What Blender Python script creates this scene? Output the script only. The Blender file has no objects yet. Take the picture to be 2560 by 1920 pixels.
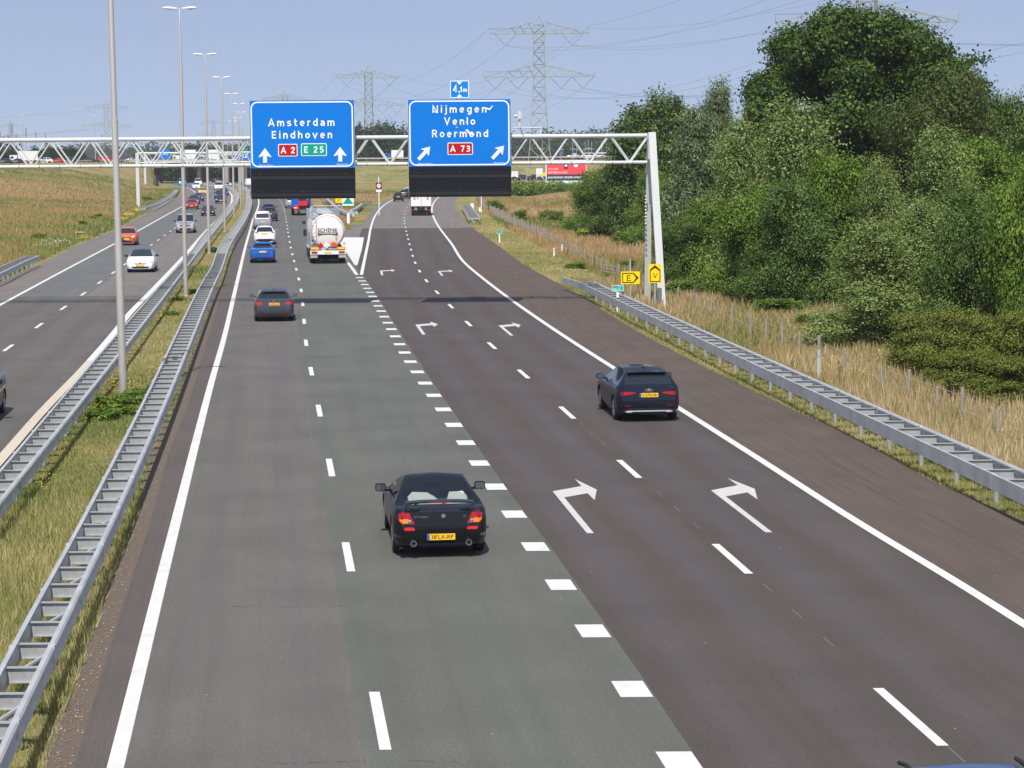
import bpy, bmesh, math, random
import numpy as np
from mathutils import Vector, Matrix
from mathutils.bvhtree import BVHTree
random.seed(7); RNG = np.random.default_rng(7)
S = bpy.context.scene; C = S.collection
R = math.radians
# ---------------------------------------------------------------- camera
F_PX, CAM_H = 5428.0, 7.45              # focal length in photo pixels (2560 wide), height above the road
TH, RO = math.atan((960-387.7)/F_PX), R(.42)
FW = np.array([0, math.cos(TH), -math.sin(TH)])
r0 = np.array([1., 0, 0]); u0 = np.array([0, math.sin(TH), math.cos(TH)])
RT = r0*math.cos(RO) - u0*math.sin(RO); UP = u0*math.cos(RO) + r0*math.sin(RO)
CP = np.array([0, 0, CAM_H])
cam = bpy.data.cameras.new('camera'); co = bpy.data.objects.new('camera', cam); C.objects.link(co)
cam.sensor_width = 36; cam.lens = F_PX/2560*36; cam.clip_start = .5; cam.clip_end = 20000
M = Matrix.Identity(4)
for i in range(3):
    M[i][0], M[i][1], M[i][2], M[i][3] = RT[i], UP[i], -FW[i], CP[i]
co.matrix_world = M; S.camera = co
S.render.resolution_x, S.render.resolution_y = 1024, 768
# ---------------------------------------------------------------- light
SUN_EL, SX = R(55), .09                  # shadows fall away from the camera, a little to the right
sd = Vector((SX, 1, 0)).normalized()*math.cos(SUN_EL) + Vector((0, 0, -math.sin(SUN_EL)))
sl = bpy.data.lights.new('sun', 'SUN'); sl.energy = 4.0; sl.angle = R(.53); sl.color = (1, .955, .885)
so = bpy.data.objects.new('sun', sl); C.objects.link(so); so.rotation_euler = sd.to_track_quat('-Z', 'Y').to_euler(); so.location = (0, -20, 60)
W = bpy.data.worlds.new('World'); S.world = W; W.use_nodes = True
nt = W.node_tree; nt.nodes.clear()
out = nt.nodes.new('ShaderNodeOutputWorld'); bg = nt.nodes.new('ShaderNodeBackground'); sky = nt.nodes.new('ShaderNodeTexSky')
sky.sky_type = 'NISHITA'; sky.sun_disc = False; sky.sun_elevation = SUN_EL; sky.sun_rotation = math.atan2(-SX, -1)
sky.altitude = 30; sky.air_density = 1.0; sky.dust_density = .6; sky.ozone_density = 2.5
tc = nt.nodes.new('ShaderNodeTexCoord'); mp = nt.nodes.new('ShaderNodeVectorMath'); mp.operation = 'ADD'; mp.inputs[1].default_value = (0, 0, .30)
hs = nt.nodes.new('ShaderNodeHueSaturation'); hs.inputs['Saturation'].default_value = .69; hs.inputs['Hue'].default_value = .506
nt.links.new(tc.outputs['Generated'], mp.inputs[0]); nt.links.new(mp.outputs[0], sky.inputs[0])
nt.links.new(sky.outputs[0], hs.inputs['Color']); nt.links.new(hs.outputs[0], bg.inputs[0]); nt.links.new(bg.outputs[0], out.inputs[0])
bg.inputs[1].default_value = .13
S.view_settings.view_transform = 'Standard'; S.view_settings.look = 'None'; S.view_settings.gamma = 1; S.view_settings.exposure = 0.45
# ---------------------------------------------------------------- pixel helpers (photo pixels, 2560 x 1920)
def ray(x, y): return FW*F_PX + RT*(x-1280) - UP*(y-960)
def G(x, y, z=0.):                       # where the sight line meets the height z
    d = ray(x, y); return CP + d*((z-CAM_H)/d[2])
def D(x, y, dist):                       # the point at world Y = dist
    d = ray(x, y); return CP + d*(dist/d[1])
def proj(p):
    v = np.asarray(p, float)-CP; w = v@FW
    return 1280+F_PX*(v@RT)/w, 960-F_PX*(v@UP)/w
def on(px, Y, z=0.):                      # ground point in column px at distance Y
    X = (px-1280)/F_PX*Y
    for _ in range(4):
        q = proj((X, Y, z)); X += (px-q[0])/F_PX*Y
    return np.array([X, Y, z])
# ---------------------------------------------------------------- objects
def link(o, parent=None):
    C.objects.link(o)
    if parent: o.parent = parent
    return o
def tag(o, label=None, cat=None, group=None, kind=None):
    for k, v in (('label', label), ('category', cat), ('group', group), ('kind', kind)):
        if v: o[k] = v
    return o
def thing(name, label, cat, loc=(0, 0, 0), rz=0., group=None):
    o = bpy.data.objects.new(name, None); o.empty_display_size = .2; o.location = tuple(loc); o.rotation_euler = (0, 0, rz)
    return tag(link(o), label, cat, group)
def copytree(o, parent=None):
    c = o.copy(); C.objects.link(c); c.parent = parent
    for ch in o.children: copytree(ch, c)
    return c
class MB:
    def __init__(s): s.v = []; s.f = []; s.m = []; s.cur = 0
    def add(s, vs, fs):
        b = len(s.v); s.v += [tuple(map(float, v)) for v in vs]; s.f += [tuple(b+i for i in f) for f in fs]; s.m += [s.cur]*len(fs); return s
    def box(s, c, d, rot=None):
        x, y, z = d[0]/2, d[1]/2, d[2]/2
        vs = [Vector((a*x, b*y, e*z)) for a in (-1, 1) for b in (-1, 1) for e in (-1, 1)]
        if rot is not None: vs = [rot @ v for v in vs]
        c = Vector(c)
        return s.add([c+v for v in vs], [(0, 1, 3, 2), (4, 6, 7, 5), (0, 4, 5, 1), (2, 3, 7, 6), (0, 2, 6, 4), (1, 5, 7, 3)])
    def tube(s, a, b, r, r2=None, n=8, cap=True):
        a = Vector(a); b = Vector(b); r2 = r if r2 is None else r2
        d = (b-a).normalized(); u = d.orthogonal().normalized(); w = d.cross(u)
        vs = []
        for p, q in ((a, r), (b, r2)):
            vs += [p+(u*math.cos(2*math.pi*i/n)+w*math.sin(2*math.pi*i/n))*q for i in range(n)]
        fs = [(i, (i+1) % n, n+(i+1) % n, n+i) for i in range(n)]
        if cap: fs += [tuple(range(n))[::-1], tuple(range(n, 2*n))]
        return s.add(vs, fs)
    def lathe(s, c, prof, n=16, axis='z'):
        vs = []; c = Vector(c)
        for r, h in prof:
            for i in range(n):
                t = 2*math.pi*i/n; p = (r*math.cos(t), r*math.sin(t), h)
                if axis == 'x': p = (h, p[0], p[1])
                if axis == 'y': p = (p[0], h, p[1])
                vs.append(c+Vector(p))
        fs = []
        for k in range(len(prof)-1):
            for i in range(n): fs.append((k*n+i, k*n+(i+1) % n, (k+1)*n+(i+1) % n, (k+1)*n+i))
        return s.add(vs, fs)
    def prism(s, pts, y0, y1, hole=False):        # outline in (x, z), extruded along y
        n = len(pts); vs = [(p[0], y0, p[1]) for p in pts]+[(p[0], y1, p[1]) for p in pts]
        return s.add(vs, [tuple(range(n)), tuple(range(n, 2*n))[::-1]]+[(i, n+i, n+(i+1) % n, (i+1) % n) for i in range(n)])
    def ring(s, A, B, y0, y1):                    # band between two outlines of equal count
        n = len(A); vs = [(p[0], y0, p[1]) for p in A]+[(p[0], y0, p[1]) for p in B]+[(p[0], y1, p[1]) for p in A]+[(p[0], y1, p[1]) for p in B]
        fs = []
        for i in range(n):
            j = (i+1) % n; fs += [(i, j, n+j, n+i), (2*n+i, 3*n+i, 3*n+j, 2*n+j), (i, 2*n+i, 2*n+j, j), (n+i, n+j, 3*n+j, 3*n+i)]
        return s.add(vs, fs)
    def build(s, name, mats, parent=None, smooth=False, loc=None):
        me = bpy.data.meshes.new(name); me.from_pydata(s.v, [], s.f)
        for m in (mats if isinstance(mats, (list, tuple)) else [mats]): me.materials.append(m)
        me.polygons.foreach_set('material_index', s.m)
        bm = bmesh.new(); bm.from_mesh(me); bmesh.ops.recalc_face_normals(bm, faces=bm.faces); bm.to_mesh(me); bm.free()
        if smooth: me.polygons.foreach_set('use_smooth', [True]*len(me.polygons))
        me.update()
        o = bpy.data.objects.new(name, me); link(o, parent)
        if smooth == 'auto':
            me.set_sharp_from_angle(angle=R(35))
        if loc is not None: o.location = tuple(loc)
        return o
# ---------------------------------------------------------------- materials
MC = {}
def mat(name, col, rough=.6, metal=0., var=0., vscale=3., bump=0., coat=0., spec=.5, emit=None):
    if name in MC: return MC[name]
    m = bpy.data.materials.new(name); m.use_nodes = True; n = m.node_tree; b = n.nodes['Principled BSDF']
    b.inputs['Base Color'].default_value = (*col, 1); b.inputs['Roughness'].default_value = rough; b.inputs['Metallic'].default_value = metal
    b.inputs['Coat Weight'].default_value = coat; b.inputs['Specular IOR Level'].default_value = spec
    t = n.nodes.new('ShaderNodeTexCoord'); z = n.nodes.new('ShaderNodeTexNoise'); z.inputs['Scale'].default_value = vscale; z.inputs['Detail'].default_value = 6
    n.links.new(t.outputs['Object'], z.inputs['Vector'])
    r = n.nodes.new('ShaderNodeMix'); r.data_type = 'RGBA'
    v = max(var, .04)
    r.inputs[6].default_value = (*[c*(1-v) for c in col], 1); r.inputs[7].default_value = (*[min(1, c*(1+v)) for c in col], 1)
    n.links.new(z.outputs[0], r.inputs[0]); n.links.new(r.outputs[2], b.inputs['Base Color'])
    if bump:
        bp = n.nodes.new('ShaderNodeBump'); bp.inputs['Strength'].default_value = bump; bp.inputs['Distance'].default_value = .02
        n.links.new(z.outputs[0], bp.inputs['Height']); n.links.new(bp.outputs[0], b.inputs['Normal'])
    MC[name] = m; return m
def ramp(n, fac, stops):
    r = n.nodes.new('ShaderNodeValToRGB'); e = r.color_ramp.elements
    while len(e) < len(stops): e.new(.5)
    for q, (p, c) in zip(e, stops): q.position = p; q.color = (*c, 1)
    n.links.new(fac, r.inputs[0]); return r.outputs[0]
def noise(n, vec, scale, detail=5, rough=.55):
    z = n.nodes.new('ShaderNodeTexNoise'); z.inputs['Scale'].default_value = scale; z.inputs['Detail'].default_value = detail; z.inputs['Roughness'].default_value = rough
    n.links.new(vec, z.inputs['Vector']); return z.outputs[0]
def mixc(n, fac, a, b, mode='MIX'):
    r = n.nodes.new('ShaderNodeMix'); r.data_type = 'RGBA'; r.blend_type = mode
    for k, x in ((0, fac), (6, a), (7, b)):
        if isinstance(x, (int, float)): r.inputs[k].default_value = x
        elif isinstance(x, tuple): r.inputs[k].default_value = (*x, 1)
        else: n.links.new(x, r.inputs[k])
    return r.outputs[2]
def asphalt(name, col, track, tf=.5, dirt=None):          # track = colour of the wheel tracks
    m = bpy.data.materials.new(name); m.use_nodes = True; n = m.node_tree; b = n.nodes['Principled BSDF']
    b.inputs['Roughness'].default_value = .82; b.inputs['Specular IOR Level'].default_value = .35
    t = n.nodes.new('ShaderNodeTexCoord'); uv = n.nodes.new('ShaderNodeUVMap'); uv.uv_map = 'lane'
    sp = n.nodes.new('ShaderNodeSeparateXYZ'); n.links.new(uv.outputs[0], sp.inputs[0])
    w = n.nodes.new('ShaderNodeMath'); w.operation = 'MULTIPLY'; w.inputs[1].default_value = 4*math.pi; n.links.new(sp.outputs[0], w.inputs[0])
    c = n.nodes.new('ShaderNodeMath'); c.operation = 'COSINE'; n.links.new(w.outputs[0], c.inputs[0])
    h = n.nodes.new('ShaderNodeMath'); h.operation = 'MULTIPLY_ADD'; h.inputs[1].default_value = -.5*tf; h.inputs[2].default_value = .5; n.links.new(c.outputs[0], h.inputs[0])
    mpn = n.nodes.new('ShaderNodeMapping'); mpn.inputs['Scale'].default_value = (9, .12, 1); n.links.new(uv.outputs[0], mpn.inputs[0])
    st = noise(n, mpn.outputs[0], 1.0, 4)
    ad = n.nodes.new('ShaderNodeMath'); ad.operation = 'MULTIPLY_ADD'; ad.inputs[1].default_value = .9; ad.inputs[2].default_value = -.45; n.links.new(st, ad.inputs[0])
    s2 = n.nodes.new('ShaderNodeMath'); s2.use_clamp = True; n.links.new(h.outputs[0], s2.inputs[0]); n.links.new(ad.outputs[0], s2.inputs[1])
    base = mixc(n, s2.outputs[0], col, track)
    mot = noise(n, t.outputs['Object'], .35, 5)
    base = mixc(n, 1., base, ramp(n, mot, [(.25, (.86, .86, .86)), (.75, (1.12, 1.12, 1.12))]), 'MULTIPLY')
    agg = noise(n, t.outputs['Object'], 55, 2, .9); ag2 = noise(n, t.outputs['Object'], 14, 4, .8)
    base = mixc(n, 1., base, ramp(n, agg, [(.3, (.45, .45, .45)), (.52, (1, 1, 1)), (.72, (1.9, 1.85, 1.78))]), 'MULTIPLY')
    base = mixc(n, 1., base, ramp(n, ag2, [(.3, (.82, .82, .82)), (.5, (1, 1, 1)), (.7, (1.2, 1.2, 1.2))]), 'MULTIPLY')
    mp3 = n.nodes.new('ShaderNodeMapping'); mp3.inputs['Scale'].default_value = (5, .035, 1); n.links.new(uv.outputs[0], mp3.inputs[0])
    base = mixc(n, 1., base, ramp(n, noise(n, mp3.outputs[0], 1.6, 5, .7), [(.33, (.92, .92, .925)), (.5, (1, 1, 1)), (.68, (1.07, 1.065, 1.06))]), 'MULTIPLY')
    vo = n.nodes.new('ShaderNodeTexVoronoi'); vo.inputs['Scale'].default_value = 1.4; n.links.new(t.outputs['Object'], vo.inputs['Vector'])
    speck = ramp(n, vo.outputs['Distance'], [(.018, (1, 1, 1)), (.026, (0, 0, 0))])
    base = mixc(n, speck, base, (.34, .33, .31))
    if dirt:
        dn = noise(n, mpn.outputs[0], 2.2, 6); base = mixc(n, ramp(n, dn, [(.45, (0, 0, 0)), (.75, (.6, .6, .6))]), base, dirt)
    n.links.new(base, b.inputs['Base Color'])
    bp = n.nodes.new('ShaderNodeBump'); bp.inputs['Strength'].default_value = .35; bp.inputs['Distance'].default_value = .01
    n.links.new(agg, bp.inputs['Height']); n.links.new(bp.outputs[0], b.inputs['Normal'])
    return m
A_l1 = asphalt('asphalt_grey_brown', (.118, .107, .098), (.102, .097, .091), .6)
A_l2 = asphalt('asphalt_greenish', (.097, .102, .089), (.104, .102, .091), .5)
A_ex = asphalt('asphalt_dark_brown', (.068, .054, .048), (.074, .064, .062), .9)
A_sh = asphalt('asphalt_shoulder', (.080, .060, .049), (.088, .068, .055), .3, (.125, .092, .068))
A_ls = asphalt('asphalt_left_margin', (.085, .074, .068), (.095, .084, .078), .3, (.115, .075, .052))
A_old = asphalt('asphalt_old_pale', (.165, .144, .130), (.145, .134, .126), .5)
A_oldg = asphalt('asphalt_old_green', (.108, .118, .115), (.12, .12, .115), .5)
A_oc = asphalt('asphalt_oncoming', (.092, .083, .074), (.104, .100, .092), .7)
def paint_white():
    m = bpy.data.materials.new('road_paint'); m.use_nodes = True; n = m.node_tree; b = n.nodes['Principled BSDF']; b.inputs['Roughness'].default_value = .6
    t = n.nodes.new('ShaderNodeTexCoord'); a = noise(n, t.outputs['Object'], 30, 4, .7); c = noise(n, t.outputs['Object'], 1.5, 4)
    base = mixc(n, 1., ramp(n, a, [(.2, (.52, .50, .47)), (.5, (.66, .65, .62))]), ramp(n, c, [(.3, (.9, .9, .9)), (.6, (1, 1, 1))]), 'MULTIPLY')
    e = noise(n, t.outputs['Object'], 9, 8, .85); base = mixc(n, ramp(n, e, [(.66, (0, 0, 0)), (.72, (.75, .75, .75))]), base, (.16, .15, .14))
    f_ = noise(n, t.outputs['Object'], 2.2, 6, .7); base = mixc(n, ramp(n, f_, [(.5, (0, 0, 0)), (.8, (.55, .55, .55))]), base, (.36, .34, .31))
    n.links.new(base, b.inputs['Base Color']); return m
P_W = paint_white()
galv = mat('galvanised_steel', (.46, .47, .475), .48, .28, .34, 1.6, .08)
galv2 = mat('galvanised_dull', (.38, .395, .40), .5, .3, .25, 4)
steelw = mat('white_coated_steel', (.53, .55, .535), .45, 0, .12, 1.2)
polem = mat('aluminium_pole', (.52, .48, .43), .42, .5, .05, 1.2)
lampw = mat('lamp_shell', (.74, .73, .70), .4)
pylm = mat('pylon_steel', (.25, .28, .235), .7, .0, .1)
wirem = mat('conductor', (.16, .16, .17), .5, .3)
insm = mat('insulator', (.2, .18, .16), .35)
bluem = mat('sign_blue', (.002, .16, .56), .5, 0, .05, 1.5, spec=.15)
sblue = mat('sign_small_blue', (.003, .20, .55), .5, spec=.15)
whitem = mat('sign_white', (.78, .79, .80), .5)
arroww = mat('sign_arrow_white', (.66, .67, .68), .5)
redm = mat('sign_red', (.42, .008, .014), .5, spec=.15)
greenm = mat('sign_green', (.0, .30, .20), .5, spec=.15)
blackm = mat('panel_black', (.007, .007, .009), .55, 0, .15, .6, spec=.2)
blackd = mat('panel_black_dark', (.006, .006, .008), .5)
yelm = mat('sign_yellow', (.82, .60, .003), .5, spec=.15)
brownm = mat('sign_brown', (.07, .014, .008), .5)
concm = mat('concrete', (.33, .28, .25), .85, 0, .18, .3, .2)
concd = mat('concrete_light', (.42, .38, .33), .85, 0, .15, .5, .2)
woodm = mat('weathered_wood', (.27, .235, .20), .85, 0, .2, 12, .3)
# ---------------------------------------------------------------- lines measured in the photograph, laid on the ground
class Ln:
    def __init__(s, px, z=0., dx=0., pts=None):
        P = [G(x, y, z) for x, y in px] if pts is None else pts
        P = sorted(P, key=lambda p: p[1]); s.Y = np.array([p[1] for p in P]); s.X = np.array([p[0] for p in P])+dx; s.z = z
        d = np.diff(s.X)/np.diff(s.Y); m = np.zeros(len(P)); m[0], m[-1] = d[0], d[-1]
        if len(P) > 2: m[1:-1] = (d[:-1]*np.diff(s.Y)[1:]+d[1:]*np.diff(s.Y)[:-1])/(s.Y[2:]-s.Y[:-2])
        if len(P) > 4: m[0] = (s.X[3]-s.X[0])/(s.Y[3]-s.Y[0])
        s.m = m
    def x(s, y):
        y = np.asarray(y, float); yc = np.clip(y, s.Y[0], s.Y[-1]); i = np.clip(np.searchsorted(s.Y, yc)-1, 0, len(s.Y)-2)
        h = s.Y[i+1]-s.Y[i]; t = (yc-s.Y[i])/h; a, b = s.X[i], s.X[i+1]; ma, mb = s.m[i]*h, s.m[i+1]*h
        r = (2*t**3-3*t**2+1)*a+(t**3-2*t**2+t)*ma+(-2*t**3+3*t**2)*b+(t**3-t**2)*mb
        return r + np.where(y < s.Y[0], (y-s.Y[0])*s.m[0], 0)+np.where(y > s.Y[-1], (y-s.Y[-1])*s.m[-1], 0)
    def sl(s, y): return float(s.x(y+.5)-s.x(y-.5))
    def p(s, y, z=0.): return Vector((float(s.x(y)), y, z))
    def walk(s, y0, y1, step):
        ys = [y0]; y = y0
        while y < y1:
            y += step/math.hypot(1, s.sl(y)); ys.append(y)
        return ys
class Off:                                   # a line beside another one
    def __init__(s, ln, d): s.ln = ln; s.d = d
    def x(s, y):
        y = np.asarray(y, float); k = (s.ln.x(y+.5)-s.ln.x(y-.5)); return s.ln.x(y)+s.d*np.sqrt(1+k*k)
    sl = Ln.sl; p = Ln.p; walk = Ln.walk
L0 = Ln([(288, 1920), (416, 1400), (441, 1300), (491, 1100), (523, 976), (560.6, 842.8), (580.8, 756), (602.5, 663), (612.7, 620), (625, 576), (633, 547), (640.5, 530), (646, 515), (646.5, 500), (643, 490), (630, 478), (606, 468), (570, 460)])
Md = [(949, 1798.8), (870.5, 1391), (826, 1168.5), (798, 1026.5), (778, 928), (765, 857), (760.3, 803.4), (757.5, 760), (753, 726), (747, 697.5), (740.6, 673), (734.8, 652.7), (730.7, 635.7), (727.5, 619), (724, 605), (722, 591.5), (720.3, 581), (718.8, 572), (717.4, 563.5), (716, 555.5), (715, 548.7), (714, 542.6), (713, 536.7), (712, 531), (711, 526), (710, 521.4), (708.7, 517), (707, 513), (705.2, 509), (703.2, 505.5), (701, 502), (698.4, 499)]
mp_ = [G(*p) for p in Md[:7]+Md[8:24:2]+Md[24::3]]
yM = max(p[1] for p in mp_)
LM = Ln(None, pts=mp_+[np.array([float(Off(L0, 3.55).x(y)), y, 0]) for y in (500, 540, 580, 640)])
E2 = [(2272, 1789), (1829, 1396), (1572, 1172), (1417.8, 1031.4), (1308.7, 935), (1229.7, 864), (1171, 809), (1127, 765.5), (1092.6, 730.7), (1066, 701.8), (1048, 677.8), (1038, 657), (1032.7, 639.6), (1027.5, 624), (1023.7, 610.6), (1020.5, 598), (1018, 587.8), (1015.6, 578), (1013.3, 568.7), (1011.6, 559), (1010.7, 552), (1010.7, 544.7), (1011, 536), (1013, 527), (1017, 518.6), (1023, 510.5)]
LE = Ln(E2[:9]+E2[9::2]+[(1027, 505), (1043, 495)])
LR = Ln([(2560, 1560), (2432.4, 1480), (2149, 1308), (1895.7, 1146), (1688, 1014.7), (1535.8, 920.6), (1394, 829.4), (1292.8, 760), (1202.5, 692), (1162, 657.5), (1130, 611), (1095.5, 565), (1083.5, 541.8), (1079.6, 524.4), (1084, 507), (1095.5, 494), (1112, 484)])
LRE = Ln([(2560, 1303), (2351.4, 1212), (2149, 1100.7), (2007, 1035), (1794.4, 933.7), (1592, 827), (1445.6, 735.6), (1312.5, 663), (1246, 614), (1191, 576.5), (1150.5, 536), (1138.9, 515.7), (1140, 500), (1150, 488)])
LLE = Ln([(185, 1920), (238, 1738.6), (301, 1538), (344.8, 1400), (377.6, 1300), (423, 1131), (472, 1005), (515.7, 860), (539, 785), (550.5, 735.7), (562, 698), (573.6, 657.6), (582, 620)]+[], dx=0)
LLE = Ln(None, pts=[np.array([x, y, 0]) for x, y in zip(LLE.X, LLE.Y)]+[np.array([float(Off(L0, -1.1).x(y)), y, 0]) for y in (230, 270, 320, 380, 440, 500, 560, 620)])
LB = Ln([(1759, 1920), (1583, 1660), (1489, 1526.6), (1362.8, 1349), (1281, 1240), (1177, 1092.8), (1040, 892), (944, 741.5), (909, 689)])   # seam between the two asphalts
LG1 = Ln([(892, 687), (863, 646)]); g1a = [np.array([float(Off(LM, 3.95).x(y)), y, 0]) for y in (175, 190, 210, 240, 280, 330, 380, 440, 500, 560, 620)]
LG1 = Ln(None, pts=[G(892, 687), G(863, 646)]+g1a)
LG2 = Ln([(903.5, 687), (911, 650.7), (920, 608), (929, 561.7), (942, 532.8), (965, 509.6), (982.5, 499.5), (1000, 491)])
# oncoming carriageway
OL = Ln([(0, 762.5), (144.7, 684.4), (289.4, 607.7), (376, 560), (430, 530), (456, 515.6), (474, 502), (485, 492), (488.5, 483), (481, 475.5), (466.8, 469.5), (447, 465.7)])
OR_ = Ln([(0, 1150), (95.5, 1040), (208, 921.7), (293.7, 821.9), (318, 791), (373, 733.6), (460, 641), (518, 574.5), (549.8, 544), (567, 524), (577, 510), (580, 495), (577.5, 484), (568.8, 476.6), (552, 470), (530, 465)])
OE = Ln([(0, 704.7), (115.7, 652.6), (202.5, 609), (289, 574.5), (361.7, 535.7), (419.6, 506.7), (448, 489), (455.7, 479), (450, 470), (430, 463.5)])
ODp = [(20.8, 869.6), (97.8, 814), (158.6, 769.8), (208.9, 734.8), (249.4, 705.8), (283, 681.5), (312.5, 660.7), (335.5, 642.5), (358.5, 626.5), (379, 612), (395.8, 600), (412.3, 588.4), (426.5, 578), (436.3, 570)]
OD = Ln(ODp[:12:2]+[(436, 571), (466, 551), (492.8, 530.8), (512, 514), (525, 501.5), (531, 494), (532.5, 487), (528, 478.5), (518, 472), (500, 466.5)])
YF = 690.
def ys(a, b, n=None):
    out = [a]
    while out[-1] < b: out.append(out[-1]+max(1.0, min(6., out[-1]*.02)))
    out[-1] = b; return out
def ribbon(name, A, B, Y, z, m, parent=None, sub=1):
    mb = bpy.data.meshes.new(name); v = []; f = []; uv = []
    xa, xb = A.x(np.array(Y)), B.x(np.array(Y))
    for k, y in enumerate(Y):
        for j in range(sub+1): v.append((xa[k]+(xb[k]-xa[k])*j/sub, y, z)); uv.append((j/sub, y))
    for k in range(len(Y)-1):
        for j in range(sub): a = k*(sub+1)+j; f.append((a, a+1, a+sub+2, a+sub+1))
    mb.from_pydata(v, [], f); l = mb.uv_layers.new(name='lane')
    for lp in mb.loops: l.data[lp.index].uv = uv[lp.vertex_index]
    mb.materials.append(m); o = bpy.data.objects.new(name, mb); link(o, parent); return o
def st(o): return tag(o, kind='structure')
Yn = 12.
YJ = float(G(1010, 570.5)[1])
# our own carriageway: left margin, lane one, lane two; exit lanes; shoulder
seam = Off(LM, -.30)
st(ribbon('road', LLE, Off(L0, .0), ys(Yn, YF), 0, A_ls))
Y1 = float(G(700, 715)[1])
st(ribbon('road', L0, seam, ys(Yn, YF), 0, A_l1))
Yb0 = float(G(903, 690)[1])
Yg = float(G(760, 593)[1])
st(ribbon('road', seam, LB, ys(Yn, Yb0), 0, A_l2, sub=1))
class Clamp:
    def __init__(s, A, B, lo): s.A = A; s.B = B; s.lo = lo
    def x(s, y): a = s.A.x(y); m_ = (LG1.x(y)+LG2.x(y))/2; return np.minimum(a, m_) if s.lo else np.maximum(a, m_)
    sl = Ln.sl; p = Ln.p
G1o = Clamp(Off(LG1, .9), None, True)
st(ribbon('road', seam, G1o, ys(Yb0, YF), 0, A_l2))
st(ribbon('road', LB, LE, ys(Yn, Yb0), 0, A_ex))
G2o = Clamp(Off(LG2, -.9), None, False)
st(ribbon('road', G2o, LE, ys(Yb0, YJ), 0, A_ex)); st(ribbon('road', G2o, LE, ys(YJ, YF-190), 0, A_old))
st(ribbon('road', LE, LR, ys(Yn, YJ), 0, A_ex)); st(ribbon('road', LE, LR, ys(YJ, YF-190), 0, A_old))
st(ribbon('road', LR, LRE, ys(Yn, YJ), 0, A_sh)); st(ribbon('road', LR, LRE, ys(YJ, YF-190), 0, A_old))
# asphalt between the two roads behind the fork, up to the grass nose
Yn2 = float(G(889, 562)[1])
st(ribbon('road', G1o, G2o, ys(Yb0, Yn2), 0, A_old))
# oncoming side
Yp = float(G(300, 739)[1])
st(ribbon('road', OE, OL, ys(Yn, YF-30), 0, A_old))
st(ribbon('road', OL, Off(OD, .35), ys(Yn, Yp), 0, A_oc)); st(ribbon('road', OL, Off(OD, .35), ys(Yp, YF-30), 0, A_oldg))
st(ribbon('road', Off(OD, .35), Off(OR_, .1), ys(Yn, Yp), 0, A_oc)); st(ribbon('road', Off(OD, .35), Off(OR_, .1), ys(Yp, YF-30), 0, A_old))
# painted lines: one sheet per line
def line(ln, w, y0, y1, z=.004, name='road_marking'): return st(ribbon(name, Off(ln, -w/2), Off(ln, w/2), ys(y0, y1), z, P_W))
line(L0, .21, Yn, YF); line(LR, .21, Yn, YF-190)
line(LG1, .21, float(G(892, 687)[1]), YF); line(LG2, .21, float(G(903.5, 687)[1]), YF-190)
line(OL, .21, Yn, YF-30)
def dashes(ln, centres, L, w, extra=(), name='road_marking'):
    mb = MB()
    for c in centres:
        h = L/2/math.hypot(1, ln.sl(c)); a, b = c-h, c+h; o1, o2 = Off(ln, -w/2), Off(ln, w/2)
        mb.add([(o1.x(a), a, .004), (o2.x(a), a, .004), (o2.x(b), b, .004), (o1.x(b), b, .004)], [(0, 1, 2, 3)])
    return st(mb.build(name, P_W))
def cen(ps, a=1.5):
    return [float(G(*p)[1]) for p in ps]
cM = cen(Md); y = cM[0]; dashes(LM, [y-12, y-23.5]+cM+LM.walk(cM[-1]+12, YF, 12), 3, .15)
cE = cen(E2); dashes(LE, [cE[0]-12, cE[0]-24]+cE, 3, .15)
cO = cen(ODp); dashes(OD, [cO[0]-12*k for k in (1, 2, 3, 4)]+cO+OD.walk(cO[-1]+12, YF-60, 12), 3, .15)
bl = [(1700, 1905), (1579.7, 1722.6), (1481.4, 1577.5), (1401.8, 1462), (1338, 1366.7), (1285, 1285.7), (1238.3, 1217), (1198.4, 1157.9), (1164.3, 1107), (1134.5, 1062.4), (1108, 1023.6), (1084.4, 988.6), (1062.7, 958), (1043.3, 929.8), (1026, 904.4), (1011.5, 881.5), (999, 860.7), (988.4, 841), (978.5, 823), (969.4, 807), (960.8, 791.9), (953, 778), (945.4, 764.7), (938, 752.8), (931.5, 741), (925, 731), (918, 721), (911.9, 711.4), (905.8, 702.5), (899, 694)]
mb = MB(); k = LB.sl(60)
P = [G(*p) for p in bl]; P = [P[0]+(P[0]-P[1])*2, P[0]+(P[0]-P[1])]+P
for p in P:
    s_ = LB.sl(p[1])
    mb.add([(p[0]+a*.225+s_*b*.46, p[1]+b*.46, .004) for a, b in ((-1, -1), (1, -1), (1, 1), (-1, 1))], [(0, 1, 2, 3)])
st(mb.build('road_marking', P_W))
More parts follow.
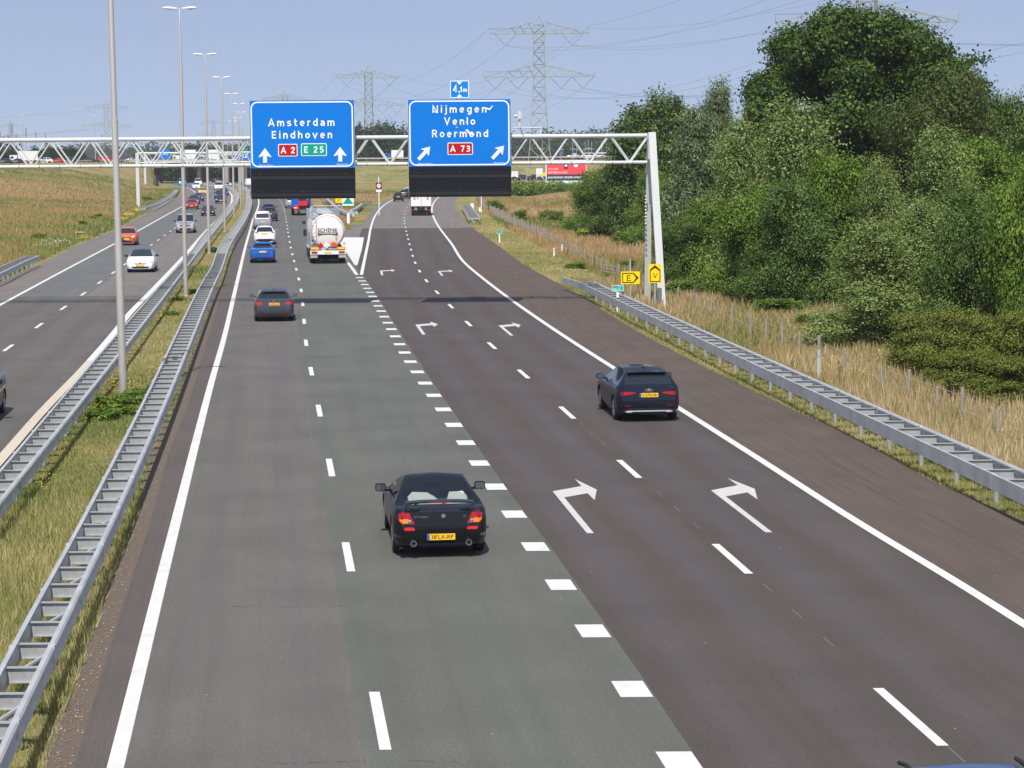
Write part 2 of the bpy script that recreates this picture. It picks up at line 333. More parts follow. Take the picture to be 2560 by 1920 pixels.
# white painted gore, turn arrows
wp = [(893.7, 662.6), (886.4, 662.6), (864.7, 629), (848, 606), (841, 593.6), (910, 593.6), (905, 622)]
mb = MB(); mb.add([(*G(*p)[:2], .005) for p in wp], [tuple(range(len(wp)))]); st(mb.build('road_marking', P_W))
ar = [(740, 756), (788, 756), (583, 508), (745, 480), (793, 527), (808, 455), (656, 381), (703, 430), (502, 466)]
ar = [G(1200+a/2.765, 1060+b/2.765)[:2] for a, b in ar]; a0 = (ar[0]+ar[1])/2; ang0 = math.atan2(LE.sl(a0[1]), 1)
P_A = mat('road_paint_worn', (.50, .48, .46), .65, 0, .22, 5)
for bx, by in ((1476, 1333.4), (1922, 1331), (1059.8, 836.7), (1279.7, 839), (955.6, 688), (1106, 689.5)):
    g = G(bx, by)[:2]; da = ang0-math.atan2(LE.sl(g[1]), 1); ca, sa = math.cos(da), math.sin(da)
    mb = MB(); mb.add([(g[0]+(p-a0)[0]*ca-(p-a0)[1]*sa, g[1]+(p-a0)[0]*sa+(p-a0)[1]*ca, .0045) for p in ar], [tuple(range(9))]); st(mb.build('road_arrow', P_A))
mb = MB()                                       # faint worn traces of an older line between the dashes
for c in np.arange(26, 60, 2.1):
    if min(abs(c-q) for q in cE+[cE[0]-12]) > 2.2:
        x = float(LE.x(c))+.03; s_ = LE.sl(c); mb.add([(x, c, .0032), (x+.03, c, .0032), (x+.03+s_*.7, c+.7, .0032), (x+s_*.7, c+.7, .0032)], [(0, 1, 2, 3)])
st(mb.build('road_marking', mat('worn_trace', (.115, .105, .10), .8)))
cr = mat('crack', (.022, .02, .019), .9)
def crack(x0, y0, x1, y1, w=.012, n=26, keep=.75):
    a, c = G(x0, y0), G(x1, y1); b = MB(); prev = None
    for i in range(n+1):
        f = i/n; p = a+(c-a)*f; p[1] += random.uniform(-.03, .03)
        if prev is not None and random.random() < keep: b.add([(prev[0], prev[1], .003), (p[0], p[1], .003), (p[0], p[1]+w, .003), (prev[0], prev[1]+w*random.uniform(.4, 1), .003)], [(0, 1, 2, 3)])
        prev = p
    return st(b.build('road_crack', cr))
crack(560, 1517, 870, 1516); crack(690, 1910, 915, 1903, .016); crack(975, 1511, 1040, 1510); crack(585, 1518, 640, 1512, .01); crack(1020, 1903, 1180, 1906); crack(500, 1292, 700, 1290, .010, keep=.4)
for (x, y) in ((978, 1329), (983, 1659), (977, 1768), (950, 1345), (1400, 1435), (1350, 1637), (700, 1560), (1160, 1467), (1195, 1570)):
    crack(x-5, y, x+6, y+1, .012, 4, .9)
# ---------------------------------------------------------------- the ground
def sm(a, b, x): t = np.clip((x-a)/(b-a), 0, 1); return t*t*(3-2*t)
def yat(px, y):                                  # world Y of image row y on the flat ground
    return F_PX*CAM_H/(math.cos(TH))/np.maximum(y-(387.7+(1280-px)*.00733), 8)
ZD = 6.1                                         # height of the crossing road
def crestY(px): return np.interp(px, [-400, 0, 181, 343, 600, 3000], [500, 560, 590, 622, 652, 652])
def toeY(px): return np.interp(px, [-800, -300, 0, 180, 330, 400, 401, 880, 1020, 1400, 3000], [230, 270, 318, 372, 470, 560, 600, 600, 600, 610, 610])
def H(X, Y):
    X = np.asarray(X, float); Y = np.asarray(Y, float); Yp_ = np.maximum(Y, 20)
    px = 1280+F_PX*X/Yp_-np.clip((Y-100)/400, 0, 1)*4
    n = np.sin(X*.21+1.3)*np.sin(Y*.17)+.6*np.sin(X*.43+Y*.31)+.5*np.sin(X*.09-Y*.05+2)
    dl = OE.x(np.clip(Y, Yn, 660))-X; h = np.full_like(X+Y, -.035)
    h = h+sm(2, 14, dl)*(.35+.16*n)
    c = crestY(px); t0 = toeY(px); emb = sm(0, 1, (Y-t0)/(c-t0)*.98)
    side = 1-sm(378, 402, px)*(1-sm(835, 880, px))
    flat = sm(-6, 0, Y-c)*0
    h = h+emb*side*(5.9+.1*n)*np.where(Y > 200, 1, 0)*(1-sm(c+34, c+70, Y))
    dr = X-LRE.x(np.clip(Y, Yn, 480))
    dr = np.where(Y > 480, -5, dr)
    ditch = np.exp(-((dr-13)/5.)**2)*-.9*sm(110, 160, Y)
    h = h+sm(2.5, 12, dr)*(.12*n)*(1-sm(250, 420, Y)) + ditch + sm(14, 34, dr)*(.9+.25*n)*sm(60, 130, Y)*(1-sm(330, 460, Y))
    a = LLE.x(np.clip(Y, Yn, 660)); b = OR_.x(np.clip(Y, Yn, 660)); med = np.minimum(a-X, X-b)
    h = h+sm(.4, 1.6, med)*.05
    return h
def gz(x, y): return float(H(np.array([x]), np.array([y]))[0])
Yg_ = [-60, -20, 5]
while Yg_[-1] < 1000: Yg_.append(Yg_[-1]+max(.9, Yg_[-1]*.012))
Yg_ += [1100, 1300, 1700, 2400, 3600, 6000]
Yg_ = np.array(Yg_); U = np.concatenate([np.linspace(-3.2, -1.05, 14), np.linspace(-1, 1, 261), np.linspace(1.05, 3.2, 14)])
XX = U[None, :]*(np.maximum(Yg_, 0)*.28+14)[:, None]; YY = np.repeat(Yg_[:, None], len(U), 1); ZZ = H(XX, YY)
ZZ = np.where(YY > 1000, 0, ZZ)
me = bpy.data.meshes.new('ground'); nr, ncol = XX.shape
idx = np.arange(nr*ncol).reshape(nr, ncol); q = np.stack([idx[:-1, :-1], idx[:-1, 1:], idx[1:, 1:], idx[1:, :-1]], -1).reshape(-1, 4)
me.from_pydata(np.stack([XX, YY, ZZ], -1).reshape(-1, 3).tolist(), [], q.tolist()); me.polygons.foreach_set('use_smooth', [True]*len(me.polygons))
def groundmat():
    m = bpy.data.materials.new('meadow'); m.use_nodes = True; n = m.node_tree; b = n.nodes['Principled BSDF']; b.inputs['Roughness'].default_value = .95; b.inputs['Specular IOR Level'].default_value = .1
    t = n.nodes.new('ShaderNodeTexCoord'); o = t.outputs['Object']
    big = noise(n, o, .035, 5, .6); med = noise(n, o, .22, 5, .65); sm_ = noise(n, o, 2.6, 6, .8); tiny = noise(n, o, 14, 4, .8)
    base = ramp(n, big, [(.36, (.09, .13, .036)), (.45, (.19, .19, .066)), (.54, (.29, .22, .095)), (.64, (.31, .185, .088))])
    gr = ramp(n, med, [(.38, (.07, .115, .028)), (.46, (.20, .19, .07)), (.58, (.32, .25, .12)), (.68, (.18, .19, .06))])
    base = mixc(n, .5, base, gr)
    base = mixc(n, 1., base, ramp(n, sm_, [(.28, (.5, .52, .48)), (.5, (1, 1, 1)), (.72, (1.55, 1.5, 1.4))]), 'MULTIPLY')
    base = mixc(n, 1., base, ramp(n, tiny, [(.28, (.6, .6, .6)), (.5, (1, 1, 1)), (.75, (1.35, 1.35, 1.3))]), 'MULTIPLY')
    n.links.new(base, b.inputs['Base Color'])
    bp = n.nodes.new('ShaderNodeBump'); bp.inputs['Strength'].default_value = .7; bp.inputs['Distance'].default_value = .25
    n.links.new(sm_, bp.inputs['Height']); n.links.new(bp.outputs[0], b.inputs['Normal']); return m
me.materials.append(groundmat()); st(link(bpy.data.objects.new('ground', me)))
# bare gravel margin beside the left edge, pale concrete strip of the oncoming side
grav = mat('gravel_soil', (.115, .088, .066), .95, 0, .6, 30, .6)
o = st(ribbon('gravel_strip', Off(LLE, -.42), Off(LLE, .02), ys(Yn, 125), -.004, grav))
for v in o.data.vertices: v.co.x += random.uniform(-.07, .05) if v.index % 2 == 0 else 0
line(OR_, .30, Yn, 80, z=.006, name='kerb_strip'); C.objects[-1].data.materials[0] = mat('kerb_stone', (.50, .44, .36), .8, 0, .12, 8, .2)
line(OR_, .30, 80, YF-30, z=.006)
# crossing road on the embankment and the lower slip road at the far right
class Cy:
    def __init__(s, pts): s.p_ = sorted(pts); s.Xs = [a for a, b in s.p_]; s.Ys = [b for a, b in s.p_]
XD = [on(p, float(crestY(np.array([p]))[0])+9, ZD)[:2] for p in range(-700, 2300, 60)]
mb = MB()
for (xa, ya), (xb, yb) in zip(XD, XD[1:]):
    mb.add([(xa, ya-7, ZD), (xb, yb-7, ZD), (xb, yb+9, ZD), (xa, ya+9, ZD)], [(0, 1, 2, 3)])
st(mb.build('overpass_road', A_old))
def deckp(px, lane=0.):                        # a point of the crossing road seen in column px
    Yd = float(crestY(np.array([px]))[0])+9+lane; return on(px, Yd, ZD)
mb = MB()
for a, b in ((1230, 1300), (1300, 1420), (1420, 1600)):
    p, q = D(a, 450, 560), D(b, 445, 560); p[2] = q[2] = 1.1; mb.add([(p[0], 553, .9), (q[0], 553, .9), (q[0], 565, 1.0), (p[0], 565, 1.0)], [(0, 1, 2, 3)])
st(mb.build('slip_road', A_old))
# ---------------------------------------------------------------- vehicles
tyrem = mat('tyre_rubber', (.017, .017, .018), .85)
rimm = mat('alloy_rim', (.42, .43, .45), .3, .85)
plast = mat('black_plastic', (.014, .014, .016), .55)
under = mat('underbody', (.008, .008, .008), .9)
chrome = mat('chrome', (.75, .75, .78), .15, 1.)
tailm = mat('tail_lamp_red', (.34, .006, .010), .25, coat=.2, var=.45, vscale=25, spec=.3)
tailb = mat('tail_lamp_bright', (.52, .012, .014), .25, coat=.2, var=.3, vscale=25, spec=.3)
tailo = mat('tail_lamp_orange', (.72, .20, .008), .25, coat=.2, spec=.3)
taild = mat('tail_lamp_dark', (.16, .006, .01), .15, coat=1.)
headm = mat('headlamp_glass', (.55, .58, .62), .08, .3, coat=1.)
platem = mat('plate_yellow', (.85, .48, .01), .5)
platet = mat('plate_black', (.02, .015, .01), .6)
plateb = mat('plate_blue', (.01, .08, .5), .5)
mirg = mat('mirror_glass', (.25, .31, .33), .08, .9)
def glassm():
    m = bpy.data.materials.new('car_glass'); m.use_nodes = True; n = m.node_tree; b = n.nodes['Principled BSDF']
    b.inputs['Base Color'].default_value = (.012, .017, .022, 1); b.inputs['Roughness'].default_value = .04; b.inputs['Specular IOR Level'].default_value = .6; b.inputs['Coat Weight'].default_value = .3; return m
glass = glassm()
def clearglass():
    m = bpy.data.materials.new('clear_glass'); m.use_nodes = True; n = m.node_tree; n.nodes.clear()
    o = n.nodes.new('ShaderNodeOutputMaterial'); t = n.nodes.new('ShaderNodeBsdfTransparent'); t.inputs[0].default_value = (.70, .78, .80, 1)
    g = n.nodes.new('ShaderNodeBsdfGlossy'); g.inputs['Roughness'].default_value = .03; f = n.nodes.new('ShaderNodeFresnel'); f.inputs[0].default_value = 1.6
    x = n.nodes.new('ShaderNodeMixShader'); n.links.new(f.outputs[0], x.inputs[0]); n.links.new(t.outputs[0], x.inputs[1]); n.links.new(g.outputs[0], x.inputs[2]); n.links.new(x.outputs[0], o.inputs[0]); return m
cglass = clearglass()
def paint(name, c, metal=.0, rough=.40): return mat('paint_'+name, c, rough, metal, .03, 6, 0, .55, .04)
PNT = dict(black=paint('black', (.006, .007, .010)), blackblue=paint('black_blue', (.008, .011, .020)), grey=paint('grey', (.06, .066, .082), .4, .35),
    blue=paint('blue', (.012, .12, .46), .3), white=paint('white', (.72, .73, .76)), silver=paint('silver', (.34, .35, .39), .5, .32), teal=paint('teal', (.012, .045, .062), .3),
    navy=paint('navy', (.012, .026, .075), .3), orange=paint('orange', (.62, .12, .045)), red=paint('red', (.34, .012, .022)), dark=paint('dark', (.022, .025, .036), .3),
    yellow=paint('yellow', (.62, .40, .12)), lightblue=paint('light_blue', (.14, .42, .70)), redbright=paint('bright_red', (.62, .02, .02)), purple=paint('purple', (.05, .012, .03)), steelblue=paint('steel_blue', (.06, .11, .24), .3))
TXT = {}
def text(s, name, parent, cx, cz, y, capH=None, width=None, m=None, bold=.0, sp=1., flip=False, depth=.006, shear=0.):
    """lettering as a mesh standing in the (x, z) plane, read from -y (or from +y with flip)"""
    cu = bpy.data.curves.new('t', 'FONT'); cu.body = s; cu.align_x = 'LEFT'; cu.size = 1; cu.offset = bold; cu.extrude = 0; cu.space_character = sp; cu.resolution_u = 3; cu.shear = shear
    ob = bpy.data.objects.new('t', cu); me = ob.to_mesh(); P = np.array([v.co[:2] for v in me.vertices]); F = [tuple(p.vertices) for p in me.polygons]
    ob.to_mesh_clear(); bpy.data.objects.remove(ob)
    lo, hi = P.min(0), P.max(0); cap = .729*1
    sz = capH/.70 if capH else None
    sx = width/(hi[0]-lo[0]) if width else sz
    if sz is None: sz = sx
    X = (P[:, 0]-(lo[0]+hi[0])/2)*sx; Z = P[:, 1]*sz
    if flip: X = -X
    b = MB(); b.add([(cx+a, y, cz+c) for a, c in zip(X, Z)], F); return b.build(name, m, parent)
def arc(cx, cz, rx, rz, a0, a1, n=14): return [(cx+rx*math.cos(R(a0+(a1-a0)*i/n)), cz+rz*math.sin(R(a0+(a1-a0)*i/n))) for i in range(n+1)]
ARCH = lambda x0, x1: [(x0, .42), (x0+.05, .54), (x0+.13, .615), ((x0+x1)/2+.01, .635), (x1-.07, .60), (x1-.01, .52), (x1, .42), (x1, 0)]
GL = {  # stroke lettering: (width, strokes); cap height 1, lower case .72
 'A': (.76, [[(.05, 0), (.38, .93), (.71, 0)], [(.17, .30), (.59, .30)]]), 'E': (.56, [[(.54, .085), (.085, .085), (.085, .915), (.54, .915)], [(.085, .51), (.47, .51)]]),
 'N': (.68, [[(.085, 0), (.085, .92), (.595, .08), (.595, 1)]]), 'V': (.70, [[(.05, 1), (.35, .07), (.65, 1)]]), 'R': (.64, [[(.085, 0), (.085, .915), (.34, .915)]+arc(.34, .70, .21, .215, 90, -90)+[(.085, .485)], [(.36, .46), (.58, 0)]]),
 'a': (.54, [[(.08, .56), (.15, .625), (.27, .64), (.39, .60), (.455, .50), (.455, 0)], [(.455, .385), (.24, .375), (.11, .32), (.085, .21), (.13, .11), (.24, .08), (.36, .11), (.455, .19)]]),
 'd': (.58, [arc(.29, .36, .205, .275, 0, 360, 22), [(.495, 0), (.495, 1)]]), 'g': (.58, [arc(.29, .36, .205, .275, 0, 360, 22), [(.495, .72), (.495, -.04), (.45, -.14), (.34, -.19), (.2, -.19), (.1, -.14)]]),
 'e': (.58, [[(.10, .37), (.49, .37)]+arc(.29, .36, .205, .275, 8, 318, 20)]), 'h': (.55, [[(.085, 0), (.085, 1)], ARCH(.085, .465)]), 'n': (.55, [[(.085, 0), (.085, .72)], ARCH(.085, .465)]),
 'm': (.86, [[(.085, 0), (.085, .72)], ARCH(.085, .43), ARCH(.43, .775)]), 'i': (.17, [[(.085, 0), (.085, .72)], [(.085, .83), (.085, 1)]]), 'j': (.26, [[(.17, .72), (.17, -.06), (.12, -.17), (.0, -.20)], [(.17, .83), (.17, 1)]]),
 'l': (.17, [[(.085, 0), (.085, 1)]]), 'o': (.58, [arc(.29, .36, .205, .275, 0, 360, 22)]), 'r': (.38, [[(.085, 0), (.085, .72)], [(.085, .42), (.14, .55), (.24, .62), (.37, .63)]]),
 's': (.53, [[(.46, .56), (.37, .62), (.25, .635), (.13, .60), (.09, .51), (.14, .42), (.27, .375), (.40, .32), (.45, .22), (.40, .12), (.28, .08), (.16, .09), (.06, .16)]]),
 't': (.42, [[(.17, .95), (.17, .20), (.22, .10), (.32, .08), (.40, .09)], [(.02, .635), (.39, .635)]]), 'v': (.58, [[(.04, .72), (.29, .06), (.54, .72)]]),
 '2': (.56, [[(.075, .72), (.12, .84), (.22, .91), (.34, .91), (.44, .85), (.48, .73), (.45, .60), (.11, .16), (.085, .085), (.53, .085)]]), '5': (.56, [[(.49, .915), (.13, .915), (.10, .52), (.22, .575), (.34, .56), (.45, .47), (.485, .33), (.44, .18), (.34, .10), (.22, .085), (.06, .15)]]),
 '7': (.55, [[(.04, .915), (.50, .915), (.22, 0)]]), '3': (.56, [[(.08, .83), (.18, .905), (.32, .91), (.43, .83), (.45, .70), (.38, .58), (.22, .53), (.40, .47), (.49, .34), (.45, .18), (.34, .095), (.20, .085), (.06, .15)]]),
 '4': (.60, [[(.40, 0), (.40, .94), (.08, .28), (.58, .28)]]), '1': (.32, [[(.04, .72), (.235, .90), (.235, 0)]]), ',': (.16, [[(.10, .10), (.05, -.12)]]), ' ': (.16, [])}
def lettering(s, name, parent, cx, cz, y, cap, width, m, sw=.17):
    wf = 1.1 if width > .5 else 1.; n = len(s); tot = sum(GL[c][0] for c in s)*cap*wf; gap = (width-tot)/max(1, n-1); x = cx-width/2; b = MB(); h = sw*cap/2; lay = 0
    for c in s:
        w, st_ = GL[c]
        for P in st_:
            P = [(x+p[0]*cap*wf, cz+p[1]*cap) for p in P]; closed = math.dist(P[0], P[-1]) < 1e-6
            if closed: P = P[:-1]
            k = len(P); L_ = []; R_ = []
            for i in range(k):
                a = P[(i-1) % k] if (closed or i) else None; q = P[(i+1) % k] if (closed or i < k-1) else None
                d1 = Vector((P[i][0]-a[0], P[i][1]-a[1])).normalized() if a else None; d2 = Vector((q[0]-P[i][0], q[1]-P[i][1])).normalized() if q else None
                d1 = d1 or d2; d2 = d2 or d1; t_ = (d1+d2).normalized() if (d1+d2).length > .05 else d1; nn = Vector((-t_.y, t_.x)); f = min(1/max(.35, nn.dot(Vector((-d1.y, d1.x)))), 2.4)
                L_.append((P[i][0]+nn.x*h*f, P[i][1]+nn.y*h*f)); R_.append((P[i][0]-nn.x*h*f, P[i][1]-nn.y*h*f))
            yy = y-.0006*(lay % 5); lay += 1; vs = [(a[0], yy, a[1]) for a in L_]+[(a[0], yy, a[1]) for a in R_]
            b.add(vs, [(i, (i+1) % k, k+(i+1) % k, k+i) for i in range(k if closed else k-1)])
        x += w*cap*wf+gap
    return b.build(name, m, parent)
def smooth(a, k=2):
    for _ in range(k): a = np.concatenate([[a[0]], (a[:-2]+2*a[1:-1]+a[2:])/4, [a[-1]]])
    return a
def rr_(x0, z0, x1, z1, r, n=3):
    p = []
    for cx_, cz, a in ((x1-r, z1-r, 0), (x0+r, z1-r, 90), (x0+r, z0+r, 180), (x1-r, z0+r, 270)):
        for i in range(n+1): t = math.radians(a+90*i/n); p.append((cx_+r*math.cos(t), cz+r*math.sin(t)))
    return p
def patch(bvhs, pts, side, m, name, parent, off=.006, sub=3):
    """a panel in the outline pts (x, z) laid on the body as seen from behind (side=-1) or the front (side=1)"""
    bm = bmesh.new(); vs = [bm.verts.new((p[0], 0, p[1])) for p in pts]; f = bm.faces.new(vs)
    bmesh.ops.triangulate(bm, faces=[f])
    for _ in range(sub):
        L = [e for e in bm.edges if e.calc_length() > .07]
        if not L: break
        bmesh.ops.subdivide_edges(bm, edges=L, cuts=1, use_grid_fill=False); bmesh.ops.triangulate(bm, faces=bm.faces[:])
    last = None
    for v in bm.verts:
        best = None
        for t in bvhs:
            h = t.ray_cast(Vector((v.co.x, side*6, v.co.z)), Vector((0, -side, 0)))
            if h[0] is not None and (best is None or h[0].y*side > best): best = h[0].y*side
        if best is None: best = last if last is not None else 2.
        last = best; v.co.y = side*(best+off)
    e = [x for x in bm.edges if x.is_boundary]
    r = bmesh.ops.extrude_edge_only(bm, edges=e)
    for v in [g for g in r['geom'] if isinstance(g, bmesh.types.BMVert)]: v.co.y -= side*.03
    bmesh.ops.recalc_face_normals(bm, faces=bm.faces)
    me = bpy.data.meshes.new(name); bm.to_mesh(me); bm.free(); me.materials.append(m)
    for p in me.polygons: p.use_smooth = True
    me.set_sharp_from_angle(angle=R(40)); o = bpy.data.objects.new(name, me); link(o, parent); return o
WH = {}
def wheel(parent, x, y, r, w, side, detail=True):
    key = (round(r, 2), round(w, 2), side, detail)
    if key not in WH:
        n = 28 if detail else 16; b = MB(); h = w/2
        b.lathe((0, 0, 0), [(0, -h*.9), (r*.6, -h*.92), (r*.72, -h), (r*.95, -h*.92), (r, -h*.6), (r, h*.6), (r*.95, h*.92), (r*.72, h), (r*.66, h*.6), (0, h*.5)], n, 'x')
        t = b.build('wheel', tyrem, None, 'auto'); me = t.data; C.objects.unlink(t); bpy.data.objects.remove(t)
        b = MB(); s_ = side
        b.lathe((0, 0, 0), [(r*.69, s_*h*.95), (r*.66, s_*h*.98), (r*.62, s_*h*.9), (r*.60, s_*h*.62)], n, 'x'); b.lathe((0, 0, 0), [(r*.13, s_*h*.92), (0, s_*h*.96)], 12, 'x')
        for k in range(5 if detail else 0):
            a = 2*math.pi*k/5
            for da in (-.16, .16):
                rot = Matrix.Rotation(a+da, 3, 'X'); b.box(rot @ Vector((s_*h*.86, 0, r*.37)), (.02, .045, r*.54), rot)
        if not detail: b.lathe((0, 0, 0), [(r*.55, s_*h*.8), (r*.1, s_*h*.92)], n, 'x')
        t = b.build('rim', rimm, None, 'auto'); me2 = t.data; C.objects.unlink(t); bpy.data.objects.remove(t)
        WH[key] = (me, me2)
    o = bpy.data.objects.new('wheel', WH[key][0]); link(o, parent); o.location = (x, y, r); q = bpy.data.objects.new('rim', WH[key][1]); link(q, o); return o
TYPES = dict(
 # L W H ride | top profile: rear-glass bottom t, roof start t, roof end t, windscreen bottom t | belt heights rear,mid,front | nose z | tail z
 hatch=dict(L=4.3, W=1.80, H=1.45, gb=.022, r0=.105, r1=.50, wb=.72, br=1.0, bm=.95, bf=.93, nose=.74, tail=.99, tum=.27),
 small=dict(L=3.8, W=1.66, H=1.50, gb=.025, r0=.10, r1=.55, wb=.76, br=.98, bm=.96, bf=.95, nose=.80, tail=.95, tum=.22),
 estate=dict(L=4.62, W=1.81, H=1.44, gb=.025, r0=.105, r1=.53, wb=.71, br=.97, bm=.93, bf=.93, nose=.72, tail=.97, tum=.25),
 suv=dict(L=4.45, W=1.84, H=1.58, gb=.03, r0=.13, r1=.54, wb=.72, br=1.08, bm=1.03, bf=1.03, nose=.88, tail=1.04, tum=.26),
 sedan=dict(L=4.6, W=1.80, H=1.43, gb=.14, r0=.28, r1=.52, wb=.70, br=1.0, bm=.93, bf=.93, nose=.72, tail=.98, tum=.22),
 coupe=dict(L=4.4, W=1.76, H=1.33, gb=.115, r0=.36, r1=.50, wb=.70, br=.935, bm=.86, bf=.86, nose=.66, tail=.90, tum=.22),
 van=dict(L=5.1, W=1.95, H=1.97, gb=.012, r0=.035, r1=.72, wb=.87, br=1.12, bm=1.12, bf=1.12, nose=.92, tail=1.15, tum=.13),
 mpv=dict(L=4.7, W=1.90, H=1.86, gb=.012, r0=.04, r1=.66, wb=.84, br=1.08, bm=1.08, bf=1.08, nose=.9, tail=1.1, tum=.14))
def car(name, kind, col, loc, rz, label, cat='car', group=None, detail=1, view='rear', plate=None, roof=None, clear=False, N=None, rearglass=None, sideglass=True, fb=None):
    T = TYPES[kind]; L, W_, H_ = T['L'], T['W'], T['H']; P_ = PNT[col]; root = thing(name, label, cat, loc, rz, group)
    N = N or (64 if detail > 1 else 40); hw = W_/2
    wr_ = .33 if kind not in ('van',) else .34; ax0, ax1 = (.185, .80) if kind not in ('van', 'mpv') else (.17, .82)
    keys = sorted(set(list(np.linspace(0, 1, N))+[T['gb'], T['r0'], T['r1'], T['wb']])); t = np.array(keys); y = (t-.5)*L
    belt = np.interp(t, [0, .04, T['gb']+.05, .5, T['wb'], .93, 1], [T['tail']-.06, T['tail'], T['br'], T['bm'], T['bf'], T['nose']+.07, T['nose']-.06])
    top = np.interp(t, [0, T['gb'], T['r0'], (T['r0']*.6+T['r1']*.4), T['r1'], T['wb'], .93, 1], [T['tail']-.02, T['tail']+.02, H_-(.10 if kind in ('hatch', 'small', 'suv', 'estate') else .05), H_, H_-.04, T['bf']+.05, T['nose']+.10, T['nose']-.03])
    belt = smooth(belt); top = smooth(np.maximum(top, belt+.015), 1 if kind in ('van', 'mpv') else 2)
    plan = 1-.17*np.clip(1-t/.08, 0, 1)**2-.17*np.clip((t-.90)/.10, 0, 1)**2
    w = hw*plan
    hfrac = np.clip((top-belt-.03)/(H_-belt-.03), 0, 1)
    rows = []
    for i in range(len(t)):
        zb = .20+.02*max(0, 1-t[i]/.06)+.05*max(0, (t[i]-.94)/.06); W1 = w[i]; be = belt[i]; tp = top[i]; hf = hfrac[i]
        wr = W1*.925-T['tum']*hf*W1/.9
        zr = be+(tp-be)*.86
        p = [(0, zb), (W1*.66, zb), (W1*.93, zb+.03), (W1*.985, zb+.16), (W1, .50), (W1*1.0, .50+(be-.5)*.55), (W1*.982, be-.06), (W1*.94, be), (W1*.915, be+.02*hf+.002), (wr, zr), (wr*.965, be+(tp-be)*.93), (wr*.88, be+(tp-be)*.975), (wr*.5, tp+.004*hf), (0, tp+.022*hf)]
        for ax in (ax0, ax1):
            dy = y[i]-(ax-.5)*L; rr = wr_+.06
            if abs(dy) < rr:
                za = wr_+math.sqrt(rr*rr-dy*dy)
                p = [q if k in (0,) or k > 6 else (q[0], max(q[1], min(za, be-.1))) for k, q in enumerate(p)]
        row = []
        for k, (a, b) in enumerate(p):
            yy = y[i]
            rb = max(0, 1-t[i]/.25); fb_ = max(0, (t[i]-.8)/.2)
            yy += rb*(.10*max(0, b-.62)+.16*max(0, .42-b)-.035*math.exp(-((b-.52)/.14)**2)) - fb_*(.30*max(0, b-.55)+.2*max(0, .4-b))
            row.append((a, yy, b))
        rows.append(row)
    K = len(rows[0]); n = len(t)
    V = []; idx = {}
    for i in range(n):
        for s_ in (1, -1):
            for k in range(K):
                if s_ == -1 and k in (0, K-1): idx[(i, s_, k)] = idx[(i, 1, k)]; continue
                idx[(i, s_, k)] = len(V); V.append((rows[i][k][0]*s_, rows[i][k][1], rows[i][k][2]))
    GG = {'body': [], 'side': [], 'rear': [], 'front': []}
    pil = [T['r0']+.02+(T['r1']-T['r0'])*f for f in ((.0, .52) if kind not in ('coupe',) else (.36,))]
    if kind == 'van' and not sideglass: sg0 = T['r1']-.06
    else: sg0 = T['gb']+.05 if kind != 'coupe' else T['r0']-.08
    for i in range(n-1):
        tm = (t[i]+t[i+1])/2
        for s_ in (1, -1):
            for k in range(K-1):
                f = (idx[(i, s_, k)], idx[(i+1, s_, k)], idx[(i+1, s_, k+1)], idx[(i, s_, k+1)])
                if len(set(f)) < 3: continue
                g = 'body'
                hf = (hfrac[i]+hfrac[i+1])/2
                if k == 8 and sg0 < tm < T['wb']-.03 and hf > .25 and all(abs(tm-q) > .011 for q in pil): g = 'side'
                if k >= 11 and T['gb']+.004 < tm < T['r0']-.012: g = 'rear'
                if k >= 10 and T['r1']+.01 < tm < T['wb']-.008: g = 'front'
                pass
                GG[g].append(f)
    for i, sgn in ((0, 1), (n-1, -1)):       # close the tail and the nose
        for k in range(K-1):
            f = (idx[(i, 1, k)], idx[(i, 1, k+1)], idx[(i, -1, k+1)], idx[(i, -1, k)]); f = tuple(dict.fromkeys(f)); GG['body'].append(f if len(f) > 2 else f)
    def sub(fs, name, m, sub2=False):
        used = sorted({v for f in fs for v in f}); mp2 = {v: j for j, v in enumerate(used)}
        b = MB(); b.add([V[v] for v in used], [tuple(mp2[v] for v in f) for f in fs if len(f) > 2])
        o_ = b.build(name, m, root, 'auto')
        if name in ('side_window', 'rear_window', 'windscreen'):
            me = o_.data; sgn = sum(p.normal.dot(p.center-Vector((0, 0, .6)))*p.area for p in me.polygons)
            if sgn < 0: me.flip_normals()
        return o_
    allf = [f for g in GG.values() for f in g if len(f) > 2]
    bt = BVHTree.FromPolygons([Vector(v) for v in V], allf)
    mats = P_
    body = sub(GG['body'], 'body', P_)
    if roof:
        body.data.materials.append(PNT[roof])
        for p in body.data.polygons:
            c = p.center
            if c.z > H_-.12: p.material_index = 1
    if GG['side']:
        for s_ in (1, -1):
            fs = [f for f in GG['side'] if (sum(V[v][0] for v in f)*s_) > 0]
            if fs: sub(fs, 'side_window', glass if not clear else cglass)
    if GG['rear'] and rearglass is not False: sub(GG['rear'], 'rear_window', cglass if clear else glass)
    elif GG['rear']: sub(GG['rear'], 'tailgate', P_)
    if GG['front']: sub(GG['front'], 'windscreen', cglass if clear else glass)
    b = MB(); b.box((0, 0, .33), (W_*.80, L*.86, .26)); b.build('underbody', under, root)
    for ax in (ax0, ax1):
        for s_ in (1, -1): wheel(root, s_*(hw-.115), (ax-.5)*L, wr_, .21, s_, detail > 0)
    mz = T['bm']+.10; my = (T['wb']-.5)*L-.42
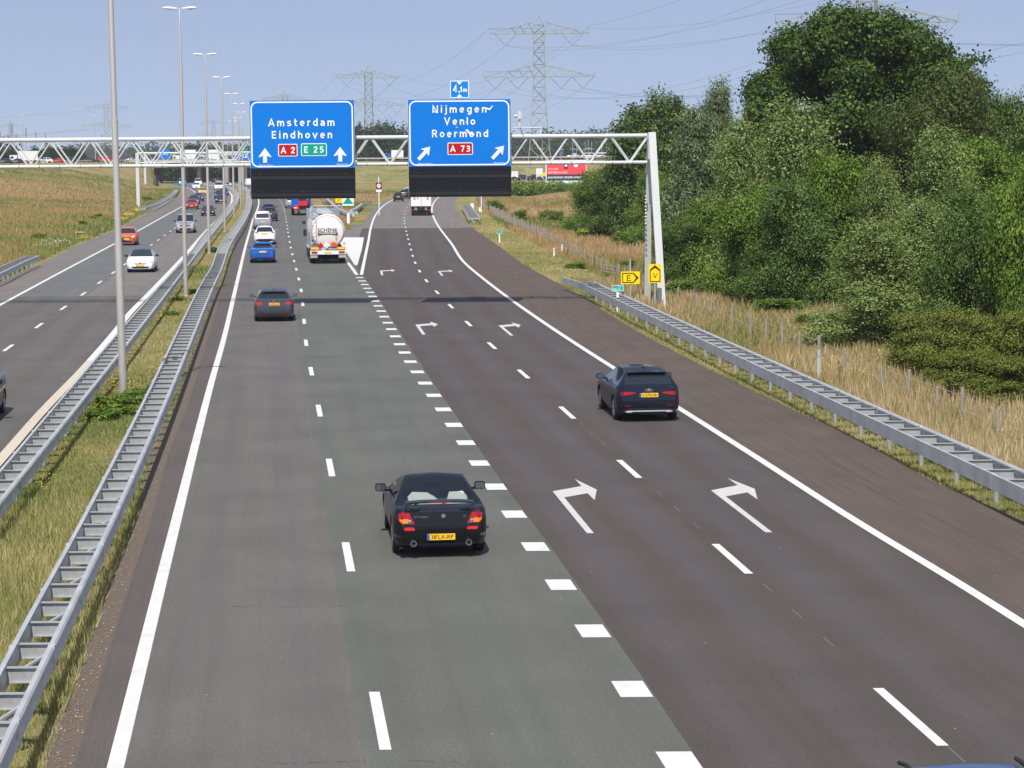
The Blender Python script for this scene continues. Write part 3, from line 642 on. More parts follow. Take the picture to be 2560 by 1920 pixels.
    for s_ in (1, -1):
        b = MB(); x = s_*(hw+.10)
        A = [(x+q_[0], mz+q_[1]) for q_ in rr_(-.105, -.075, .105, .075, .045)]; A2 = [(x+q_[0], mz+q_[1]) for q_ in rr_(-.08, -.055, .08, .055, .04)]
        n_ = len(A); b.add([(p_[0], my-.06, p_[1]) for p_ in A]+[(p_[0], my+.03, p_[1]) for p_ in A]+[(p_[0], my+.11, p_[1]) for p_ in A2], [tuple(range(n_))]+[(j*n_+i, j*n_+(i+1) % n_, (j+1)*n_+(i+1) % n_, (j+1)*n_+i) for j in (0, 1) for i in range(n_)]+[tuple(range(2*n_, 3*n_))[::-1]]); b.box((s_*(hw-.03), my+.03, mz-.06), (.16, .06, .04))
        mo = b.build('wing_mirror', plast if kind in ('van', 'mpv') or col == 'white' and kind == 'hatch' else P_, root, True)
        b = MB(); b.prism([(x+q_[0], mz+q_[1]) for q_ in rr_(-.09, -.062, .09, .062, .035)], my-.064, my-.0605); b.build('mirror_glass', mirg, mo)
    return root, dict(bvh=[bt], L=L, W=W_, H=H_, T=T, hw=hw, ax0=ax0, ax1=ax1, P=P_, V=V)
def plate(root, I, z, side=-1, txt=None, w=.52, extra=0.):
    hz = None
    h = I['bvh'][0].ray_cast(Vector((0, side*6, z)), Vector((0, -side, 0))); yb = h[0].y if h[0] is not None else side*I['L']/2
    h2 = I['bvh'][0].ray_cast(Vector((0, side*6, z+.05)), Vector((0, -side, 0))); yb = max(yb*side, (h2[0].y*side if h2[0] else 0))+.012+extra
    b = MB(); b.box((0, side*yb, z), (w, .014, .115)); o = b.build('number_plate', platem, root)
    b = MB(); b.box((side*w*.455, side*(yb+.009), z), (w*.085, .004, .113)); b.build('country_band', plateb, o)
    if txt: text(txt, 'plate_text', o, side*-.028*0+.02*(-side), z-.036, side*(yb+.0095), capH=.074, width=w*.80, m=platet, bold=.012, flip=side > 0)
def sym(f): f(1); f(-1)
def mir(pts, s): return [(p[0]*s, p[1]) for p in pts]
def rearfit(root, I, lamp, lampmat=None, valance=(.22, .40), plate_z=.78, refl=None, wiper=True, brake3=True, handle=True, badge=True, txt=None):
    hw = I['hw']; T = I['T']; bv = I['bvh']
    for s_ in (1, -1): patch(bv, mir(lamp, s_), -1, lampmat or tailm, 'tail_lamp', root, .008)
    z0, z1 = valance
    patch(bv, [(-hw*.86, z0+.03), (hw*.86, z0+.03), (hw*.88, z1-.06), (hw*.6, z1), (-hw*.6, z1), (-hw*.88, z1-.06)], -1, plast, 'rear_valance', root, .006, 2)
    if refl:
        for s_ in (1, -1): patch(bv, mir(refl, s_), -1, tailm, 'reflector', root, .014, 1)
    if wiper:
        z = T['tail']+.13; h = bv[0].ray_cast(Vector((0, -6, z)), Vector((0, 1, 0)))
        if h[0] is not None:
            b = MB(); b.tube((0, h[0].y-.02, z-.06), (.30, h[0].y+.0, z+.01), .011, .007, 5); b.build('rear_wiper', plast, root)
    if brake3:
        z = I['H']-.095; h = bv[0].ray_cast(Vector((0, -6, z-.03)), Vector((0, 1, 0)))
        if h[0] is not None:
            b = MB(); b.box((0, h[0].y-.035, z+.01), (I['W']*.60, .11, .03)); o = b.build('roof_spoiler', I['P'], root, 'auto')
    plate(root, I, plate_z, -1, txt)
    if badge:
        h = bv[0].ray_cast(Vector((0, -6, plate_z+.15)), Vector((0, 1, 0)))
        if h[0] is not None: b = MB(); b.lathe((0, h[0].y-.012, plate_z+.15), [(0, 0), (.038, 0), (.042, .01)], 10, 'y'); b.build('badge', chrome, root)
def frontfit(root, I, lamp=None, grille=None, lower=None, plate_z=.48, chromebar=False):
    hw = I['hw']; T = I['T']; bv = I['bvh']; nz = T['nose']
    lamp = lamp or [(hw*.58, nz-.17), (hw*.86, nz-.13), (hw*.88, nz+.0), (hw*.72, nz-.03), (hw*.55, nz-.10)]
    for s_ in (1, -1): patch(bv, mir(lamp, s_), 1, headm, 'headlamp', root, .008)
    grille = grille or [(-hw*.42, nz-.18), (hw*.42, nz-.18), (hw*.48, nz-.08), (-hw*.48, nz-.08)]
    g = patch(bv, grille, 1, plast, 'grille', root, .006, 2)
    lower = lower or [(-hw*.55, .28), (hw*.55, .28), (hw*.68, .40), (-hw*.68, .40)]
    patch(bv, lower, 1, plast, 'lower_grille', root, .006, 2)
    plate(root, I, plate_z, 1)
    b = MB(); h = bv[0].ray_cast(Vector((0, 6, nz-.1)), Vector((0, -1, 0)))
    if h[0] is not None: b.lathe((0, h[0].y+.01, nz-.10), [(0, .012), (.05, .008), (.06, 0)], 10, 'y'); b.build('badge', chrome, root)
# ---------------------------------------------------------------- guard rails
BP = [(-.035, .44), (.035, .46), (.055, .50), (.015, .56), (.015, .60), (.055, .66), (.055, .74), (.03, .77), (-.035, .77)]      # box-like beam section
def beam(ln, y0, y1, side, zf=lambda y: 0., name='beam', parent=None, m=galv):
    Y = ys(y0, y1); b = MB(); n = len(BP); vs = []
    for y in Y:
        x = float(ln.x(y)); k = ln.sl(y); L_ = math.hypot(1, k)
        for a, z in BP: vs.append((x+side*a/L_, y-side*a*k/L_, z+zf(y)))
    fs = [(i*n+j, i*n+(j+1) % n, (i+1)*n+(j+1) % n, (i+1)*n+j) for i in range(len(Y)-1) for j in range(n)]+[tuple(range(n)), tuple(range((len(Y)-1)*n, len(Y)*n))]
    b.add(vs, fs)
    if y0 < 60:
        for y in ln.walk(y0+1, min(y1, 75), 4.0):
            x = float(ln.x(y)); k = ln.sl(y); rot = Matrix.Rotation(-math.atan(k), 3, 'Z'); b.box((x+side*.010, y, .607+zf(y)), (.094, .16, .333), rot)
            for q in (-.045, .045): b.box((x+side*.01, y+q, .775+zf(y)), (.03, .02, .008), rot)
    return b.build(name, m, parent, 'auto')
def ibeam(w):
    b = MB(); b.box((0, 0, .62), (w, .010, .19)); b.box((0, 0, .72), (w, .085, .014)); b.box((0, 0, .52), (w, .085, .014))
    for q in (-.1, 0, .1): b.lathe((q*.5, -.006, .62+.03*(q == 0)), [(.014, -.006), (0, -.008)], 6, 'y')
    return b
def postm(): b = MB(); b.tube((0, 0, -.3), (0, 0, .52), .055, n=8); return b
_ib = ibeam(1.).build('cross_member', galv2, None); IB = _ib.data; C.objects.unlink(_ib); bpy.data.objects.remove(_ib)
_pb = postm().build('post', galv2, None); PB = _pb.data; C.objects.unlink(_pb); bpy.data.objects.remove(_pb)
def rail(A, B, y0, y1, label, step=1.42, strut=True, zf=lambda y: 0., front='B'):
    root = thing('guard_rail', label, 'guard rail', (0, 0, 0), 0, 'guard rails along the motorway')
    beam(A, y0, y1, -1, zf, parent=root); beam(B, y0, y1, 1, zf, parent=root)
    yy = B.walk(y0+.3, y1-.3, step); far = MB(); farp = MB(); nn = 0; npst = 0
    for i, y in enumerate(yy):
        xa, xb = float(A.x(y)), float(B.x(y)); w = abs(xb-xa)
        if nn < 100:
            o = bpy.data.objects.new('cross_member', IB); link(o, root); o.location = ((xa+xb)/2, y, zf(y)); o.scale = (w-.05, 1, 1); nn += 1
        else: far.box(((xa+xb)/2, y, .62+zf(y)), (w-.05, .07, .2))
        if i % 2 == 0:
            if npst < 99:
                o = bpy.data.objects.new('post', PB); link(o, root); o.location = ((xa+xb)/2, y+.09, zf(y)); npst += 1
            else: farp.box(((xa+xb)/2, y, .1), (.1, .1, .8))
            if strut and y < 60:
                b = MB(); b.tube(((xa+xb)/2+w*.38, y-.1, .60), ((xa+xb)/2-w*.3, y-step*.62, .46), .03, n=6); b.build('strut', galv2, root)
    if far.v: tag(far.build('cross_member', galv2, root), kind='stuff')
    if farp.v: tag(farp.build('post', galv2, root), kind='stuff')
    return root
z7 = .77
GA2 = Ln([(0, 1670), (28, 1616), (110, 1481), (157, 1400), (210.5, 1300), (260, 1200), (319, 1081), (388.5, 940), (429, 854), (455, 808), (475, 764.7), (498, 721), (527, 669), (550.5, 620)], z7)
GB2 = Ln([(0, 1854), (47, 1770), (125.4, 1625.7), (188, 1503.5), (244.5, 1400), (280, 1300), (325.5, 1200), (395, 1037.7), (434.7, 947), (457.9, 895), (486.8, 822.5), (504, 782), (527, 735.7), (550.5, 675), (570.7, 620)], z7)
def straight(A, ymax, deg=2):                 # smooth the hand-measured near part
    m = A.Y < ymax; c = np.polyfit(A.Y[m], A.X[m], deg); return Ln(None, pts=[np.array([np.polyval(c, y), y, 0]) for y in np.linspace(A.Y[0], A.Y[m][-1], 9)]+[np.array([x, y, 0]) for x, y in zip(A.X[~m], A.Y[~m])])
def addpx(A, px, z, yj, ref, off, tail):      # measured far points, then beside the road line
    P = [np.array([x, y, 0]) for x, y in zip(A.X, A.Y) if y < yj]+[G(x, y, z) for x, y in px]
    ym = max(p[1] for p in P); P += [np.array([float(Off(ref, off).x(y)), y, 0]) for y in tail if y > ym+25]
    return Ln(None, pts=P)
GB2 = straight(GB2, 150, 3); GA2 = straight(GA2, 150, 3)
GB2 = addpx(GB2, [(590, 585), (607, 560), (618, 540), (626, 520), (629, 504), (626, 491)], z7, 170, L0, -1.1, (480, 530, 580, 630)); GBa = GA2; yq = 150.; wq = float(GB2.x(yq)-GA2.x(yq))
GA2 = Ln(None, pts=[np.array([x, y, 0]) for x, y in zip(GA2.X, GA2.Y) if y < 140]+[np.array([float(Off(GB2, -.72).x(y)), y, 0]) for y in (160, 185, 215, 250, 290, 340, 390, 440, 500, 560, 630)])
rail(GA2, GB2, 12.5, 640, 'galvanised double guard rail beside our carriageway, right of the lamp posts')
GB1 = Ln([(0, 1254.7), (56.4, 1178.7), (128, 1092), (199.6, 996), (256, 940), (332.8, 843.6), (384.8, 768), (457, 678.6), (500, 622), (541, 573)], z7)
GA1 = Ln([(0, 1176.5), (54, 1113.6), (130, 1026.8), (208, 927), (293.7, 834.9), (373, 745), (460, 649.7), (529.5, 568.7)], z7)
GB1 = straight(GB1, 150); GA1 = straight(GA1, 150)
GB1 = addpx(GB1, [(558, 550), (577, 527), (592, 507), (597, 495), (596, 484), (588, 475)], z7, 186, OR_, .9, (520, 560, 600))
GA1 = Ln(None, pts=[np.array([x, y, 0]) for x, y in zip(GA1.X, GA1.Y) if y < 165]+[np.array([float(Off(GB1, -.72).x(y)), y, 0]) for y in (190, 215, 250, 290, 340, 390, 440, 500, 560, 600)])
rail(GA1, GB1, 12.5, 600, 'galvanised double guard rail beside the oncoming carriageway, left of the lamp posts')
GB3 = Ln([(1465, 711), (1642, 802), (1875, 898), (2098, 1004.6), (2351, 1126), (2560, 1222)], z7)
GA3 = Ln([(1440, 703), (1495.7, 708), (1642.5, 771.6), (1875.4, 873), (2098, 964), (2351.4, 1070), (2560, 1166.6)], z7)
GA3 = Ln(None, pts=[np.array([x, y, 0]) for x, y in zip(GA3.X, GA3.Y)])
GB3 = straight(GB3, 130); GA3 = Off(GB3, .78)
yE = float(G(1440, 704, z7)[1])
rg = rail(GA3, GB3, 20, yE, 'steel guard rail with long row of posts along the right verge', strut=False)
b = MB(); p = GB3.p(yE); q = G(1408, 702, .70); b.add([(p.x-.03, yE, .44), (p.x-.03, yE, .77), (q[0], q[1]+3, .74), (q[0], q[1]+3, .42), (p.x+.05, yE, .44), (p.x+.05, yE, .77), (q[0]+.1, q[1]+3.1, .74), (q[0]+.1, q[1]+3.1, .42)], [(0, 1, 2, 3), (4, 5, 6, 7), (1, 5, 6, 2), (0, 4, 7, 3), (2, 6, 7, 3)]); b.build('end_section', galv, rg, 'auto')
# short terminal rail beside the exit, rails left of the oncoming road, rail at the grass nose
a_, b_ = Ln([(1187, 547), (1170, 525), (1157, 512)], .7), Ln([(1173, 547), (1162, 528), (1153, 513)], .7)
a_ = Off(b_, 1.2); rail(a_, b_, float(G(1173, 546, .6)[1]), float(G(1153, 512, .75)[1]), 'short sloping end of guard rail beside the exit road', strut=False)
b_ = Ln([(-90, 713), (-40, 695), (0, 682), (40, 663), (80, 645), (97, 638.5)], z7); a_ = Off(b_, -.8)
rail(a_, b_, float(G(-90, 713, z7)[1]), float(G(97, 638.5, z7)[1]), 'end of guard rail in the tall grass at the left photo edge', strut=False)
b_ = Ln([(362, 519), (390, 511), (415, 499), (435, 486), (446, 474)], z7); a_ = Off(b_, -.8)
rail(a_, b_, float(G(362, 519, z7)[1]), float(G(446, 474, z7)[1]), 'guard rail curving round the inside of the far left bend', strut=False)
rt = thing('guard_rail', 'twisted forked guard rail around the green and white nose sign in the fork', 'guard rail', (0, 0, 0), 0, 'guard rails along the motorway')
def pbeam(pts, parent, w=.05, h=.32, m=galv):
    b = MB(); vs = []
    P = [Vector(p) for p in pts]
    for i, p in enumerate(P):
        d = (P[min(i+1, len(P)-1)]-P[max(i-1, 0)]); nrm = Vector((d.y, -d.x, 0)).normalized()
        vs += [p+nrm*w, p+nrm*w+Vector((0, 0, h)), p-nrm*w+Vector((0, 0, h)), p-nrm*w]
    b.add(vs, [(i*4+j, i*4+(j+1) % 4, i*4+4+(j+1) % 4, i*4+4+j) for i in range(len(P)-1) for j in range(4)]+[(0, 1, 2, 3), tuple(range(len(P)*4-4, len(P)*4))]); return b.build('beam', m, parent, 'auto')
def pz(x, y, z): g = G(x, y, z); return (g[0], g[1], z-.3)
pbeam([pz(925, 507, .75), pz(905, 509, .75), pz(890, 520, .75), pz(876, 527, .75)], rt, .16); pbeam([pz(815, 495, .75), pz(828, 505, .75), pz(842, 519, .75), pz(855, 526, .75), pz(872, 532, .75), pz(884, 535, .75)], rt, .16)
for x, y in ((905, 515), (890, 528), (842, 527), (862, 536)):
    g = G(x, y); b = MB(); b.tube((g[0], g[1], -.2), (g[0], g[1], .5), .06); b.build('post', galv2, rt)
g = G(886, 545); b = MB(); b.box((g[0], g[1], .55), (.9, .4, .45)); b.build('end_cap', galv, rt, 'auto'); b = MB(); b.prism([(g[0]-.38, .36), (g[0]+.38, .36), (g[0], .75)], g[1]-.23, g[1]-.21); b.build('chevron', greenm, rt)
# crash rails along the crossing road
rt = thing('guard_rail', 'long pale guard rail along the edge of the crossing road on the embankment', 'guard rail', (0, 0, 0), 0, 'guard rails along the motorway')
pbeam([(x, y-6.6, ZD+.5) for x, y in XD], rt, .05, .36, concd)
b = MB()
for (xa, ya), (xb, yb) in zip(XD, XD[1:]):
    for k in range(2): f = k/2; b.box((xa+(xb-xa)*f, ya+(yb-ya)*f-6.5, ZD+.3), (.12, .12, .7))
b.build('post', galv2, rt); rt.children[-1]['kind'] = 'stuff'
# ---------------------------------------------------------------- lamp posts
def lamp(px, py, label, h=15.35, arms=2, lean=0., base=None, rz=0., k=1.):
    g = G(px, py) if base is None else base
    rt = thing('street_lamp', label, 'street lamp', (g[0], g[1], g[2]), rz, 'tall lamp posts along the motorway'); b = MB()
    pr = [(.17, -.1), (.17, .03), (.124, .05), (.122, 4.8*k), (.104, 4.95*k), (.100, 8.6*k), (.090, 8.75*k), (.086, 12.4*k), (.062, 12.6*k), (.058, h-1.2), (.040, h-1.1), (.036, h-.05), (0, h)]
    b.lathe((0, 0, 0), pr, 14); o = b.build('pole', polem, rt, 'auto'); rt.rotation_euler[1] = lean
    b = MB(); b.box((0, -.118, 1.0), (.10, .012, .4)); b.build('service_door', polem, rt)
    if py > 900 and base is None: b = MB(); b.box((.10, -.06, 8.6), (.05, .05, .06)); b.build('bolt', galv2, rt)
    for s_ in ((-1, 1) if arms == 2 else (0,)):
        b = MB(); sx = s_ if s_ else 1; x0 = .10 if s_ else -.4
        b.v = []; prof = [(0, .0, .0), (.06, .05, .04), (.2, .10, .07), (.45, .15, .09), (.68, .13, .075), (.8, .07, .04), (.84, 0, 0)]
        vs = []; nn = 10
        for (x, wy, hz) in prof:
            for i in range(nn):
                a = 2*math.pi*i/nn; vs.append((sx*(x0+x), wy*math.cos(a), h-.02+hz*(math.sin(a) if math.sin(a) > 0 else .7*math.sin(a))+.05*x))
        b.add(vs, [(i*nn+j, i*nn+(j+1) % nn, (i+1)*nn+(j+1) % nn, (i+1)*nn+j) for i in range(len(prof)-1) for j in range(nn)]); ho = b.build('lamp_head', lampw, rt, True)
        b = MB(); b.box((sx*(x0+.45), 0, h-.075), (.5, .17, .02)); b.build('lens', mat('lamp_lens', (.5, .5, .46), .2), ho)
        if s_: b = MB(); b.tube((0, 0, h-.04), (sx*.16, 0, h-.0), .028, n=6); b.build('bracket', polem, rt)
    return rt
ord_ = ['nearest thick lamp post, its head cut off by the top of the photo', 'second lamp post, its two heads touching the top of the photo', 'third lamp post from the camera in the median', 'fourth lamp post from the camera in the median', 'fifth lamp post in the median, just left of the Amsterdam board', 'sixth lamp post from the camera in the median', 'seventh lamp post from the camera in the median', 'eighth lamp post of the median, in the left bend', 'ninth lamp post of the median, before the underpass']
LP = [(309, 1001), (465, 740.7), (523, 634), (562, 580), (585, 541.4), (602, 518), (608, 498), (598, 485), (585, 477)]
for i, (x, y) in enumerate(LP): lamp(x, y, 'grey double-headed '+ord_[i] if i else 'grey '+ord_[i], lean=R(-.35) if i == 0 else 0.)
for px, d_, lab in ((571, 700, 'far double-headed lamp post beyond the underpass'), (544, 760, 'far double-headed lamp post behind the fourth lamp post'), (440.7, 860, 'far double-headed lamp post left of the second lamp post'), (506, 860, 'farthest double-headed lamp post between the second and third lamp posts')):
    lamp(0, 0, lab, base=np.array([on(px, d_)[0], d_, 0.]))
for px, d_, lab in ((61, 640, 'single-headed lamp post rising behind the white box lorry on the crossing road'), (239, 650, 'single-headed lamp post behind the crossing road, right of the nearest median lamp post')):
    q = on(px, d_, 6.)
    lamp(0, 0, lab, h=14.2, arms=1, base=q)
fl = [(1405, 900), (1432, 840), (1463, 900), (1471, 760), (1479, 880), (1505, 860), (1517, 900), (1523, 930), (1540, 950), (1356, 820), (1442, 980)]
for i, (px, d_) in enumerate(fl):
    lamp(0, 0, 'tiny far street lamp in the row behind the billboard, before the wood', h=9.6, base=on(px, d_, 0.))
# ---------------------------------------------------------------- the sign gantry
YG = 108.2
def XZ(px, py, Y=YG): p = D(px, py, Y); return p[0], p[2]
gr = thing('sign_gantry', 'white steel lattice gantry spanning both carriageways with A-shaped post on the right', 'sign gantry', (7.0, YG, 0))
def loc(p): return (p[0]-7.0, p[1]-YG, p[2])
XL, XR = -40., 6.75; zt, zb_ = 8.36, 7.05; yf, yb = YG-.45, YG+.75
def chord(z, y, r, name): b = MB(); b.tube(loc((XL, y, z)), loc((XR, y, z)), r, n=12); return b.build(name, steelw, gr, 'auto')
chord(zt, yf, .105, 'top_chord'); chord(zt, yb, .09, 'top_chord'); chord(zb_, yf, .085, 'bottom_chord'); chord(zb_, yb, .08, 'bottom_chord')
x0 = XZ(1280+545/5.82, 404)[0]
nodes = [x0+1.98*i for i in range(-23, 4)]
for y in (yf, yb):
    b = MB()
    for xn in nodes:
        if xn-.99 < XL or xn+.99 > XR+.3: continue
        b.tube(loc((xn, y, zb_)), loc((xn-.92, y, zt)), .042, n=6); b.tube(loc((xn+.03, y, zb_)), loc((xn+.95, y, zt)), .042, n=6)
    b.build('lattice', steelw, gr, 'auto')
b = MB()
for xn in nodes: b.tube(loc((xn, yf, zb_)), loc((xn, yb, zb_)), .03, n=6); b.tube(loc((xn-.95, yf, zt)), loc((xn-.95, yb, zt)), .03, n=6)
b.build('cross_tube', steelw, gr, 'auto')
b = MB()
for i in range(46):
    x = XL+.6+i*1.01
    if x < XR: b.lathe(loc((x, yf, zb_)), [(.088, -.015), (.094, -.015), (.094, .015), (.088, .015)], 12, 'x')
b.build('clamp_ring', mat('clamp', (.12, .13, .14), .5), gr)
def leg(top, bot, wt, wb, name):
    b = MB(); t_, o_ = Vector(loc(top)), Vector(loc(bot)); vs = []
    for c, (wx, wy) in ((o_, wb), (t_, wt)): vs += [c+Vector((sx*wx/2, sy*wy/2, 0)) for sx, sy in ((-1, -1), (1, -1), (1, 1), (-1, 1))]
    b.add(vs, [(0, 1, 2, 3), (4, 5, 6, 7)]+[(i, (i+1) % 4, 4+(i+1) % 4, 4+i) for i in range(4)]); return b.build(name, steelw, gr, 'auto')
lf = leg((6.98, YG-.45, 8.52), (7.42, YG-1.6, -.3), (.36, .55), (.36, .55), 'leg')
leg((6.93, YG+.75, 7.4), (6.93, YG+2.6, -.3), (.26, .5), (.32, .55), 'leg')
leg((6.86, YG+.15, 8.50), (6.86, YG+.15, 7.2), (.10, 1.3), (.10, 1.3), 'gusset')
b = MB()
for i in range(8): b.lathe(loc((6.80, YG-.75, 7.1+i*.16)), [(.03, -.012), (0, -.015)], 6, 'x')
for i in range(9): b.lathe(loc((6.76, YG+.55, 4.0+i*.17)), [(.035, -.06), (.035, .02)], 6, 'x')
b.build('bolt_row', galv2, gr)
leg((XL-.1, YG-.45, 8.52), (XL-.4, YG-1.6, -.3), (.36, .55), (.36, .55), 'leg'); leg((XL, YG+.75, 7.4), (XL, YG+2.6, -.3), (.26, .5), (.32, .55), 'leg')
# walkway rail and traffic camera on the right half of the beam
X1 = XZ(1288, 335)[0]; X2 = XZ(1352, 335)[0]
b = MB(); b.tube(loc((X1+.3, yf, zt)), loc((X1+.3, yf, zt+.42)), .03, n=6); b.tube(loc((X2, yf, zt)), loc((X2, yf, zt+.42)), .03, n=6); b.tube(loc((X1-.1, yf, zt+.42)), loc((X2+.03, yf, zt+.42)), .03, n=6); b.tube(loc((X1, yf, zt+.10)), loc((X1, yf, zt+.40)), .02, n=6); b.build('camera_frame', steelw, gr, 'auto')
cx = XZ(1299, 320)[0]
tc_ = thing('traffic_camera', 'white pan-tilt traffic camera standing on the gantry beam right of the Nijmegen board', 'traffic camera', (cx, yf, zt+.42), 0)
b = MB(); b.lathe((0, 0, 0), [(.09, 0), (.09, .30), (.05, .32), (.05, .42)], 10); b.build('mount', steelw, tc_, 'auto')
b = MB(); b.box((.0, 0, .60), (.19, .34, .32)); b.lathe((.0, 0, .76), [(.10, 0), (.1, .05), (0, .07)], 10); b.build('housing', steelw, tc_, 'auto')
b = MB(); b.lathe((-.16, 0, .58), [(0, -.1), (.075, -.1), (.085, .05), (.04, .09), (0, .09)], 10, 'x'); b.build('lens_hood', galv, tc_, 'auto')
b = MB(); b.tube((.02, -.05, .0), (.12, -.1, -.25), .012, n=5); b.tube((.12, -.1, -.25), (.2, -.1, -.42), .012, n=5); b.build('cable', plast, tc_)
# ---------------------------------------------------------------- sign boards
def rrect(x0, z0, x1, z1, r, n=7):
    p = []
    for cx_, cz, a in ((x1-r, z1-r, 0), (x0+r, z1-r, 90), (x0+r, z0+r, 180), (x1-r, z0+r, 270)):
        for i in range(n+1): t = R(a+90*i/n); p.append((cx_+r*math.cos(t), cz+r*math.sin(t)))
    return p
def band(root, x0, z0, x1, z1, r, w, y, m, name='border', dy=.004):
    b = MB(); b.ring(rrect(x0, z0, x1, z1, r), rrect(x0+w, z0+w, x1-w, z1-w, max(.01, r-w)), y-dy, y); return b.build(name, m, root)
def shield(root, x0, z0, x1, z1, m, s_, tw, cap, tb):
    b = MB(); b.prism(rrect(x0, z0, x1, z1, .07), -.022, -.018); o = b.build('route_shield', whitem, root)
    b = MB(); b.prism(rrect(x0+.035, z0+.035, x1-.035, z1-.035, .045), -.026, -.022); b.build('shield_field', m, o)
    lettering(s_, 'shield_text', o, (x0+x1)/2, tb, -.030, cap, tw, whitem, .17)
def arrow(root, cx, cz, L, ang, y=-.02, w=.32, hd=.46, s_=.098):
    p = [(0, L/2), (w, L/2-hd+.03), (w-.03, L/2-hd), (s_, L/2-hd+.07), (s_, -L/2), (-s_, -L/2), (-s_, L/2-hd+.07), (-w+.03, L/2-hd), (-w, L/2-hd+.03)]
    c, s2 = math.cos(ang), math.sin(ang); b = MB(); b.prism([(cx+a*c+d*s2, cz-a*s2+d*c) for a, d in p], y-.004, y); return b.build('arrow', arroww, root)
YB_ = 107.0
def board(px0, px1, pyt, pyb, pyk, label):
    x0, zb = XZ(px0, pyb, YB_); x1, zt_ = XZ(px1, pyt, YB_); zk = XZ(px0, pyk, YB_)[1]
    w, h, hk = x1-x0, zt_-zb, zb-zk
    rt = thing('sign_board', label, 'motorway sign', (x0, YB_, zb), 0, 'large blue boards on the gantry')
    b = MB(); b.box((w/2, .045, h/2), (w, .09, h)); b.build('panel', bluem, rt)
    b = MB(); b.box((w/2, .11, (h-hk)/2), (w+.05, .03, h+hk)); b.build('back_frame', galv, rt)
    b = MB()
    for i in range(18): b.box((w/2, -.0015, h*(i+.5)/18), (w-.01, .004, h/18-.006))
    b.build('slat_facing', bluem, rt)
    band(rt, .045, .05, w-.045, h-.05, .33, .062, -.006, whitem)
    return rt, w, h, hk
def blackpanel(rt, w, hk, lamps=3):
    b = MB(); b.box((w/2+.01, .03, -hk/2), (w+.03, .10, hk-.01)); o = b.build('matrix_panel', blackm, rt)
    for z0, z1 in ((-.0, -.32), (-.62, -1.05), (-1.18, -hk)):
        pass
    b = MB()
    for z in (-.32, -1.16): b.box((w/2, -.045, z), (w+.09, .05, .035)); b.box((w/2, -.028, z-.13), (w-.02, .012, .20))
    b.build('ledge', blackd, rt)
    for z in (-.30, -1.14):
        for f in (.09, .5, .91): b = MB(); b.lathe((w*f, -.07, z), [(.022, -.01), (.022, .01), (0, .012)], 8, 'y'); b.build('rivet_lamp', galv, rt)
rt, w, h, hk = board(627, 884, 250, 421, 497.8, 'blue board reading Amsterdam and Eindhoven, left of the two on the gantry')
lettering('Amsterdam', 'lettering', rt, 2.52, 2.04, -.014, .375, 3.25, whitem, .16)
lettering('Eindhoven', 'lettering', rt, 2.54, 1.44, -.014, .375, 2.96, whitem, .16)
shield(rt, 1.36, .57, 2.31, 1.18, redm, 'A 2', .69, .31, .72); shield(rt, 2.48, .58, 3.745, 1.20, greenm, 'E 25', .95, .31, .74)
arrow(rt, .71, .63, .72, 0); arrow(rt, 4.395, .66, .72, 0)
text('A002-221,705-Li-1', 'small_text', rt, .74, .125, -.014, capH=.05, width=.72, m=whitem, bold=.01); text('Rijkswaterstaat', 'small_text', rt, 4.5, .155, -.014, capH=.055, width=.56, m=whitem, bold=.01)
blackpanel(rt, w, hk)
rt, w, h, hk = board(1022, 1275.5, 247.5, 416.8, 493, 'blue board reading Nijmegen, Venlo and Roermond, right of the two on the gantry')
lettering('Nijmegen', 'lettering', rt, 2.51, 2.61, -.014, .37, 2.64, whitem, .16)
lettering('Venlo', 'lettering', rt, 2.52, 2.02, -.014, .37, 1.52, whitem, .16)
lettering('Roermond', 'lettering', rt, 2.53, 1.42, -.014, .37, 2.755, whitem, .16)
shield(rt, 1.91, .56, 3.15, 1.16, redm, 'A 73', .975, .31, .705)
arrow(rt, .77, .66, .86, R(43), w=.25, hd=.40, s_=.09); arrow(rt, 4.39, .68, .86, R(43), w=.25, hd=.40, s_=.09)
text('A002-221,705-Li-2', 'small_text', rt, .80, .12, -.014, capH=.05, width=.72, m=whitem, bold=.01); text('Rijkswaterstaat', 'small_text', rt, 4.45, .14, -.014, capH=.055, width=.56, m=whitem, bold=.01)
for P_ in ([(3.78, 2.80), (4.0, 2.72), (4.15, 2.93), (4.13, 2.96), (3.98, 2.80), (3.8, 2.86)], [(2.78, 2.14), (2.86, 2.20), (2.85, 2.15)], [(2.33, 1.86), (2.42, 1.92), (2.40, 1.94), (2.32, 1.88)], [(2.78, 1.78), (2.9, 1.80), (3.05, 1.62), (3.25, 1.55), (3.2, 1.50), (3.0, 1.55)], [(1.18, 2.74), (1.45, 2.63), (1.4, 2.60), (1.16, 2.72)]):
    b = MB(); b.prism(P_, -.020, -.014); b.build('peeling_film', whitem, rt)
blackpanel(rt, w, hk)
x0, zb = XZ(1124.5, 246, YB_+.1); x1, zt_ = XZ(1173, 200.5, YB_+.1); w = x1-x0; h = zt_-zb
rt = thing('height_sign', 'small square blue sign reading 4,1m on top of the Nijmegen board', 'height sign', (x0, YB_+.1, zb))
b = MB(); b.prism(rrect(0, -.02, w, h, .06), 0, .05); b.build('panel', sblue, rt); band(rt, .012, .012, w-.012, h-.012, .06, .04, -.001, whitem)
for p in ([(w/2-.13, h-.07), (w/2+.13, h-.07), (w/2, h-.22)], [(w/2-.13, .07), (w/2+.13, .07), (w/2, .22)]): b = MB(); b.prism(p, -.008, -.001); b.build('arrow', whitem, rt)
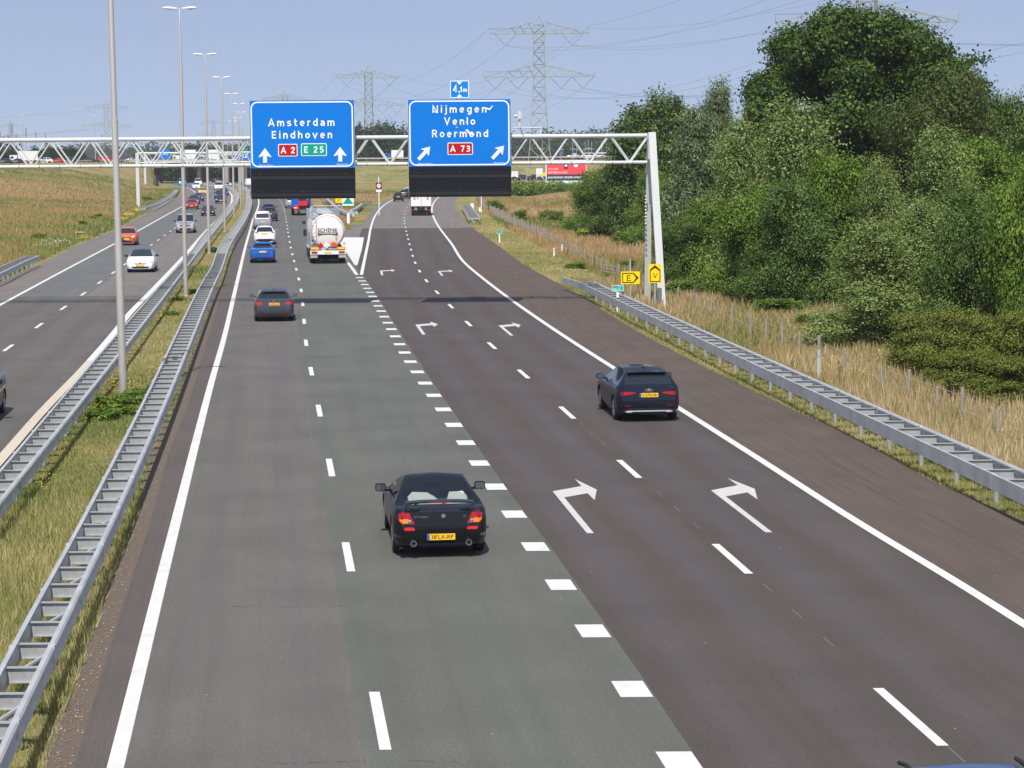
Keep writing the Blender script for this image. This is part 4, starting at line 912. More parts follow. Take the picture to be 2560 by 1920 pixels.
lettering('4', 'lettering', rt, .27, .31, -.008, .33, .20, whitem, .20); lettering(',', 'lettering', rt, .46, .32, -.008, .33, .053, whitem, .20); lettering('1', 'lettering', rt, .55, .31, -.008, .25, .08, whitem, .24); lettering('m', 'lettering', rt, .755, .31, -.008, .21, .19, whitem, .20)
b = MB()
for q in (-.15, .15): b.tube((w/2+q, .08, -.6), (w/2+q, .08, .4), .03, n=6)
b.build('bracket', galv, rt)
# yellow diversion signs E and V
def ysign(pts, px0, px1, py0, py1, Y, label, letter, pole_top, base, lw, poler=.035):
    x0, z1 = XZ(px0, py0, Y); x1, z0 = XZ(px1, py1, Y); w, h = x1-x0, z1-z0
    rt = thing('diversion_sign', label, 'diversion sign', ((x0+x1)/2, Y, 0), 0, 'yellow diversion signs by the gantry post'); o = (-w/2, z0)
    b = MB(); b.prism([(o[0]+a, o[1]+c) for a, c in rrect(0, 0, w, h, .05)], 0, .04); b.build('panel', yelm, rt)
    A, Bp = pts(w, h); b = MB(); b.ring([(o[0]+a, o[1]+c) for a, c in A], [(o[0]+a, o[1]+c) for a, c in Bp], -.008, 0); b.build('chevron_border', brownm, rt)
    lx, lz, lh, lwid = lw(w, h); text(letter, 'lettering', rt, o[0]+lx, o[1]+lz, -.009, capH=lh, width=lwid, m=brownm, bold=-.005)
    b = MB(); b.tube((0, .07, -.3), (0, .07, pole_top if pole_top else z0+.1), poler, n=8); b.build('pole', galv, rt, 'auto')
    if not pole_top: b = MB(); b.tube((0, .07, -.3), (0, .07, 1.25), .06, n=8); b.build('sleeve', galv2, rt, 'auto')
    return rt
def ep(w, h):
    m = .06; t = .045; A = [(m, m), (w*.68, m), (w-.05, h/2), (w*.68, h-m), (m, h-m), (m, h/2)]; B_ = [(m+t, m+t), (w*.655, m+t), (w*.80, h/2), (w*.655, h-m-t), (m+t, h-m-t), (m+t, h/2)]; return A, B_
def vp(w, h):
    m = .055; t = .045; A = [(m, m), (w/2, m), (w-m, m), (w-m, h*.70), (w/2, h-.04), (m, h*.70)]; B_ = [(m+t, m+t), (w/2, m+t), (w-m-t, m+t), (w-m-t, h*.645), (w/2, h*.80), (m+t, h*.645)]; return A, B_
ye = 103.5
ysign(ep, 1552.3, 1599.5, 679, 710, ye, 'yellow sign with brown E and arrowhead pointing right', 'E', XZ(1576, 647, ye)[1], None, lambda w, h: (w*.42, h*.26, h*.47, w*.22))
ysign(vp, 1621.5, 1653.8, 660.5, 707.5, 105.6, 'yellow sign with brown V and arrowhead pointing up', 'V', None, None, lambda w, h: (w*.5, h*.25, h*.28, w*.35))
def hecto(px0, px1, py0, py1, Y, label, txt=True):
    x0, z1 = XZ(px0, py0, Y); x1, z0 = XZ(px1, py1, Y); w, h = x1-x0, z1-z0
    rt = thing('kilometre_marker', label, 'kilometre marker', (x0, Y, 0)); b = MB(); b.prism([(a, z0+c) for a, c in rrect(0, 0, w, h, .03)], 0, .03); b.build('panel', mat('marker_green', (.0, .40, .30), .5), rt)
    b = MB(); b.ring([(a, z0+c) for a, c in rrect(.008, .008, w-.008, h-.008, .03)], [(a, z0+c) for a, c in rrect(.025, .025, w-.025, h-.025, .02)], -.003, 0); b.build('border', whitem, rt)
    b = MB(); b.prism([(a, c) for a, c in rrect(w*.08, z0+h*.58, w*.36, z0+h*.88, .02)], -.004, 0); b.build('route_shield', redm, rt)
    if txt: text('A2', 'lettering', rt, w*.22, z0+h*.65, -.006, capH=h*.16, width=w*.18, m=whitem); text('221,7', 'lettering', rt, w*.40, z0+h*.15, -.006, capH=h*.30, width=w*.62, m=whitem, bold=.01); text('Li', 'lettering', rt, w*.65, z0+h*.6, -.006, capH=h*.2, width=w*.12, m=whitem)
    b = MB(); b.box((w/2, .03, z0/2-.1), (.11, .05, z0+.1)); b.build('post', whitem, rt)
    return rt
hecto(1529, 1559, 712.5, 728, 103., 'small green marker reading 221,7 behind the start of the right guard rail')
hecto(1241.5, 1255.5, 574.5, 584, 185., 'small green marker on the mown verge left of the wooden fence', False)
# speed sign, nose sign, cabinets
x, z = XZ(950, 475, 275.); zc_ = XZ(948, 464, 275.)[1]
rt = thing('speed_sign', 'square speed sign with red ring reading 100 on pole in the grass between boards', 'speed sign', (on(948, 275.)[0], 275., gz(on(948, 275.)[0], 275.)))
b = MB(); b.prism([(a, zc_-.42+c) for a, c in rrect(-.38, 0, .38, .85, .05)], 0, .04); b.build('panel', mat('sign_dark', (.05, .03, .04), .5), rt)
b = MB(); b.lathe((0, -.005, zc_+.02), [(.34, 0), (.34, -.01), (.24, -.01), (.24, 0)], 20, 'y'); b.build('red_ring', redm, rt); b = MB(); b.lathe((0, -.004, zc_+.02), [(0, -.008), (.25, -.008)], 20, 'y'); b.build('disc', whitem, rt); text('100', 'lettering', rt, 0, zc_-.05, -.018, capH=.17, m=platet, bold=.02)
b = MB(); b.box((0, .02, zc_-.62), (.7, .04, .26)); b.build('sub_panel', whitem, rt); b = MB(); b.tube((0, .05, 0), (0, .05, zc_+1.1), .06, n=6); b.build('pole', whitem, rt)
Yn_ = 232.
x0 = on(871, Yn_)[0]; rt = thing('nose_sign', 'white sign with green triangle on white post in the fork', 'fork sign', (x0, Yn_, 0))
zc_ = XZ(871, 500, Yn_)[1]; b = MB(); b.box((0, 0, zc_+.2), (1.2, .05, 1.6)); b.build('panel', whitem, rt); b = MB(); b.prism([(-.58, zc_-.42), (.58, zc_-.42), (0, zc_+.35)], -.04, -.026); b.build('triangle', greenm, rt); b = MB(); b.box((0, .05, .6), (.28, .06, 1.6)); b.build('post', whitem, rt)
x0 = on(848, Yn_+6)[0]; zc_ = XZ(848, 500, Yn_+6)[1]; rt = thing('warning_sign', 'yellow sign partly hidden under the Amsterdam board above the tanker', 'yellow sign', (x0, Yn_+6, 0))
b = MB(); b.box((0, 0, zc_+.2), (.75, .05, 1.0)); b.build('panel', yelm, rt); text('2T', 'lettering', rt, 0, zc_-.15, -.03, capH=.22, m=redm, bold=.02); text('-7', 'lettering', rt, 0, zc_+.2, -.03, capH=.22, m=redm, bold=.02); b = MB(); b.tube((0, .05, -.2), (0, .05, zc_), .04, n=6); b.build('pole', galv, rt)
def cab(px, py0, py1, w, lab, pole=None):
    g = G(px, py1); zt2 = XZ(px, py0, g[1])[1]; rt = thing('roadside_cabinet', lab, 'cabinet', (g[0], g[1], gz(g[0], g[1])))
    b = MB(); b.box((0, 0, zt2/2), (w, .35, zt2)); b.box((0, 0, zt2+.03), (w+.06, .42, .05)); b.build('cabinet_body', whitem, rt); b = MB(); b.box((0, -.182, zt2*.55), (w*.8, .01, zt2*.7)); b.build('door', whitem, rt)
cab(1180.5, 508, 524.5, .42, 'white roadside cabinet right of the short guard rail end'); cab(1199.5, 518, 529, .25, 'small white cabinet at the foot of the thin pole')
g = G(1203.5, 533); rt = thing('white_pole', 'thin white pole below the right edge of the Nijmegen board', 'pole', (g[0], g[1], 0)); b = MB(); b.tube((0, 0, -.2), (0, 0, 9.), .06, .045, n=8); b.build('shaft', whitem, rt); b = MB(); b.box((0, 0, 9.0), (.3, .3, .25)); b.build('cap', whitem, rt)
# ---------------------------------------------------------------- wooden fence and reflector posts
fp = [(1192, 495.5), (1212.6, 521.5), (1232, 537), (1256, 550), (1280, 562), (1305, 573.6), (1335, 586), (1363, 598), (1403.5, 618), (1448.5, 646), (1492, 668), (1535, 690), (1600, 722), (1693, 757), (1751, 775), (1779, 788), (1840, 812), (1876.5, 832.4), (1917, 847.6), (1956.5, 862.8), (1998.5, 878), (2046, 897), (2120, 930), (2204.6, 976), (2270, 998), (2344, 1024), (2422, 1050), (2495.7, 1092), (2580, 1130)]
LF = Ln([fp[i] for i in (0, 1, 3, 5, 7, 8, 9, 11, 13, 15, 17, 19, 21, 23, 25, 27, 28)])
rt = thing('wire_fence', 'low fence of weathered wooden posts and wire running along the right meadow', 'fence', (0, 0, 0)); yy = [G(*p)[1] for p in fp]; near = float(G(1370, 600)[1])
yl = float(LF.Y[0]); pl = LF.walk(yl-6, float(G(1370, 600)[1]), 3.0); pst = sorted(set([round(v, 1) for v in pl if v > 118]+[round(v, 1) for v in yy if v < 118]+[yl-7, yl-14]))
for i, y in enumerate(pst[:100]):
    x = float(LF.x(y)); b = MB(); h = random.uniform(.72, .98); a = random.uniform(-.06, .06); b.tube((x, y, gz(x, y)-.3), (x+a, y+random.uniform(-.04, .04), gz(x, y)+h), .065, .055, n=7); b.build('post', woodm, rt, 'auto')
pl2 = LF.walk(float(G(1370, 600)[1]), float(LF.Y[-1]), 1.5); b = MB()
for y in pl2: x = float(LF.x(y)); b.tube((x, y, gz(x, y)-.3), (x+random.uniform(-.06, .06), y, gz(x, y)+random.uniform(.9, 1.3)), .07, .06, n=6)
tag(b.build('post', woodm, rt, 'auto'), kind='stuff')
b = MB()
for zz in (.35, .7):
    for y, y2 in zip(pst, pst[1:]): p, q = LF.p(y), LF.p(y2); b.tube((p.x, p.y, gz(p.x, p.y)+zz), (q.x, q.y, gz(q.x, q.y)+zz), .006, n=3, cap=False)
b.build('wire', galv2, rt)
g = G(1520, 690); rt = thing('wooden_gate', 'small grey wooden gate at the bend of the fence left of the E sign', 'gate', (g[0], g[1], gz(g[0], g[1]))); rt.scale = (.55, .8, .62)
for i, x in enumerate((-.7, 1.0)): b = MB(); b.tube((x, -x*1.2, -.2), (x, -x*1.2, 1.35), .1, .09, n=7); b.build('post', woodm, rt, 'auto')
for z in (.4, .7, 1.0): b = MB(); b.tube((-.7, .84, z+.15), (1.0, -1.2, z), .05, n=5); b.build('rail', woodm, rt)
for i, (x, y) in enumerate(((1385, 640), (1405, 630), (2046, 948))):
    g = G(x, y); rt = thing('marker_post', ('thin white marker post left of the wooden fence', 'white marker post beside the fence line', 'short grey marker post standing at the back of the right guard rail')[i], 'marker post', (g[0], g[1], -.05)); b = MB(); b.box((0, 0, .5), (.10, .06, 1.05)); rt.scale[2] = 1 if i == 2 else .62; b.build('post_body', whitem if i < 2 else galv, rt); b = MB(); b.box((0, -.035, .85), (.08, .01, .12)); b.build('reflector', galv2, rt)
# ---------------------------------------------------------------- billboard
Yh = 470.
x0, z1 = XZ(1364, 401, Yh); x1, z0 = XZ(1466, 461, Yh); w, h = x1-x0, z1-z0; rt = thing('billboard', 'red, navy and white billboard beyond the meadow, half hidden by bushes', 'billboard', (x0, Yh, z0))
b = MB(); b.box((w/2, .1, h/2), (w, .2, h)); b.build('panel', whitem, rt)
bred = mat('billboard_red', (.80, .055, .07), .6); bnav = mat('billboard_navy', (.02, .025, .06), .6)
b = MB(); b.box((w/2+.06, -.02, h*.69), (w-.3, .03, h*.54)); b.build('red_field', bred, rt); b = MB(); b.box((w/2+.06, -.02, h*.29), (w-.3, .03, h*.25)); b.build('navy_field', bnav, rt)
text('TE KOOP', 'lettering', rt, w*.18, h*.60, -.045, capH=h*.085, width=w*.24, m=whitem, bold=-.008); text('BEDRIJFSKAVELS', 'lettering', rt, w*.30, h*.46, -.045, capH=h*.085, width=w*.48, m=whitem, bold=-.008)
text('BUSINESSPARK MIDDEN-LIMBURG', 'lettering', rt, w*.49, h*.26, -.045, capH=h*.075, width=w*.86, m=whitem, bold=.02); text('INT-ACTIEF.NL', 'lettering', rt, w*.25, h*.06, -.03, capH=h*.06, width=w*.40, m=bnav)
b = MB(); b.box((w*.50, -.05, h*.80), (w*.10, .03, h*.30)); b.build('logo_plate', bnav, rt); b = MB(); b.box((w*.50, -.07, h*.78), (w*.06, .02, h*.08)); b.build('logo_mark', whitem, rt); b = MB(); b.lathe((w*.74, -.05, h*.80), [(0, -.02), (.45, -.02), (.45, .02)], 16, 'y'); b.build('roundel', whitem, rt)
for f in (.05, .35, .65, .95): b = MB(); b.box((w*f, .3, -z0/2-.2), (.25, .25, z0+1.6)); b.build('support', galv2, rt)
x0, z1 = XZ(1354, 431, 500); x1, z0 = XZ(1364, 440, 500); rt = thing('yellow_panel', 'small yellow panel left of the billboard', 'sign panel', (x0, 500, 0)); b = MB(); b.box(((x1-x0)/2, 0, (z0+z1)/2), (x1-x0, .06, z1-z0)); b.build('panel', yelm, rt); b = MB(); b.tube(((x1-x0)/2, .08, -.2), ((x1-x0)/2, .08, z1), .06, n=6); b.build('pole', galv, rt)
# ---------------------------------------------------------------- far gantries with blue signs
def fargantry(px0, px1, Y, zt_, zb__, label, signs, legx=()):
    X0, X1 = on(px0, Y)[0], on(px1, Y)[0]; rt = thing('sign_gantry', label, 'sign gantry', (X0, Y, 0), 0, 'far sign gantries'); b = MB(); w = X1-X0
    for z, r in ((zt_, .12), (zb__, .10)): b.tube((0, 0, z), (w, 0, z), r, n=8)
    n = int(w/2.); 
    for i in range(n): x = w*i/n; b.tube((x, 0, zb__), (x+w/n/2, 0, zt_), .05, n=5); b.tube((x+w/n/2, 0, zt_), (x+w/n, 0, zb__), .05, n=5)
    b.build('beam', steelw, rt)
    for lx in legx: b = MB(); b.box((on(lx, Y)[0]-X0, 0, zt_/2), (.5, .5, zt_)); b.build('leg', steelw, rt)
    for (a, c, t_, d_, lines) in signs:
        xa, za = XZ(a, t_, Y); xb, zb2 = XZ(c, d_, Y); b = MB(); b.box(((xa+xb)/2-X0, -.3, (za+zb2)/2), (xb-xa, .1, za-zb2)); s_ = b.build('sign_panel', bluem, rt)
        for i, ln_ in enumerate(lines): text(ln_, 'sign_text', s_, (xa+xb)/2-X0, za-(i+1)*(za-zb2)/(len(lines)+.6), -.37, width=(xb-xa)*.7, m=whitem)
    return rt
fargantry(346.5, 700, 331., XZ(500, 381.5, 331.)[1], XZ(500, 405.5, 331.)[1], 'white gantry behind the big one, its left post standing in dry grass', [], (346.5,))
fargantry(364, 690, 545., XZ(500, 384, 545.)[1], XZ(500, 402, 545.)[1], 'third white gantry, its thin left post right behind the second one', [(397, 425, 372, 397, ['Venlo'])], (364,))
fargantry(560, 760, 420., XZ(600, 386, 420.)[1], XZ(600, 400, 420.)[1], 'far white gantry with blue boards left of the Amsterdam board', [(590, 627, 381, 398, ['Amsterdam', 'A2'])], (755,))
x0, z1 = XZ(608, 371, 430); x1, z0 = XZ(620, 377, 430); rt = thing('route_sign', 'tiny green sign above the far blue boards', 'route sign', (x0, 430, 0)); b = MB(); b.box(((x1-x0)/2, 0, (z0+z1)/2), (x1-x0, .08, z1-z0)); b.build('panel', greenm, rt); b = MB(); b.tube(((x1-x0)/2, .1, 0), ((x1-x0)/2, .1, z1), .06, n=6); b.build('pole', galv, rt)
for px, pz_, lab in ((185.5, 395, 'small green marker on the rail of the crossing road'),): q = deckp(px); rt = thing('kilometre_marker', lab, 'kilometre marker', (q[0], q[1]-8, ZD)); b = MB(); b.box((0, 0, 1.4), (.55, .05, .5)); b.build('panel', greenm, rt); b = MB(); b.box((0, .05, .6), (.1, .05, 1.4)); b.build('post', whitem, rt)
for px, d_, w_, h_, col, lab in ((1401, 800, .6, 1.4, bluem, 'tiny dark blue banner sign beside the far street lamps'), (1436, 800, 1.3, .9, sblue, 'small pale blue sign before the far wood'), (1515, 820, 1.3, .9, bluem, 'tiny blue motorway sign at the right end of the far street lamps')):
    q = on(px, d_, 0); rt = thing('far_sign', lab, 'sign', q); b = MB(); b.box((0, 0, 7.7), (w_, .15, h_)); b.build('panel', col, rt); b = MB(); b.tube((0, .2, 0), (0, .2, 8.), .12, n=6); b.build('pole', galv, rt)
# small concrete drain covers in the left meadow
for (x, y, lab) in ((200, 586, 'small grey concrete block in the grass left of the orange car'), (276, 506, 'small grey block in the dry grass left of the gantry post'), (417, 490, 'small pale block in the grass by the bend')):
    g = G(x, y); rt = thing('concrete_block', lab, 'concrete block', (g[0], g[1], gz(g[0], g[1]))); b = MB(); b.box((0, 0, .14), (.95, .4, .30)); b.build('block', concd, rt); b = MB(); b.box((0, -.21, .12), (.6, .02, .16)); b.build('grating', under, rt)
# ---------------------------------------------------------------- bridge over the motorway
xa, xb = on(383, 650)[0], on(862, 650)[0]; rt = thing('motorway_bridge', 'brown-grey concrete bridge of the crossing road with round-edged piers over both carriageways', 'bridge', ((xa+xb)/2, 652, 0)); ox = (xa+xb)/2
b = MB(); b.box((0, 4, ZD-.85), (xb-xa+6, 16, 1.6)); b.build('deck', concm, rt); b = MB(); b.box((0, -4.2, ZD-.35), (xb-xa+8, .4, 1.1)); b.build('parapet', concd, rt)
def pier(px0, px1, name, m, d=14): x, x2 = on(px0, 648)[0]-ox, on(px1, 648)[0]-ox; b = MB(); b.box(((x+x2)/2, 3, (ZD-1.6)/2-.2), (x2-x, d, ZD-1.3)); b.tube(((x+x2)/2, 3-d/2, -.4), ((x+x2)/2, 3-d/2, ZD-1.7), (x2-x)/2, n=14); b.build(name, m, rt, 'auto')
pier(455, 467, 'pier', concm); pier(492, 502, 'pier', mat('concrete_tan', (.40, .29, .20), .85, 0, .2, .4)); pier(560, 573, 'pier', concm); pier(600, 612, 'pier', concm); pier(690, 705, 'pier', concm); pier(790, 802, 'pier', concm)
for a, c in ((380, 384), (850, 864)): x, x2 = on(a, 650)[0]-ox, on(c, 650)[0]-ox; b = MB(); b.box(((x+x2)/2, 4, 2.6), (x2-x+1, 17, 5.6)); b.build('abutment', concm, rt)
for a, c in ((467, 492), (585, 600), (612, 640)): x, x2 = on(a, 668)[0]-ox, on(c, 668)[0]-ox; b = MB(); b.box(((x+x2)/2, 14, 2.2), (x2-x, 1., 5.0)); b.build('back_wall_shade', mat('opening_shade', (.05, .05, .05), .9) if a != 612 else concm, rt)  # the near-black ones stand for shaded openings, the shade put into the colour
b = MB(); 
for i, (a, z, c) in enumerate(((618, 1.9, 4.2), (624, 2.2, 3.2), (630, 1.7, 4.0))): b.box((on(a, 660)[0]-ox, 5.5, z), (3.2, .2, 1.5))
b.build('graffiti', mat('graffiti_blue', (.05, .32, .50), .7, 0, .9, 1.6), rt)
p = on(385.5, 560); rt = thing('retaining_wall', 'small dark sloping wing wall at the foot of the left embankment', 'retaining wall', (p[0], 560, 0)); b = MB(); b.prism([(-.7, 0), (.5, 0), (.5, 2.9), (.3, 2.4), (-.3, 1.0)], 0, 4); b.build('wall', mat('dark_sheet', (.06, .055, .06), .8), rt)
# ---------------------------------------------------------------- pylons and wires
def pylon(X, Y, label, zb=0., rz=0., s=1., src=None, off=False):
    if src:
        rt = copytree(src); rt.location = (X, Y, zb); rt.rotation_euler[2] = rz; rt.scale = (s, s, s); tag(rt, label); return rt
    rt = thing('electricity_pylon', label, 'electricity pylon', (X, Y, zb), rz, 'lattice pylons of the power line'); b = MB(); rr = .115
    lv = [(0, 3.3), (4.5, 2.75), (9, 2.3), (13.5, 1.95), (17, 1.7), (20, 1.5), (23, 1.38), (25.4, 1.35), (28.2, 1.32), (31, 1.3), (33.2, 1.28), (35.3, 1.28), (37.2, 1.25), (39.6, .08)]
    cor = ((-1, -1), (1, -1), (1, 1), (-1, 1))
    for (za, ha), (zc, hc) in zip(lv, lv[1:]):
        for i in range(4):
            (ax, ay), (bx, by) = cor[i], cor[(i+1) % 4]
            b.tube((ax*ha, ay*ha, za), (ax*hc, ay*hc, zc), rr, n=4, cap=False)
            b.tube((ax*ha, ay*ha, za), (bx*hc, by*hc, zc), rr*.6, n=3, cap=False); b.tube((bx*ha, by*ha, za), (ax*hc, ay*hc, zc), rr*.6, n=3, cap=False)
            if za > 0: b.tube((ax*ha, ay*ha, za), (bx*ha, by*ha, za), rr*.6, n=3, cap=False)
    b.build('tower', pylm, rt)
    for zc, hs, hb in ((35.3, 11.4, 1.28), (25.4, 12.9, 1.35)):
        b = MB()
        for sx in (-1, 1):
            for sy in (-1, 1):
                b.tube((sx*hb, sy*hb, zc), (sx*hs, 0, zc), .09, n=4, cap=False); b.tube((sx*hb, sy*hb, zc+2.6), (sx*hs, 0, zc+.1), .08, n=4, cap=False)
                for k in range(5):
                    f0, f1 = k/5, (k+.5)/5; f2 = (k+1)/5; P0 = Vector((sx*hb, sy*hb, zc)); P1 = Vector((sx*hs, 0, zc)); Q0 = Vector((sx*hb, sy*hb, zc+2.6)); Q1 = Vector((sx*hs, 0, zc+.1))
                    b.tube(P0.lerp(P1, f0), Q0.lerp(Q1, f1), .05, n=3, cap=False); b.tube(Q0.lerp(Q1, f1), P0.lerp(P1, f2), .05, n=3, cap=False)
            b.tube((sx*hs, 0, zc), (sx*(hs-.05), 0, zc+1.25), .05, n=3); b.tube((sx*(hs-.05), 0, zc+1.25), (sx*hb, 0, zc+1.25), .05, n=3)
        b.build('crossarm', pylm, rt)
    b = MB()
    for zc, xs in ((35.3, (7.7,)), (25.4, (5.0, 10.15))):
        for x in xs:
            for sx in (-1, 1):
                for q in (-2.45, 2.45): b.tube((sx*(x+q), 0, zc-.1), (sx*x, 0, zc-2.7), .06, n=5)
    b.build('insulator', insm, rt); return rt
pc = (on(1349.5, 507)[0], 507.)
PC = pylon(pc[0], pc[1], 'tall lattice electricity pylon right of the Nijmegen board', 0)
p2 = (on(924, 785)[0], 785.); P2 = pylon(*p2, 'lattice electricity pylon between the two blue boards', src=PC)
p3 = (on(716, 1075)[0], 1075.); P3 = pylon(*p3, 'faint pylon whose top rises above the Amsterdam board', src=PC)
pr_ = (on(2163, 318)[0], 318.); PR = pylon(*pr_, 'near pylon behind the big dark oak, only its lower crossarm in view', src=PC, s=1.03)
p4 = (on(270, 1150)[0], 1150.); pylon(*p4, 'pylon seen beside the nearest lamp post above the crossing road', src=PC, s=.98, rz=R(12), zb=-1)
p5 = (on(536, 1800)[0], 1800.); pylon(*p5, 'faint far pylon right of the third lamp post', src=PC, rz=R(5))
p6 = (on(30, 1900)[0], 1900.); pylon(*p6, 'faint far pylon at the left edge above the box lorry', src=PC, rz=R(-20))
q = (pc[0]+(pc[0]-p2[0])*1.0, pc[1]+(pc[1]-p2[1]))
pylon(*q, 'pylon outside the right edge carrying the wires overhead', src=PC)
def cat(a, c, sag, r, lab):
    b = MB(); n = 22; P = [Vector(a).lerp(Vector(c), i/n)-Vector((0, 0, 4*sag*(i/n)*(1-i/n))) for i in range(n+1)]
    for u, v in zip(P, P[1:]): b.tube(u, v, r, n=3, cap=False)
    return tag(b.build('power_line', wirem), lab, 'power line', 'overhead wires between the pylons')
ATT = [(-7.7, 32.6), (7.7, 32.6), (-10.15, 22.7), (-5., 22.7), (5., 22.7), (10.15, 22.7), (-11.4, 36.5), (11.4, 36.5)]
def ww(A, zA, B, zB, sel, lab, sag, r=.022):
    for i in sel: x, z = ATT[i]; cat((A[0]+x, A[1], z+zA), (B[0]+x, B[1], z+zB), sag, r, lab)
ww(pc, 0, q, 0, (1, 4, 5, 7, 0), 'thin wire rising from the tall pylon to the top right edge', 5)
ww(p2, 0, pc, 0, range(8), 'thin wire sagging between the two middle pylons', 8, .028)
ww(p3, 0, p2, 0, range(8), 'thin faint wire left of the pylon between the boards', 9, .032)
ww(pc, 0, pr_, 0, (0, 1, 2, 3, 5, 6), 'thin wire from the tall pylon to the near pylon behind the oak', 4.5)
e_ = (pr_[0]+200, pr_[1]-30)
ww(pr_, .5, e_, 0, (1, 4, 5), 'thin wire leaving to the right behind the treetops', 2)
ww(p4, 0, (p4[0]-260, 900), 0, (0, 2, 3), 'thin wire over the trees at the far left', 8, .05)
# substation masts at the far left
for i, (px, d_, h_) in enumerate(((12, 1300, 21), (33, 1250, 27), (43, 1350, 22), (68, 1200, 24), (92, 1300, 23), (116, 1250, 21), (3, 1280, 24), (55, 1330, 20))):
    p = on(px, d_); rt = thing('substation_mast', 'thin dark mast of the substation above the trees at the far left', 'mast', p, 0, 'substation masts at the far left'); b = MB(); b.tube((0, 0, 0), (0, 0, h_), .22, .12, n=5); b.build('shaft', pylm, rt); b = MB(); b.tube((0, 0, h_-5), (0, 0, h_), .38, n=6); b.tube((-4, 0, h_-6), (4, 0, h_-6), .1, n=4); b.build('insulator', insm, rt)
# farmhouse roof on the far left
p = on(240, 820, 0); rt = thing('farm_building', 'dark low-roofed building between the trees and the pylon foot at the far left', 'building', p)
b = MB(); b.box((0, 0, 3.4), (24, 10, 7)); b.build('wall', mat('brick_far', (.16, .09, .07), .9), rt); b = MB(); b.prism([(-15, 6.8), (15, 6.8), (9, 10.6), (-15, 10.6)], -6, 6); b.build('roof', mat('roof_slate', (.05, .055, .065), .8), rt)
# ---------------------------------------------------------------- traffic
def place(ln, cx, by, L, ovh, away=True, flip=False):
    g = G(cx, by); s_ = math.atan2(-(ln.sl(g[1])), 1.); d = Vector((-math.sin(s_), math.cos(s_), 0)); o = Vector(g)+d*(L/2-ovh)+(Vector((0, 0, .0)))
    return (o.x, o.y, .003), (s_ if away else s_+math.pi)
GRP = 'vehicles on the motorway'
def rearcar(kind, col, name, cx, by, ln, lab, lamp, cat='car', detail=1, **kw):
    T = TYPES[kind]; rf = {k: kw.pop(k) for k in list(kw) if k in ('lampmat', 'valance', 'plate_z', 'refl', 'wiper', 'brake3', 'badge', 'txt')}
    l, rz = place(ln, cx, by, T['L'], .185*T['L']); r, I = car(name, kind, col, l, rz, lab, cat, GRP, detail, **kw); hw = I['hw']; rearfit(r, I, [(a*hw, z) for a, z in lamp], **rf)
    if kind in ('van', 'mpv') and kw.get('rearglass') is not False: patch(I['bvh'], [(-hw*.72, T['br']+.08), (hw*.72, T['br']+.08), (hw*.64, T['H']-.22), (-hw*.64, T['H']-.22)], -1, glass, 'rear_window', r, .01, 2)
    return r, I
def frontcar(kind, col, name, cx, by, ln, lab, cat='car', detail=1, fit={}, **kw):
    T = TYPES[kind]; l, rz = place(ln, cx, by, T['L'], .20*T['L'], False); r, I = car(name, kind, col, l, rz, lab, cat, GRP, detail, **kw); frontfit(r, I, **fit); return r, I
lane1 = Off(L0, 1.8); lane2 = Off(LM, 1.9)
# --- the black coupe
r, I = rearcar('coupe', 'black', 'coupe', 1094.8, 1377, lane2, 'glossy black coupe with raised rear spoiler, nearest car in the middle lane', [(.55, .655), (.83, .665), (.885, .72), (.89, .82), (.84, .875), (.70, .88), (.66, .85)], detail=2, clear=True, wiper=False, brake3=False, badge=False, plate_z=.415, valance=(.17, .25), txt="38'LX-RP", N=80)
hw = I['hw']; bv = I['bvh']
for s_ in (1, -1):
    patch(bv, mir([(hw*.67, .675), (hw*.80, .675), (hw*.865, .71), (hw*.87, .755), (hw*.69, .755)], s_), -1, tailo, 'indicator_lamp', r, .016, 1)
    cx_ = .655*hw; h = bv[0].ray_cast(Vector((s_*cx_, -6, .70)), Vector((0, 1, 0))); b = MB(); b.lathe((s_*cx_, h[0].y-.02, .705), [(0, -.01), (.038, -.006), (.045, .01)], 14, 'y'); b.build('reverse_lamp', chrome, r)
    patch(bv, mir([(hw*.56, .545), (hw*.76, .545), (hw*.785, .57), (hw*.77, .60), (hw*.58, .60), (hw*.55, .57)], s_), -1, tailb, 'fog_lamp', r, .012, 1)
    h = bv[0].ray_cast(Vector((s_*hw*.58, -6, .26)), Vector((0, 1, 0))); y_ = h[0].y if h[0] is not None else -2.1
    b = MB(); b.lathe((s_*hw*.585, y_-.02, .30), [(.045, .1), (.045, -.06), (.058, -.06), (.058, .1)], 16, 'y'); e = b.build('exhaust_pipe', chrome, r, 'auto'); b = MB(); b.lathe((s_*hw*.585, y_-.05, .30), [(0, 0), (.045, 0)], 16, 'y'); b.build('exhaust_bore', under, e)
yb_ = -I['L']/2
b = MB(); nw = 18; vs = []
for i in range(nw+1):
    f = -1+2*i/nw; x = f*hw*.73; z = 1.045-.035*abs(f)**3; y0_ = yb_+.16+.05*f*f
    vs += [(x, y0_, z), (x, y0_+.20, z+.012), (x, y0_+.20, z-.012), (x, y0_, z-.026)]
b.add(vs, [(i*4+j, i*4+(j+1) % 4, i*4+4+(j+1) % 4, i*4+4+j) for i in range(nw) for j in range(4)]+[(0, 1, 2, 3), tuple(range(nw*4, nw*4+4))])
sp_ = b.build('rear_spoiler', PNT['blackblue'], r, 'auto')
